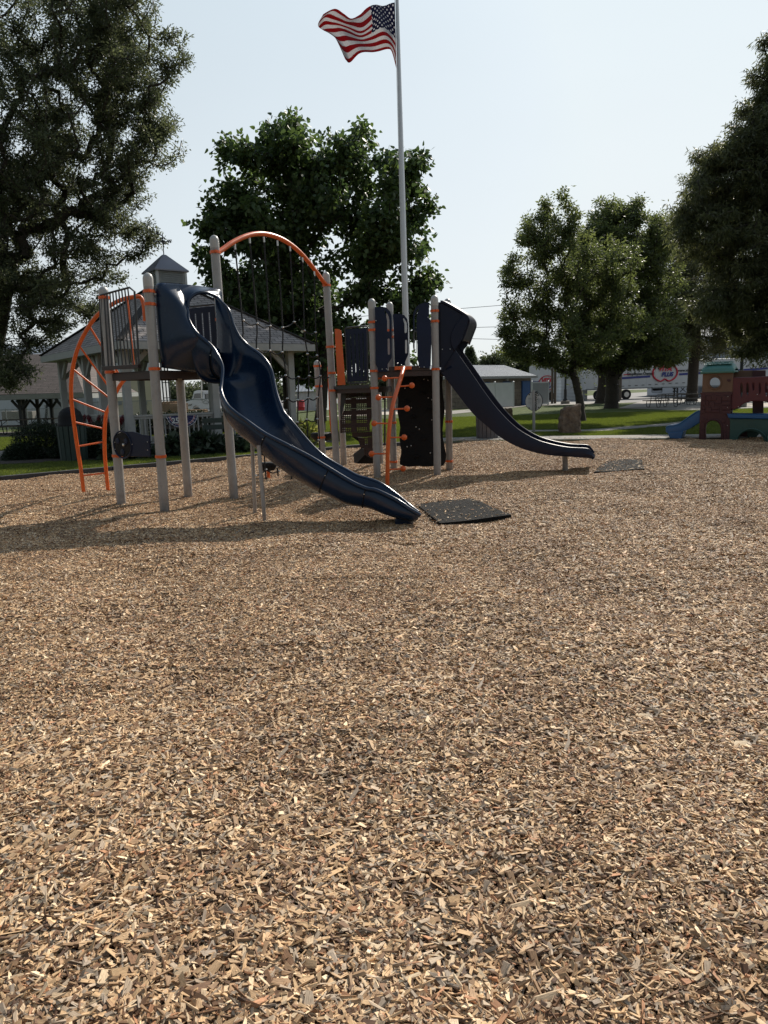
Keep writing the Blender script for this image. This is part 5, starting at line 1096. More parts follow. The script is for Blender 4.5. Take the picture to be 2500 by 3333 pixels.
for px in (386, 468): MB().box((A(px, 1312, 59.8)[0], 59.85, A(px, 1312, 59.8)[2]), (.5, .05, .3)).build('vent', m_greyp, bB)
tw = thing('conveyor_tower', (A(541, 1300, 58)[0], 58, -1), 'thin steel lattice tower rising beside the beige building', 'tower')
for px in (530, 541, 551): q = A(px, 1250, 58); MB().beam((q[0], 58, -1), (q[0]-.1, 58, 9), .09, .09).build('tower_leg', m_iron, tw)
for k in range(7): z_ = .3+k*1.2; MB().beam((A(528, 1250, 58)[0], 58, z_), (A(553, 1250, 58)[0], 58, z_), .06, .06).build('tower_brace', m_iron, tw)
def fence(px0, px1, Y, ztop, label, n):
    a, b_ = A(px0, 1340, Y), A(px1, 1340, Y); t_ = thing('chain_link_fence', ((a[0]+b_[0])/2, Y, -.6), label, 'fence'); z0 = T(-15, Y)-.1
    MB().add([(a[0], Y, z0), (b_[0], Y, z0), (b_[0], Y, ztop), (a[0], Y, ztop)], [(0, 1, 2, 3)]).build('wire_mesh', m_chain, t_, uv=[(a[0], z0), (b_[0], z0), (b_[0], ztop), (a[0], ztop)])
    MB().tube([(a[0], Y, ztop), (b_[0], Y, ztop)], .025, 6).build('top_rail', m_greyp, t_)
    for k in range(n+1): x = a[0]+(b_[0]-a[0])*k/n; MB().tube([(x, Y+.04, z0), (x, Y+.04, ztop+.08)], .035, 8).build('fence_post', m_greyp, t_)
fence(-120, 225, 48, A(100, 1331, 48)[2], 'chain link fence behind the picnic shelter', 5); fence(226, 700, 50, A(450, 1305, 50)[2], 'taller chain link fence seen through the gazebo', 5)
cb = thing('concrete_block', (A(55, 1350, 52)[0], 52, T(-20, 52)), 'stack of large pale concrete blocks behind the fence at far left', 'concrete blocks')
for k, (a_, c_) in enumerate(((6, 38), (39, 71), (72, 104))):
    p0, p1 = A(a_, 1366, 52), A(c_, 1338, 52); MB().box(((p0[0]+p1[0])/2, 52.4, (p0[2]+p1[2])/2), (p1[0]-p0[0]-.02, .8, p1[2]-p0[2])).build('block', m_conc, cb, bevel=.03)

# ---- pallets
def pallet(loc, label):
    t_ = thing('pallet', (0, 0, 0), label, 'pallet', 'wooden pallets behind the gazebo')
    for k in range(6): MB().box(((k-2.5)*.2, 0, .13), (.12, 1.0, .02)).build('board', m_pallet, t_)
    for k in range(3): MB().box((0, (k-1)*.46, .07), (1.15, .05, .09)).build('stringer', m_pallet, t_); MB().box((0, (k-1)*.46, .012), (1.15, .1, .02)).build('board', m_pallet, t_)
    t_.location = loc; return t_
PX = [(551, 53, 6, 'left'), (583, 52, 5, 'right'), (645, 52, 2, 'low')]; first = None
for px, Y, n, nm in PX:
    q = A(px, 1343, Y)
    for k in range(n):
        lb = {'left': 'wooden pallet %s in the tall left pallet stack', 'right': 'wooden pallet %s in the second pallet stack', 'low': 'wooden pallet %s in the low stack by the white truck'}[nm] % ['at the top', 'second from the top', 'third from the top', 'fourth from the top', 'fifth from the top', 'sixth from the top'][n-1-k]
        z_ = (T(-14, Y)-.0)+.0 + k*.145; z_ = A(px, 1346, Y)[2]+k*.145
        if first is None: first = pallet((q[0], Y, z_), lb)
        else: dup(first, (q[0]+random.uniform(-.05, .05), Y+random.uniform(-.05, .05), z_), random.uniform(-.05, .05), lb)
# ---- white truck tractor
TY = 86
tk = thing('semi_truck', (*A(655, 1340, TY)[:2], -.9), 'white conventional truck tractor facing left beyond the gazebo', 'truck')
zt_ = -.9; q = lambda L_: [A(x, y, TY) for x, y in L_]
MB().prism(q([(600, 1330), (600, 1318), (606, 1308), (620, 1303), (640, 1299), (660, 1298), (660, 1334), (648, 1334), (644, 1322), (636, 1320), (630, 1324), (626, 1334)]), (0, 2.2, 0)).build('hood', m_white, tk, bevel=.05)
cabo = MB().prism(q([(625, 1299), (630, 1280), (632, 1274), (640, 1271), (688, 1272), (692, 1280), (692, 1332), (660, 1332), (655, 1300)]), (0, 2.3, 0)).build('cab', m_white, tk, bevel=.05)
MB().prism([p-np.array([0, .03, 0]) for p in q([(629, 1297), (633, 1281), (653, 1280), (654, 1296)])], (0, .05, 0)).build('windscreen', m_glass, tk)
MB().prism([p-np.array([0, .03, 0]) for p in q([(663, 1299), (665, 1282), (680, 1281), (681, 1296)])], (0, .05, 0)).build('side_window', m_glass, tk)
MB().prism([p-np.array([0, .04, 0]) for p in q([(611, 1322), (614, 1316), (627, 1314), (624, 1320)])], (0, .05, 0)).build('headlight', m_glass, tk)
MB().prism([p-np.array([0, .3, 0]) for p in q([(661, 1300), (661, 1284), (668, 1284), (668, 1300)])], (0, .2, 0)).build('mirror', m_white, tk)
for px in (642, 735): w_ = MB().lathe(A(px, 1340, TY-.02), [(.5, 0), (.5, .35), (.3, .36)], 20, (0, 1, 0)).build('wheel', m_tyre, tk, smooth=True); MB().lathe(A(px, 1340, TY-.05), [(.25, 0), (.2, .1)], 14, (0, 1, 0)).build('rim', m_alu, w_)
MB().lathe(A(672, 1337, TY-.1), [(.3, 0), (.3, 1.2)], 14, (1, 0, 0)).build('fuel_tank', m_alu, tk, smooth=True)
MB().tube([A(657, 1296, TY-.1), A(656, 1240, TY-.1)], .08, 8).build('exhaust_stack', m_alu, tk); MB().prism(q([(694, 1276), (694, 1262), (700, 1258), (760, 1258), (760, 1320), (694, 1325)]), (0, 2.3, 0)).build('body', m_white, tk)
e_ = A(670, 1309, TY-.05); MB().tube([e_+np.array([.28*math.cos(a)*(1+.25*math.cos(2*a)), 0, .18*math.sin(a)]) for a in np.linspace(0, 6.283, 24)], .02, 6).build('door_emblem', m_black2, tk)

# ================================================================ RIGHT BACKGROUND
rp1 = np.array([4.6, 56.4]); rp2 = np.array([12.95, 63.0]); al = unit(rp2-rp1); aw = np.array([-al[1], al[0]]); dp = 6.6
rs = thing('restroom_building', (*((rp1+rp2)/2), 0), 'tan concrete block restroom building with blue doors and ribbed metal roof', 'building')
W_ = [rp1, rp2, rp2+aw*dp, rp1+aw*dp]; ze, zr = 2.58, 3.55; Lr = np.linalg.norm(rp2-rp1)
for i in range(4):
    a, b_ = W_[i], W_[(i+1) % 4]; e = np.linalg.norm(b_-a); top = [] if i % 2 == 0 else [[*((a+b_)/2), zr-.1]]
    vs = [[*a, -.1], [*b_, -.1], [*b_, ze]]+top+[[*a, ze]]; uv = [(0, 0), (e, 0), (e, ze)]+([(e/2, zr)] if top else [])+[(0, ze)]; MB().add(vs, [tuple(range(len(vs)))]).build('wall', m_block, rs, uv=uv)
ov = .45; f0, f1 = rp1-al*ov-aw*ov, rp2+al*ov*.6-aw*ov; r0, r1 = rp1-al*ov+aw*dp/2, rp2+al*ov*.6+aw*dp/2; k0, k1 = rp1-al*ov+aw*(dp+ov), rp2+al*ov*.6+aw*(dp+ov); zo = ze-.08
MB().add([[*f0, zo], [*f1, zo], [*r1, zr], [*r0, zr], [*k1, zo], [*k0, zo]], [(0, 1, 2, 3), (3, 2, 4, 5)]).build('roof', m_mroof, rs, uv=[(0, 0), (Lr*4, 0), (Lr*4, 4), (0, 4), (Lr*4, 0), (0, 0)])
MB().beam([*(f0-aw*.02), zo-.1], [*(f1-aw*.02), zo-.1], .05, .2).build('fascia', m_wtrim, rs)
def wallrect(px0, py0, px1, py1, mat, name, off=.06):
    o = -aw*off; pa_, pb_ = (rp1+o), (rp2+o); a = V(px0, py1, pa_, pb_); b_ = V(px1, py1, pa_, pb_); c = V(px1, py0, pa_, pb_); z0, z1 = max(0.0, a[2]), c[2]
    return MB().prism([[a[0], a[1], z0], [b_[0], b_[1], z0], [b_[0], b_[1], z1], [a[0], a[1], z1]], [*(aw*off*.9), 0]).build(name, mat, rs)
wallrect(1698, 1238.5, 1727, 1320, simple('dark blue frame', (.01, .04, .11), .5), 'door_frame', .05); dd = wallrect(1701, 1241, 1724.5, 1320, m_blue, 'door', .09)
wallrect(1638, 1242, 1662, 1255, m_blue, 'window', .06); wallrect(1580, 1244, 1596, 1256, m_blue, 'window', .06); wallrect(1651, 1231, 1656, 1240, m_wtrim, 'wall_lamp', .25)
def privacy(pts, mat, label):
    t_ = thing('privacy_screen', (*pts[0], 0), label, 'screen', 'vinyl screens by the restrooms')
    for i in range(len(pts)-1):
        a, b_ = np.array(pts[i]), np.array(pts[i+1]); MB().beam([*a, 1.02], [*b_, 1.02], .05, 1.72).build('panel', mat, t_)
        MB().beam([*a, 1.9], [*b_, 1.9], .08, .09).build('rail', m_whitef, t_); MB().beam([*a, .16], [*b_, .16], .08, .09).build('rail', m_whitef, t_)
    for p in pts: MB().box((*p, .99), (.14, .14, 1.98)).build('post', m_whitef, t_); MB().lathe((*p, 1.98), [(.09, 0), (.09, .03), (0, .08)], 4).build('post_cap', m_whitef, t_)
def gp2(px, Y): return A(px, 1290, Y)[:2]
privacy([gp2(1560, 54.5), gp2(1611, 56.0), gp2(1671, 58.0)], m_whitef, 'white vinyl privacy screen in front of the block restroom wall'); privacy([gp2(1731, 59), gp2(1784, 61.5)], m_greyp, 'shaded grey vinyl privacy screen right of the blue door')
# trailers
def trailer(a, b_, dpt, zb, zt_, label, nm='box_trailer'):
    a = np.array(a); b_ = np.array(b_); al_ = unit(b_-a); aw_ = np.array([-al_[1], al_[0]]); t_ = thing(nm, (*((a+b_)/2), 0), label, 'trailer')
    P = [[*a, zb], [*b_, zb], [*b_, zt_], [*a, zt_]]; MB().prism(P, [*(aw_*dpt), 0]).build('box_body', m_white, t_, bevel=.03)
    MB().beam([*(a-aw_*.02), zb+.06], [*(b_-aw_*.02), zb+.06], .04, .14).build('side_rail', m_greyp, t_)
    for k in range(1, 24):
        u = k/24; p = a*(1-u)+b_*u; MB().beam([*(p-aw_*.006), zb+.15], [*(p-aw_*.006), zt_-.05], .02, .008, up=(*al_, 0)).build('seam', m_whitef, t_)
    return t_, a, al_, aw_
def sidept(a, al_, aw_, px, py, off=.03):
    p, q = a-aw_*off, a+al_-aw_*off; return V(px, py, p, q)
tA = gp2(1905, 76); tB = gp2(2560, 80); zb_ = V(2200, 1256, tA, tB)[2]
tr1, a_, al_, aw_ = trailer(tA, tB, 2.6, 1.08, 4.0, 'long white semi trailer with VITA PLUS lettering behind the park trees')
sp = lambda x, y, o=.03: sidept(a_, al_, aw_, x, y, o); ex3 = np.array([*al_, 0])
def stripe(x0, x1, y0, y1): 
    MB().prism([sp(x0, y0+1), sp(x1, y1+1), sp(x1, y1+8), sp(x0, y0+8)], [*(aw_*.02), 0]).build('blue_stripe', m_nblue, tr1)
stripe(2023, 2117, 1226.5, 1220.5); stripe(2211, 2290, 1214, 1209); stripe(1975, 2016, 1231, 1228); stripe(2290, 2500, 1209, 1194)
cL = sp(2164.5, 1213); rr = .95
def heart(t_): # twin lobed ring like the emblem
    x = 1.38*math.cos(t_); y = math.sin(t_); y = y*.95-(0.0); 
    if y < 0: y = y+.30*math.exp(-((x)/.28)**2)
    return x, y
for w_, mat, o in ((.17, m_ltrred, .05),):
    pts_ = [cL+ex3*heart(k)[0]*1.02+np.array([0, 0, heart(k)[1]])-np.array([*(aw_*.03), 0]) for k in np.linspace(0, 2*math.pi, 60)]; MB().tube(pts_, .085, 6).build('emblem_ring', mat, tr1)
put_text(MB(), 'VITA', .72, cL+[0, 0, .40]-np.array([*(aw_*.06), 0]), ex3, (0, 0, 1), .01, shear=.25, bold=.03).build('lettering', m_ltrred, tr1)
put_text(MB(), 'PLUS', .60, cL+ex3*.28+[0, 0, -.2]-np.array([*(aw_*.06), 0]), ex3, (0, 0, 1), .01, shear=.25, bold=.03).build('lettering', m_nblue, tr1)
put_text(MB(), 'Employee-Owned', .42, sp(2086, 1216.5, .06), ex3, (0, 0, 1), .01, bold=.008).build('lettering', m_black2, tr1)
put_text(MB(), 'www.vitaplus.com', .42, sp(2248, 1205, .06), ex3, (0, 0, 1), .01, bold=.008).build('lettering', m_black2, tr1)
MB().beam(sp(2030, 1220), sp(2052, 1218), .02, .1).build('red_mark', m_ltrred, tr1)
for k in range(14): p = sp(1935+k*22, 1262-k*1.25, .05); MB().beam(p, p+ex3*.3, .02, .06).build('marker', m_black2, tr1)
for px in (1950, 1996, 2040):
    for dd_ in (0, 2.0):
        g_ = sp(px, 1280, -dd_); w_ = MB().lathe((g_[0], g_[1], .52), [(.3, 0), (.52, .02), (.52, .3), (.3, .32)], 22, [*aw_, 0]).build('wheel', m_tyre, tr1, smooth=True); MB().lathe((g_[0]-aw_[0]*.01, g_[1]-aw_[1]*.01, .52), [(.28, 0), (.2, .08), (.1, .08)], 14, [*aw_, 0]).build('rim', m_alu, w_, smooth=True)
g_ = sp(2205, 1270, -.3); 
for s_ in (0, 1.6): MB().beam((g_[0]+s_*.2, g_[1]+s_, .1), (g_[0]+s_*.2, g_[1]+s_, 1.1), .14, .14).build('landing_leg', m_iron, tr1)
for a__, b__ in (((2186, 1258), (2204, 1278)), ((2204, 1258), (2190, 1276)), ((2212, 1257), (2232, 1276)), ((2232, 1257), (2214, 1276))): MB().beam(sp(*a__, -.2), sp(*b__, -.2), .06, .06).build('brace', m_iron, tr1)
MB().tube([sp(2122, 1260), sp(2122, 1276), sp(2155, 1276), sp(2155, 1260)], .05, 6).build('underride_frame', m_iron, tr1); sw = sp(2140, 1272, -.5); MB().lathe((sw[0], sw[1], .8), [(.3, 0), (.5, .02), (.5, .28), (.3, .3)], 20, (0, 0, 1)).build('spare_tyre', m_tyre, tr1, smooth=True)
MB().beam(sp(2050, 1263, -.4), sp(2150, 1259, -.4), .1, .1).build('chassis_rail', m_iron, tr1)
# second trailer, three quarter rear
tA = gp2(1722, 84); tB = gp2(1831, 80); tr2, a_, al_, aw_ = trailer(tA, tB, 8, 1.0, 3.95, 'white delivery trailer with red edged rear parked behind the grey screen')
ex3 = np.array([*al_, 0]); p = lambda x, y: sidept(a_, al_, aw_, x, y, .05)
put_text(MB(), 'VITA', .75, p(1780, 1240), ex3, (0, 0, 1), .01, shear=.25, bold=.04).build('lettering', m_ltrred, tr2); put_text(MB(), 'PLUS', .7, p(1786, 1255), ex3, (0, 0, 1), .01, shear=.25, bold=.03).build('lettering', m_nblue, tr2)
put_text(MB(), 'Owned', .35, p(1743, 1243), ex3, (0, 0, 1), .01, bold=.01).build('lettering', m_nblue, tr2); put_text(MB(), 'Farms to tables', .28, p(1818, 1240), ex3, (0, 0, 1), .01).build('lettering', m_black2, tr2)
MB().beam(p(1806, 1248), p(1829, 1247), .02, .2).build('blue_stripe', m_nblue, tr2); MB().beam(p(1830, 1228), p(1830, 1284), .1, .12).build('red_edge', m_red, tr2)
cR = p(1780, 1247)-np.array([*(aw_*.0), 0]); MB().tube([cR+ex3*heart(k)[0]*.85+np.array([0, 0, heart(k)[1]*.85]) for k in np.linspace(0, 6.283, 50)], .05, 6).build('emblem_ring', m_ltrred, tr2)
for px in (1800, 1815): g_ = p(px, 1290); MB().lathe((g_[0], g_[1]+.3, .5), [(.5, 0), (.5, .3), (.3, .31)], 20, (0, 1, 0)).build('wheel', m_tyre, tr2, smooth=True)
# ribbed white shed wall behind lamp
boxbuild('storage_shed', 'low white ribbed storage shed behind the black lamp post', *sorted((A(1838, 1290, 76)[0], A(1925, 1290, 76)[0])), 77.5, 83, 0, 3.4, m_roll)
boxbuild('metal_shed', 'tall grey corrugated metal shed at the right edge behind the playhouse', A(2418, 1290, 72)[0], 75, 82.8, 98, 0, 6.4, m_corrg)
boxbuild('white_outbuilding', 'low white outbuilding far across the gravel behind the rope net', A(965, 1290, 70)[0], A(1062, 1290, 70)[0], 70, 76, -.1, 1.75, m_corr)
MB_ = thing('red_barrel', (*A(978, 1300, 68)[:2], 0), 'small rusty red barrel beside the low white outbuilding', 'barrel'); MB().lathe((*A(978, 1300, 68)[:2], 0), [(.35, 0), (.37, .02), (.35, .3), (.37, .33), (.35, .36), (.35, .9), (.3, .92)], 16).build('barrel_body', m_red, MB_, smooth=True); MB().lathe((*A(978, 1300, 68)[:2], .92), [(.31, 0), (.3, .03)], 16).build('barrel_lid', m_red, MB_)
# lamp posts, poles
def lamp(px, Y, label, h=4.2):
    g_ = A(px, 1300, Y); t_ = thing('lamp_post', (g_[0], g_[1], 0), label, 'lamp post', 'black park lamp posts'); c = (g_[0], g_[1], 0)
    MB().lathe(c, [(.38, 0), (.38, .28), (.34, .3), (.0, .3)], 16).build('footing', m_conc, t_, smooth=True)
    MB().lathe((c[0], c[1], .3), [(.24, 0), (.22, .1), (.14, .2), (.12, .9), (.14, .95), (.1, 1.0), (.08, h-.6), (.1, h-.55), (.05, h-.5)], 16).build('column', m_iron, t_, smooth=True)
    MB().lathe((c[0], c[1], h-.2), [(.1, 0), (.2, .08), (.24, .4), (.26, .42), (.2, .5), (.05, .62), (0, .66)], 12).build('lantern', m_iron, t_, smooth=True)
lamp(1840, 63.5, 'black lamp post standing between the grey screen and the tree'); lamp(2409, 43, 'black lamp post behind the toy playhouse roof', 4.6)
def wpost(px, y, Y, h, r, label, name='utility_pole', grp=None):
    g_ = A(px, y, Y); o = MB().tube([(g_[0], g_[1], -.1), (g_[0], g_[1], h)], r, 10).build(name, m_wood, None, smooth=True); return tag(o, label, 'pole' if name == 'utility_pole' else 'post', grp)
up = wpost(2017, 1296, 72, 9.5, .19, 'pale wooden utility pole in front of the long trailer'); wpost(1797, 1308, 66, 3.2, .11, 'wooden post right of the grey screen, left of the pair', 'wooden_post'); wpost(1806.5, 1308, 66, 3.4, .12, 'wooden post right of the grey screen, nearer the lamp post', 'wooden_post')
ut = np.array([A(2017, 1290, 72)[0], 72.0])
for (x0, y0), (x1, y1), lb in (((1400, 1012), (1640, 993), 'topmost overhead wire crossing the sky right of the tower'), ((1400, 1070), (1640, 1063), 'middle overhead wire crossing the sky right of the tower'), ((1400, 1099), (1640, 1105), 'lowest overhead wire crossing the sky right of the tower')):
    a = A(x0, y0, 66); b_ = A(x1, y1, 70); d = b_-a; P_ = [a-d*5, a-d*1.2, a, b_, b_+d*1.2]; P_[0][2] -= 1; tag(MB().tube(P_, .022, 5).build('power_line', m_iron, None), lb, 'wire', 'overhead wires')
# small flag on angled staff
sf = A(2338, 1085, 58); t_ = thing('small_flag', sf-[0, 0, .3], 'tiny stars and stripes flag on a tilted staff among the right hand trees', 'flag'); MB().tube([A(2325, 1068, 58), A(2345, 1092, 58)], .02, 6).build('staff', m_iron, t_)
MB().grid(np.array([[A(2330+i*2.6, 1072+i*2.6+j*2.4, 58+.05*math.sin(i*2)) for j in range(5)] for i in range(7)])).build('cloth', m_flag, t_, uv=[(i/6, j/4.01) for i in range(7) for j in range(5)])

# ================================================================ TOY PLAYHOUSE
TYY = 19.1
ph_ = thing('toy_playhouse', (*A(2330, 1431, TYY)[:2], 0), 'moulded plastic toy playhouse with teal roof, tan and maroon tower, red bridge and blue slide', 'playhouse')
q = lambda L_, Y=TYY: [A(2200+x/5.53, 1150+y/5.53, Y) for x, y in L_]
def curve_panel(out, holes, Y, th, mat, name, parent, bev=.012):
    c = bpy.data.curves.new('p', 'CURVE'); c.dimensions = '2D'; c.fill_mode = 'BOTH'; c.extrude = th/2-bev; c.bevel_depth = bev; c.bevel_resolution = 1
    for L_ in [out]+holes:
        P = q(L_, Y); s_ = c.splines.new('POLY'); s_.points.add(len(P)-1); s_.use_cyclic_u = True
        for i, w_ in enumerate(P): s_.points[i].co = (w_[0], w_[2], 0, 1)
    o = bpy.data.objects.new('p', c); sc.collection.objects.link(o); dg = bpy.context.evaluated_depsgraph_get(); me = bpy.data.meshes.new_from_object(o.evaluated_get(dg))
    vs = [(v.co[0], Y+th/2-v.co[2], v.co[1]) for v in me.vertices]; fs = [tuple(f.vertices)[::-1] for f in me.polygons]; bpy.data.objects.remove(o); bpy.data.curves.remove(c); bpy.data.meshes.remove(me)
    return MB().add(vs, fs).build(name, mat, parent, smooth=True)
circ = lambda cx, cy, r, n=24, ry=None: [(cx+r*math.cos(a), cy+(ry or r)*math.sin(a)) for a in np.linspace(0, 2*math.pi, n, endpoint=False)]
archw = lambda x0, x1, yb, yt, n=14: [(x0, yb)]+[((x0+x1)/2-(x1-x0)/2*math.cos(a), yt+(x1-x0)/2*1.05-(x1-x0)/2*1.05*math.sin(a)) for a in np.linspace(0, math.pi, n)]+[(x1, yb)]
tan = curve_panel([(495, 335), (1020, 320), (1005, 705), (480, 705)], [circ(705, 527, 100)], TYY, .06, m_ttan, 'tower_wall', ph_)
MB().tube([p-np.array([0, .02, 0]) for p in q(circ(705, 527, 112))]+[q(circ(705, 527, 112))[0]-np.array([0, .02, 0])], .022, 8).build('window_frame', m_ttan, tan, smooth=True)
curve_panel([(930, 480), (945, 470), (985, 470), (990, 490), (985, 508), (945, 508)], [], TYY-.03, .03, m_tmar, 'latch', ph_, .004)
mar = curve_panel([(462, 715), (1010, 700), (1015, 730), (1000, 740), (985, 1100), (965, 1562), (820, 1562), (820, 1300)]+[(680+140*math.cos(a), 1345-140*math.sin(a)) for a in np.linspace(0.1, math.pi-.1, 14)]+[(545, 1340), (550, 1562), (435, 1562), (455, 1100), (475, 740), (460, 728)], [], TYY-.03, .08, m_tmar, 'tower_wall', ph_)
MB().tube([p-np.array([0, .05, 0]) for p in q([(835, 1560), (835, 1330)]+[(685+150*math.cos(a), 1340-150*math.sin(a)) for a in np.linspace(0, math.pi, 16)]+[(535, 1340), (535, 1560)])], .018, 6).build('door_trim', m_tmar, mar, smooth=True)
random.seed(5)
for (x0, y0, x1, y1) in ((550, 760, 640, 850), (645, 755, 730, 850), (735, 760, 820, 900), (550, 855, 600, 940), (610, 870, 700, 960), (705, 905, 800, 930), (545, 975, 640, 1060), (650, 965, 780, 1010), (650, 1020, 790, 1065), (835, 755, 985, 850), (835, 860, 980, 930), (835, 940, 975, 1020), (835, 1028, 975, 1090), (478, 755, 535, 845), (475, 860, 530, 940), (472, 955, 528, 1010), (470, 1020, 525, 1085), (478, 1175, 570, 1240), (800, 1180, 890, 1240), (460, 1260, 520, 1380), (845, 1260, 900, 1390), (855, 1400, 905, 1540), (455, 1395, 515, 1550)):
    j = lambda: random.uniform(-5, 5)
    MB().prism([p-np.array([0, .052, 0]) for p in q([(x0+j(), y0+j()), (x1+j(), y0+j()), (x1+j(), y1+j()), (x0+j(), y1+j())])], (0, .025, 0)).build('stone_relief', m_tmar, mar, bevel=.008)
# side and rear walls of the tower
xl_, xr_ = q([(455, 1100)])[0][0], q([(975, 1100)])[0][0]; zm = q([(700, 720)])[0][2]; zt2 = q([(700, 330)])[0][2]
MB().box((xl_+.02, TYY+.52, zm/2+.15), (.05, .95, zm-.3)).build('side_wall', m_tmar, ph_); MB().box((xr_-.02, TYY+.5, .9), (.05, .2, .5)).build('side_wall', m_tmar, ph_)
curve_panel([(1020, 330), (1225, 330), (1225, 440), (1190, 700), (1190, 1110), (1100, 1110), (1020, 1110)], [], TYY+.9, .06, m_tmar, 'rear_wall', ph_); curve_panel([(600, 330), (1020, 330), (1000, 705), (600, 705)], [(circ(650, 527, 80))], TYY+.95, .05, m_ttan, 'rear_wall', ph_)
curve_panel([(590, 1100), (1000, 1100), (1000, 1562), (600, 1562)], [], TYY+.95, .05, m_tmar, 'rear_wall', ph_)
MB().box(((xl_+xr_)/2, TYY+.5, .98), (xr_-xl_-.06, .9, .05)).build('floor', m_tmar, ph_)
# barrel roof with scale shingles
rx0, rx1 = q([(455, 300)])[0][0], q([(1020, 300)])[0][0]; zr0 = q([(700, 330)])[0][2]; zr1 = q([(700, 160)])[0][2]; g_ = []
rx0 = rx0; rx1 = q([(1060, 300)])[0][0]
for i in range(15):
    u = i/14; yy = TYY-.14+1.25*u; hh = (math.sin(math.pi*min(1, max(0, u)))**.45); row = []
    for k in range(17):
        s_ = k/16; edge = (1-abs(2*s_-1)**4)**.5; x = rx0+(rx1-rx0)*s_; row.append((x, yy, zr0-.02+(zr1-zr0+.03)*hh*(.35+.65*edge) if 0 < i < 14 else zr0-.03))
    g_.append(row)
ro = MB().shell(np.array(g_), .03).build('roof', m_tgreen, ph_, smooth='full')
sk = [[p[0], p[1], zr0-.03] for p in (g_[0][0], g_[0][-1], g_[-1][-1], g_[-1][0])]; MB().prism(sk, (0, 0, .05)).build('roof_rim', m_tgreen, ph_, bevel=.02)
for r_, (yv, n, x0) in enumerate(((2.0, 6, 505), (3.1, 6, 535), (4.4, 6, 505))):
    for k in range(n):
        x = q([(x0+45+k*82, 220)])[0][0]; i = int(yv); a = np.array(g_[i][8]); b_ = np.array(g_[i+2][8]); d = unit(a-b_); c = np.array([x, a[1], a[2]]); nrm2 = unit(np.cross((1, 0, 0), -d)); nrm2 = nrm2 if nrm2[2] > 0 else -nrm2
        P = [c+np.array([math.cos(t2), 0, 0])*.062+d*math.sin(t2)*.05+nrm2*.03 for t2 in np.linspace(0, math.pi, 9)]+[c+np.array([-.062, 0, 0])-d*.06+nrm2*.02, c+np.array([.062, 0, 0])-d*.06+nrm2*.02]
        MB().prism(P, nrm2*.012).build('roof_scale', m_tgreen, ro)
# red bridge panel and continuing part beyond the frame
arc = [(1440-310*math.cos(a), 960-120*math.sin(a)) for a in np.linspace(.35, math.pi-.2, 14)]
br_ = curve_panel([(1015, 450), (1060, 445), (1300, 445), (1659, 425), (1900, 440), (1900, 1000), (1800, 1000)]+arc[::-1]+[(1120, 960), (1000, 1000), (985, 985)], [circ(1160, 660, 34, 16, 140), circ(1262, 640, 34, 16, 120), circ(1362, 600, 30, 14, 85), circ(1470, 635, 30, 14, 120), circ(1580, 650, 32, 16, 135), circ(1690, 650, 32, 16, 135)], TYY+.02, .09, m_tred, 'bridge_side', ph_, .02)
curve_panel([(1015, 450), (1300, 445), (1659, 425), (1900, 440), (1900, 700), (1350, 690), (1015, 760)], [circ(1330, 600, 30, 14, 70), circ(1440, 620, 30, 14, 70), circ(1545, 620, 30, 14, 70)], TYY+.75, .07, m_tred, 'bridge_side', ph_, .015)
MB().box((q([(1400, 0)])[0][0], TYY+.4, 1.02), (1.0, .7, .05)).build('bridge_floor', m_tred, ph_)
# green crawl arch with blue top
garch = [(1345-245*math.cos(a), 1590-225*math.sin(a)) for a in np.linspace(.1, math.pi-.1, 16)]
curve_panel([(985, 1150), (1015, 1180), (1700, 1175), (1760, 1160), (1800, 1565), (1610, 1565)]+garch[::-1]+[(1090, 1565), (990, 1565), (1000, 1220)], [], TYY-.05, .10, m_tdgreen, 'crawl_arch', ph_, .02)
MB().tube([p-np.array([0, .07, 0]) for p in q([(1345-262*math.cos(a), 1585-245*math.sin(a)) for a in np.linspace(0, math.pi, 20)])], .02, 6).build('arch_trim', m_tdgreen, ph_, smooth=True)
for a in np.linspace(.35, math.pi-.35, 8):
    P = q([(1345-285*math.cos(a), 1585-268*math.sin(a)), (1345-350*math.cos(a), 1585-335*math.sin(a))]); MB().tube([P[0]-np.array([0, .05, 0]), P[1]-np.array([0, .05, 0])], .008, 5).build('arch_rib', m_tdgreen, ph_)
curve_panel([(985, 1150), (1700, 1150), (1800, 1565), (1610, 1565)]+garch[::-1]+[(1090, 1565), (990, 1565)], [], TYY+.75, .06, m_tdgreen, 'crawl_arch', ph_, .01)
curve_panel([(975, 1098), (1100, 1102), (1400, 1100), (1800, 1096), (1800, 1145), (1400, 1148), (1000, 1150), (985, 1140)], [], TYY-.1, .95, m_tblue, 'crawl_top', ph_, .02)
c = q([(1655, 1480)])[0]; MB().ball((c[0]+.12, TYY-.25, c[2]), .19, 18, (1, 1, 1.05)).build('green_ball', m_tgreen, ph_, smooth=True)
for x, y in ((958, 775), (948, 970), (946, 1293), (1137, 957), (1460, 735)): MB().ball(q([(x, y)], TYY-.06)[0], .012, 6).build('bolt', m_bolt, ph_)
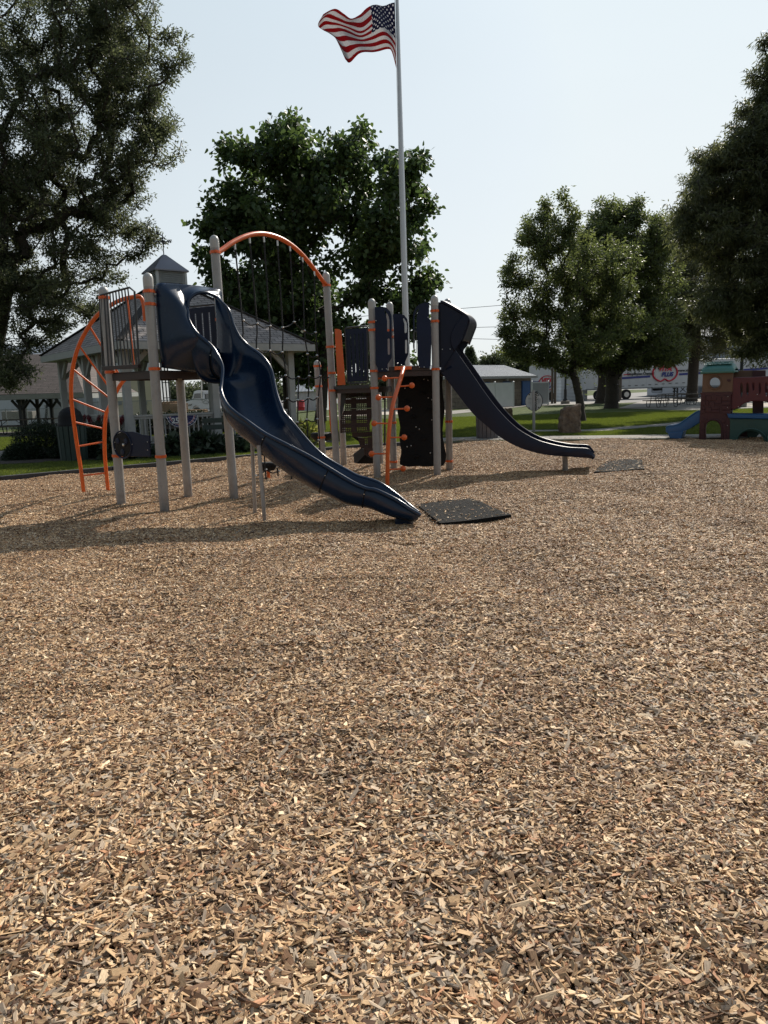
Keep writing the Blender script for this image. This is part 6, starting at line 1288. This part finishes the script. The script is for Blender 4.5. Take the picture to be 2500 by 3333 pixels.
# blue slide
z7 = lambda x, y, Y: A(1900+x/2.765, 1000+y/2.765, Y)
top_ = [(1052, 935), (1020, 940), (985, 960), (950, 985), (910, 1015), (870, 1045), (835, 1065), (800, 1073), (770, 1076), (740, 1085), (724, 1100)]
bot_ = [(1052, 1035), (1020, 1050), (985, 1070), (950, 1095), (915, 1112), (880, 1130), (850, 1140), (810, 1145), (775, 1148), (745, 1148), (722, 1140)]
tn = spline([z7(x, y, TYY+.05) for x, y in top_], 40); bn_ = spline([z7(x, y, TYY+.05) for x, y in bot_], 40); dy = np.array([0, .6, 0])
sl_ = MB().shell(np.array([tn, bn_*.5+tn*.5-np.array([0, .03, 0]), bn_]), .03).build('slide', m_tblue, ph_, smooth=True); MB().shell(np.array([tn+dy, bn_*.5+tn*.5+dy, bn_+dy]), -.03).build('slide_wall', m_tblue, sl_, smooth=True)
MB().shell(np.array([bn_*.6+tn*.4, bn_*.72+tn*.28+dy*.5, bn_*.6+tn*.4+dy]), -.03).build('slide_bed', m_tblue, sl_, smooth=True); MB().tube(tn, .02, 8).build('rim', m_tblue, sl_, smooth=True); MB().tube(tn+dy, .02, 8).build('rim', m_tblue, sl_, smooth=True)
ph_.rotation_euler = (0, 0, R_(-31)); ph_.scale = (.93, .95, 1)
P = [z7(x, y, TYY+.03) for x, y in ((740, 1140), (890, 1125), (868, 1200), (765, 1196))]; MB().prism(P, (0, .62, 0)).build('slide_foot', m_tblue, sl_, bevel=.02)
# ================================================================ TREES
def frusta(A0, B0, r0, r1, n=6):
    d = B0-A0; L_ = np.linalg.norm(d, axis=1, keepdims=True)+1e-9; t_ = d/L_; ref = np.where(np.abs(t_[:, 2:3]) > .9, [[1.0, 0, 0]], [[0, 0, 1.0]])
    e = np.cross(t_, ref); e /= np.linalg.norm(e, axis=1, keepdims=True); g_ = np.cross(t_, e); a = np.linspace(0, 2*np.pi, n, endpoint=False)
    ring = e[:, None]*np.cos(a)[None, :, None]+g_[:, None]*np.sin(a)[None, :, None]
    v = np.concatenate([A0[:, None]+ring*r0[:, None, None], B0[:, None]+ring*r1[:, None, None]], 1); m = len(A0)
    f = np.array([[k, (k+1) % n, n+(k+1) % n, n+k] for k in range(n)]); F2 = f[None]+np.arange(m)[:, None, None]*2*n
    return v.reshape(-1, 3), F2.reshape(-1, 4)
def npmesh(name, v, f, mat, smooth=True):
    me = bpy.data.meshes.new(name); me.vertices.add(len(v)); me.vertices.foreach_set('co', v.reshape(-1)); me.loops.add(f.size); me.loops.foreach_set('vertex_index', f.reshape(-1).astype(np.int32))
    me.polygons.add(len(f)); me.polygons.foreach_set('loop_start', np.arange(0, f.size, f.shape[1], dtype=np.int32)); me.update(calc_edges=True); me.materials.append(mat)
    if smooth: me.shade_smooth()
    return bpy.data.objects.new(name, me)
def B(px, py, rx, ry, Y, dy=None):
    c = A(px, py, Y); return (c, np.array([rx*Y/FPX, (dy if dy is not None else rx*Y/FPX), ry*Y/FPX]))
def tree(name, label, base, fork, blobs, tr, natt, per, Ls, Ws, mat, seed, sig=.45, group=None, heart=False, droop=0.0, flat=.5, leanmid=None, shellw=.5, cat='tree', rise=.10, spray=4):
    r_ = np.random.default_rng(seed); base = np.array(base, float); fork = np.array(fork, float)
    vol = np.array([np.prod(b_[1])**(2/3) for b_ in blobs]); k = r_.choice(len(blobs), natt, p=vol/vol.sum())
    d = r_.normal(0, 1, (natt, 3)); d /= np.linalg.norm(d, axis=1, keepdims=True); rad = r_.random(natt)**shellw
    att = np.array([blobs[i][0] for i in k])+d*rad[:, None]*np.array([blobs[i][1] for i in k])
    att = att[att[:, 2] > .6]
    nodes = []; par = []; nseg = max(3, int(np.linalg.norm(fork-base)/.5))
    for i in range(nseg+1):
        u = i/nseg; nodes.append(base*(1-u)+fork*u+np.array([math.sin(u*3)*.05, math.cos(u*4)*.04, 0])); par.append(i-1)
    att = att[np.argsort(np.linalg.norm(att-fork, axis=1))]; ends = []
    NA = np.array(nodes)
    dens_ = np.zeros((len(nodes)+len(att)*30, 3)); dens_[:len(nodes)] = NA; cnt = len(nodes); pl = list(par); depth = [0]*cnt
    dist0 = np.zeros(len(dens_)); dist0[:cnt] = np.linalg.norm(dens_[:cnt]-fork, axis=1)
    start = max(1, int(nseg*.75))
    for a in att:
        dd = np.linalg.norm(dens_[start:cnt]-a, axis=1)+.35*dist0[start:cnt]*.5+np.maximum(0, dens_[start:cnt, 2]-a[2])*.5; j = int(np.argmin(dd))+start
        p = dens_[j]; L_ = np.linalg.norm(a-p); n = max(2, int(L_/.55)); cur = j; sag = r_.normal(0, .05, 3)*L_; up_ = np.array([0, 0, -rise*L_])
        if cnt+n >= len(dens_)-2: break
        for s_ in range(1, n+1):
            u = s_/n; q_ = p*(1-u)+a*u+(sag+up_)*math.sin(math.pi*u)+r_.normal(0, .025, 3)
            dens_[cnt] = q_; dist0[cnt] = np.linalg.norm(q_-fork); pl.append(cur); cur = cnt; cnt += 1
        ends.append(cur)
    nd = dens_[:cnt]; pw = np.full(cnt, 0.0); 
    for e in ends: pw[e] += .011**2.2
    for i in range(cnt-1, 0, -1):
        if pw[i] == 0: pw[i] = .009**2.2
        if pl[i] >= 0: pw[pl[i]] += pw[i]
    rr = pw**(1/2.2); rr = rr*(tr/rr[min(nseg//2, cnt-1)]) if rr[nseg//2] > 0 else rr
    rr = np.maximum(rr, .006)
    idx_ = np.arange(1, cnt); pi2 = np.array(pl)[1:]
    r0 = np.minimum(rr[pi2], rr[idx_]*1.35); r0[:nseg] = rr[:nseg]
    for i in range(min(nseg, 4)): r0[i] *= 1+.35*(1-i/3.0) if i < 3 else 1
    v, f = frusta(nd[pi2], nd[idx_], r0, rr[idx_], 7)
    root = thing(name, base, label, cat, group)
    tk_ = npmesh('trunk', v-base, f, m_bark); sc.collection.objects.link(tk_); tk_.parent = root
    par_ = np.array(pl); ch_ = [np.array(ends)]
    for _ in range(spray): ch_.append(np.maximum(par_[ch_[-1]], nseg//2))
    CH = nd[np.array(ch_)]; E = CH[0]; n = len(E)*per; w_ = np.repeat(np.arange(len(E)), per)
    cu = r_.random(n)**1.35*spray; ci = np.minimum(cu.astype(int), spray-1); cf = (cu-ci)[:, None]
    off = r_.normal(0, 1, (n, 3))*(sig*(.55+.45*cu/spray))[:, None]*np.array([1, 1, flat*1.3])
    p = CH[ci, w_]*(1-cf)+CH[ci+1, w_]*cf+off
    p[:, 2] = np.maximum(p[:, 2], 1.0)
    d = off/(np.linalg.norm(off, axis=1, keepdims=True)+1e-6)+r_.normal(0, .6, (n, 3)); d[:, 2] -= droop*1.6; d /= np.linalg.norm(d, axis=1, keepdims=True)
    nn = r_.normal(0, .8, (n, 3)); nn[:, 2] += 1.0
    cl = r_.random(len(E))[w_]; lv = np.clip(.6*cl+.4*r_.random(n), 0, 1)
    L_ = Ls*r_.uniform(.6, 1.25, n); W_ = Ws*r_.uniform(.7, 1.2, n)
    cr = leafmesh('crown', p-base, d, nn, L_, W_, lv, mat, heart); sc.collection.objects.link(cr); cr.parent = root
    return root
YO = 29
oak = tree('oak_tree', 'huge dark oak with small leaves and spreading limbs filling the upper left', (A(-95, 1350, YO)[0], YO, -.1), A(15, 900, YO), 
 [B(120, 150, 300, 300, YO, 4), B(330, 90, 150, 160, YO, 3), B(400, 20, 120, 130, YO, 3), B(570, 150, 45, 80, YO, 1), B(530, 230, 70, 50, YO, 1), B(420, 300, 140, 130, YO, 3), B(500, 430, 75, 90, YO, 2), B(400, 540, 110, 90, YO, 3), B(180, 480, 240, 220, YO, 4.5), B(60, 700, 200, 180, YO, 4), B(330, 680, 130, 100, YO, 2.5), B(430, 740, 90, 45, YO, 1.5), B(500, 760, 38, 36, YO, 1), B(450, 830, 40, 40, YO, 1), B(300, 850, 110, 90, YO, 2.5), B(200, 960, 140, 90, YO, 3), B(60, 930, 130, 140, YO, 3), B(30, 1120, 80, 110, YO-1, 1.5), B(170, 1050, 110, 50, YO-1, 1.5), B(110, 1110, 90, 40, YO-1, 1.2), B(60, 1200, 60, 60, YO-2, 1), B(20, 1230, 60, 55, YO-2, 1), B(-200, 400, 320, 420, YO, 5), B(-300, 900, 250, 250, YO, 4)],
 .40, 2000, 110, .15, .055, m_oakl, 11, sig=.2, droop=.1, shellw=.5, rise=.14, spray=3)
YC = 29
cat_ = tree('catalpa_tree', 'broad leaved catalpa tree with big heart shaped leaves behind the flagpole and gazebo', (-2.5, YC, -.1), A(1060, 1010, YC),
 [B(950, 500, 110, 110, YC, 2.5), B(955, 400, 32, 40, YC, .6), B(1150, 510, 120, 80, YC, 2.5), B(1165, 425, 30, 22, YC, .6), B(800, 530, 100, 90, YC, 2), B(740, 480, 30, 30, YC, .8), B(760, 650, 70, 60, YC, 2), B(1300, 590, 75, 100, YC, 2), B(1360, 540, 40, 60, YC, 1), B(1380, 690, 45, 70, YC, 1.2), B(720, 740, 100, 60, YC, 2), B(670, 830, 55, 45, YC, 1.5), B(700, 900, 55, 55, YC, 1.8), B(850, 720, 150, 130, YC, 3), B(1050, 650, 170, 120, YC, 3), B(1240, 740, 110, 80, YC, 2.4), B(1390, 900, 50, 60, YC, 1.5), B(1330, 960, 90, 60, YC, 2), B(1300, 820, 100, 60, YC, 2), B(1180, 850, 120, 60, YC, 2.2), B(900, 880, 170, 90, YC, 3), B(860, 1000, 180, 90, YC, 3), B(1180, 930, 90, 60, YC, 2), B(900, 1130, 170, 70, YC, 2.5), B(1150, 1080, 130, 60, YC, 2), B(800, 1200, 120, 40, YC, 1.5), B(1180, 1150, 130, 70, YC+1, 1.8), B(1290, 1170, 90, 60, YC+1, 1.6), B(1385, 1060, 45, 60, YC, 1.2), B(1300, 1050, 60, 60, YC, 1.5)],
 .21, 900, 56, .205, .155, m_catl, 5, sig=.26, heart=True, droop=.45, shellw=.5)
tree('catalpa_tree', 'second darker catalpa trunk and low crown standing just left behind the main one', (A(936, 1330, 31)[0], 31, -.1), A(925, 1120, 31), [B(850, 1000, 140, 110, 31, 2), B(980, 980, 120, 110, 31, 2), B(900, 1130, 180, 60, 31, 2), B(1010, 1190, 70, 50, 31, 1.5), B(780, 1130, 60, 60, 31, 1.5)], .2, 300, 46, .22, .16, m_catl, 6, sig=.4, heart=True, droop=.45)
YA = 31
tree('ash_tree', 'airy green tree with narrow trunk beside the tall standing stone', (8.57, YA, -.1), A(1870, 1230, YA), [B(1760, 780, 90, 80, YA, 1.6), B(1680, 900, 60, 80, YA, 1.2), B(1720, 1010, 90, 90, YA, 1.8), B(1650, 1060, 30, 70, YA, .7), B(1700, 1120, 90, 60, YA, 1.5), B(1770, 690, 28, 40, YA, .6), B(1832, 650, 20, 55, YA, .35), B(1840, 740, 45, 60, YA, .8), B(1870, 690, 22, 30, YA, .5), B(1720, 740, 32, 50, YA, .6), B(1850, 900, 130, 150, YA, 2.4), B(1880, 1080, 160, 100, YA, 2.6), B(1980, 900, 90, 130, YA, 2), B(2000, 1030, 110, 90, YA, 2), B(1800, 1170, 130, 40, YA, 1.5), B(1660, 1130, 25, 20, YA, .5)], .16, 840, 78, .155, .058, m_ashl, 21, sig=.15, droop=.2, shellw=.5, rise=.2, spray=3)
YM = 48
tree('maple_tree', 'full rounded green tree with thick dark trunk left of the picnic tables', (A(1990, 1325, YM)[0], YM, -.1), A(1990, 1225, YM), [B(2010, 820, 160, 150, YM, 3.5), B(1985, 690, 55, 50, YM, 1.5), B(2055, 690, 50, 45, YM, 1.5), B(2130, 800, 80, 110, YM, 3), B(2155, 740, 20, 40, YM, .8), B(1945, 790, 80, 90, YM, 2.5), B(1890, 850, 80, 80, YM, 2.5), B(2100, 1168, 120, 18, YM, 2), B(2190, 1160, 60, 20, YM, 2), B(1930, 900, 100, 150, YM, 3), B(2100, 980, 130, 150, YM, 3), B(2020, 1080, 190, 90, YM, 4), B(2160, 1120, 90, 50, YM, 2.5), B(1950, 1160, 120, 40, YM, 3), B(2090, 1170, 110, 30, YM, 3)], .42, 1300, 84, .21, .09, m_ashl, 33, sig=.26, rise=.18, spray=3, droop=.15)
tree('maple_tree', 'dark trunked tree standing just behind and left of the full green tree', (A(1958, 1303, 62)[0], 62, -.1), A(1965, 1215, 62), [B(1950, 1100, 110, 70, 62, 3), B(1900, 1150, 80, 50, 62, 2.5), B(2040, 1080, 90, 80, 62, 3)], .5, 220, 100, .2, .09, m_ashl, 34, sig=.5)
YY = 60
tree('cypress_tree', 'dark fluted trunk tree with wide level limbs behind the picnic tables', (A(2252, 1292, YY)[0], YY, -.1), A(2262, 1020, YY), [B(2200, 900, 110, 120, YY, 5), B(2150, 1020, 110, 80, YY, 4), B(2280, 1050, 160, 90, YY, 5), B(2230, 780, 90, 110, YY, 4), B(2170, 1120, 90, 50, YY, 4), B(2330, 1130, 120, 45, YY, 4), B(2420, 1060, 120, 70, YY, 4), B(2330, 850, 130, 160, YY, 5), B(2300, 620, 80, 120, YY, 4)], .42, 1300, 76, .27, .07, m_cypl, 44, sig=.3, rise=-.05, spray=3, droop=.3)
YB = 35
tree('cypress_tree', 'very tall conical dark tree rising off the right edge', (A(2640, 1300, YB)[0], YB, -.1), A(2630, 700, YB), [B(2560, 130, 65, 90, YB, 1.2), B(2540, 260, 95, 100, YB, 2), B(2470, 360, 70, 60, YB, 2), B(2520, 440, 150, 110, YB, 3), B(2400, 480, 70, 55, YB, 2), B(2330, 520, 80, 45, YB, 1.8), B(2420, 600, 150, 90, YB, 3), B(2290, 650, 105, 60, YB, 2.2), B(2330, 760, 140, 90, YB, 3), B(2220, 730, 40, 50, YB, 1.2), B(2450, 850, 170, 120, YB, 4), B(2380, 980, 140, 80, YB, 3), B(2500, 1060, 120, 70, YB, 3), B(2620, 500, 160, 300, YB, 4), B(2700, 900, 200, 200, YB, 4), B(2460, 1150, 60, 45, YB, 1.5)], .5, 2000, 100, .24, .055, m_cypl, 55, sig=.22, rise=-.1, spray=3, droop=.55, shellw=.45)
def far_tree(px, py, rx, ry, Y, label, seed, name='far_tree', L=.55, n=130, per=60):
    g_ = A(px, 1300, Y); z_ = T(g_[0], Y); tree(name, label, (g_[0], Y, z_), (g_[0], Y, max(z_+1, A(px, py+ry*.6, Y)[2])), [B(px, py, rx, ry, Y, rx*Y/FPX*.7), B(px-rx*.4, py+ry*.3, rx*.6, ry*.6, Y, rx*Y/FPX*.5), B(px+rx*.45, py+ry*.25, rx*.6, ry*.6, Y, rx*Y/FPX*.5)], .3, n, per, L, L*.5, m_farl, seed, sig=.9*Y/110, group='trees on the far horizon')
far_tree(575, 1300, 40, 45, 115, 'hazy round tree behind the pallet stacks', 61); far_tree(640, 1295, 42, 55, 118, 'hazy tree directly behind the white truck cab', 62); far_tree(700, 1270, 35, 60, 105, 'taller hazy tree to the right of the truck, behind the gazebo posts', 63)
far_tree(1610, 1185, 42, 32, 150, 'dark rounded tree top above the metal roof, left one', 64, L=.7); far_tree(1680, 1180, 48, 30, 155, 'dark rounded tree top above the metal roof, right one', 65, L=.7); far_tree(520, 1260, 30, 50, 125, 'hazy tree between the lattice tower and pallets', 66)
far_tree(880, 1275, 75, 42, 120, 'low distant tree behind the rope net, left', 67); far_tree(1000, 1262, 75, 40, 130, 'low distant tree above the white outbuilding', 68); far_tree(1250, 1250, 85, 46, 140, 'low distant tree behind the climbing tower', 69); far_tree(1120, 1255, 75, 44, 135, 'low distant tree behind the orange boards of the climber', 70); far_tree(1380, 1250, 60, 40, 145, 'low distant tree behind the black climbing wall', 71)
# spruce on the horizon
def spruce(px, top, bot, hw_, Y, label):
    g_ = A(px, 1280, Y); z1 = A(px, top, Y)[2]; t_ = thing('spruce_tree', (g_[0], Y, 0), label, 'tree'); MB().tube([(g_[0], Y, 0), (g_[0], Y, z1)], [.3, .03], 7).build('trunk', m_bark, t_)
    r_ = np.random.default_rng(9); n = 9000; u = r_.random(n)**.6; a = r_.integers(0, 22, n)*2.4+r_.normal(0, .12, n); lev = np.round(u*16)/16; R__ = hw_*Y/FPX*lev*r_.random(n)**.5*(1+.25*np.sin(a*3)); z = z1-(z1-1)*lev*.95+R__*.18+r_.normal(0, .12, n)
    p = np.stack([g_[0]+R__*np.cos(a), Y+R__*np.sin(a), z], 1); d = np.stack([np.cos(a), np.sin(a), r_.normal(.1, .4, n)], 1)+r_.normal(0, .3, (n, 3)); d /= np.linalg.norm(d, axis=1, keepdims=True)
    o = leafmesh('crown', p-np.array([g_[0], Y, 0]), d, r_.normal(0, 1, (n, 3)), np.full(n, .7), np.full(n, .2), r_.random(n)*.5, m_farl); sc.collection.objects.link(o); o.parent = t_
spruce(1530, 1130, 1290, 46, 120, 'pointed spruce on the horizon just right of the straight slide hood')

# ---- shrubs, hostas
def shrub(name, label, c, rad, n, L, W, mat, seed, group=None, heart=False, droop=0.0, cat='shrub'):
    r_ = np.random.default_rng(seed); c = np.array(c, float); d = r_.normal(0, 1, (n, 3)); d /= np.linalg.norm(d, axis=1, keepdims=True); d[:, 2] = np.abs(d[:, 2])
    bumps = 1+.12*np.sin(d[:, 0]*7+seed)*np.cos(d[:, 1]*6+seed)+.08*np.sin(d[:, 2]*11)
    p = d*(r_.random(n)**.28*bumps)[:, None]*np.array(rad); dd = d+r_.normal(0, .5, (n, 3)); dd[:, 2] -= droop; dd /= np.linalg.norm(dd, axis=1, keepdims=True)
    root = thing(name, c, label, cat, group); o = leafmesh('foliage', p, dd, d+r_.normal(0, .5, (n, 3)), L*r_.uniform(.6, 1.2, n), W*r_.uniform(.7, 1.2, n), r_.random(n), mat, heart); sc.collection.objects.link(o); o.parent = root
    st = MB()
    for k in range(7): a = k*.9; st.tube([(c[0]+.05*math.cos(a), c[1]+.05*math.sin(a), c[2]-.05), (c[0]+rad[0]*.6*math.cos(a), c[1]+rad[1]*.6*math.sin(a), c[2]+rad[2]*.7)], .012, 5)
    st.build('stem', m_bark, root); return root
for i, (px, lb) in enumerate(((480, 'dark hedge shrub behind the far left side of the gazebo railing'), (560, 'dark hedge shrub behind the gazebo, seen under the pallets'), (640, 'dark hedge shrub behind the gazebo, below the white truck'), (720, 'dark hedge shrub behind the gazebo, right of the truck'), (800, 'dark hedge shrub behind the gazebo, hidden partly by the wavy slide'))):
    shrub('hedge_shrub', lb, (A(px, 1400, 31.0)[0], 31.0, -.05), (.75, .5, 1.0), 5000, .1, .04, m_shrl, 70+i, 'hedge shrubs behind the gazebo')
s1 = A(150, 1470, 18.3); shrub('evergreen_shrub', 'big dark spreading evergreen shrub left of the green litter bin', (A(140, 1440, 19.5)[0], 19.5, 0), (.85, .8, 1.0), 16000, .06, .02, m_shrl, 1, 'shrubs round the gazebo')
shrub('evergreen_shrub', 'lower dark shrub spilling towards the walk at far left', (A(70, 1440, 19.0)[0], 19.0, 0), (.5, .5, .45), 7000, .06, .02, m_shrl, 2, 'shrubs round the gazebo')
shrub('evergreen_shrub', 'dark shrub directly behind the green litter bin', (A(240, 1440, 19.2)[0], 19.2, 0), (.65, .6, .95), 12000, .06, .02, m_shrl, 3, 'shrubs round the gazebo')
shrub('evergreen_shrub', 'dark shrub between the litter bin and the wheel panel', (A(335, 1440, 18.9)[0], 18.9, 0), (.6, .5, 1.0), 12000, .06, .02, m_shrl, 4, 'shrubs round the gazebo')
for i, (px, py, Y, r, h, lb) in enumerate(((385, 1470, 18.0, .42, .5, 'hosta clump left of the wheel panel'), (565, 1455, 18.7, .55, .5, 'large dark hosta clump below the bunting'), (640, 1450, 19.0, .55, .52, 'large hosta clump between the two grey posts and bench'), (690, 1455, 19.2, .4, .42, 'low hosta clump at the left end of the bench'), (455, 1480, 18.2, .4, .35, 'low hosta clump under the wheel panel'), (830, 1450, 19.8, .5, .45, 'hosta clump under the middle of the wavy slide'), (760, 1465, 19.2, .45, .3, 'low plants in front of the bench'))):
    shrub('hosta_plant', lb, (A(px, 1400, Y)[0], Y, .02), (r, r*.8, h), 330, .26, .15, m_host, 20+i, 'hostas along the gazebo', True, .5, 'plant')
shrub('variegated_plant', 'yellow edged plant by the gazebo corner behind the rope net', (A(985, 1410, 21.0)[0], 21.0, .02), (.5, .4, .65), 420, .28, .10, m_varl, 41, None, True, .3, 'plant')
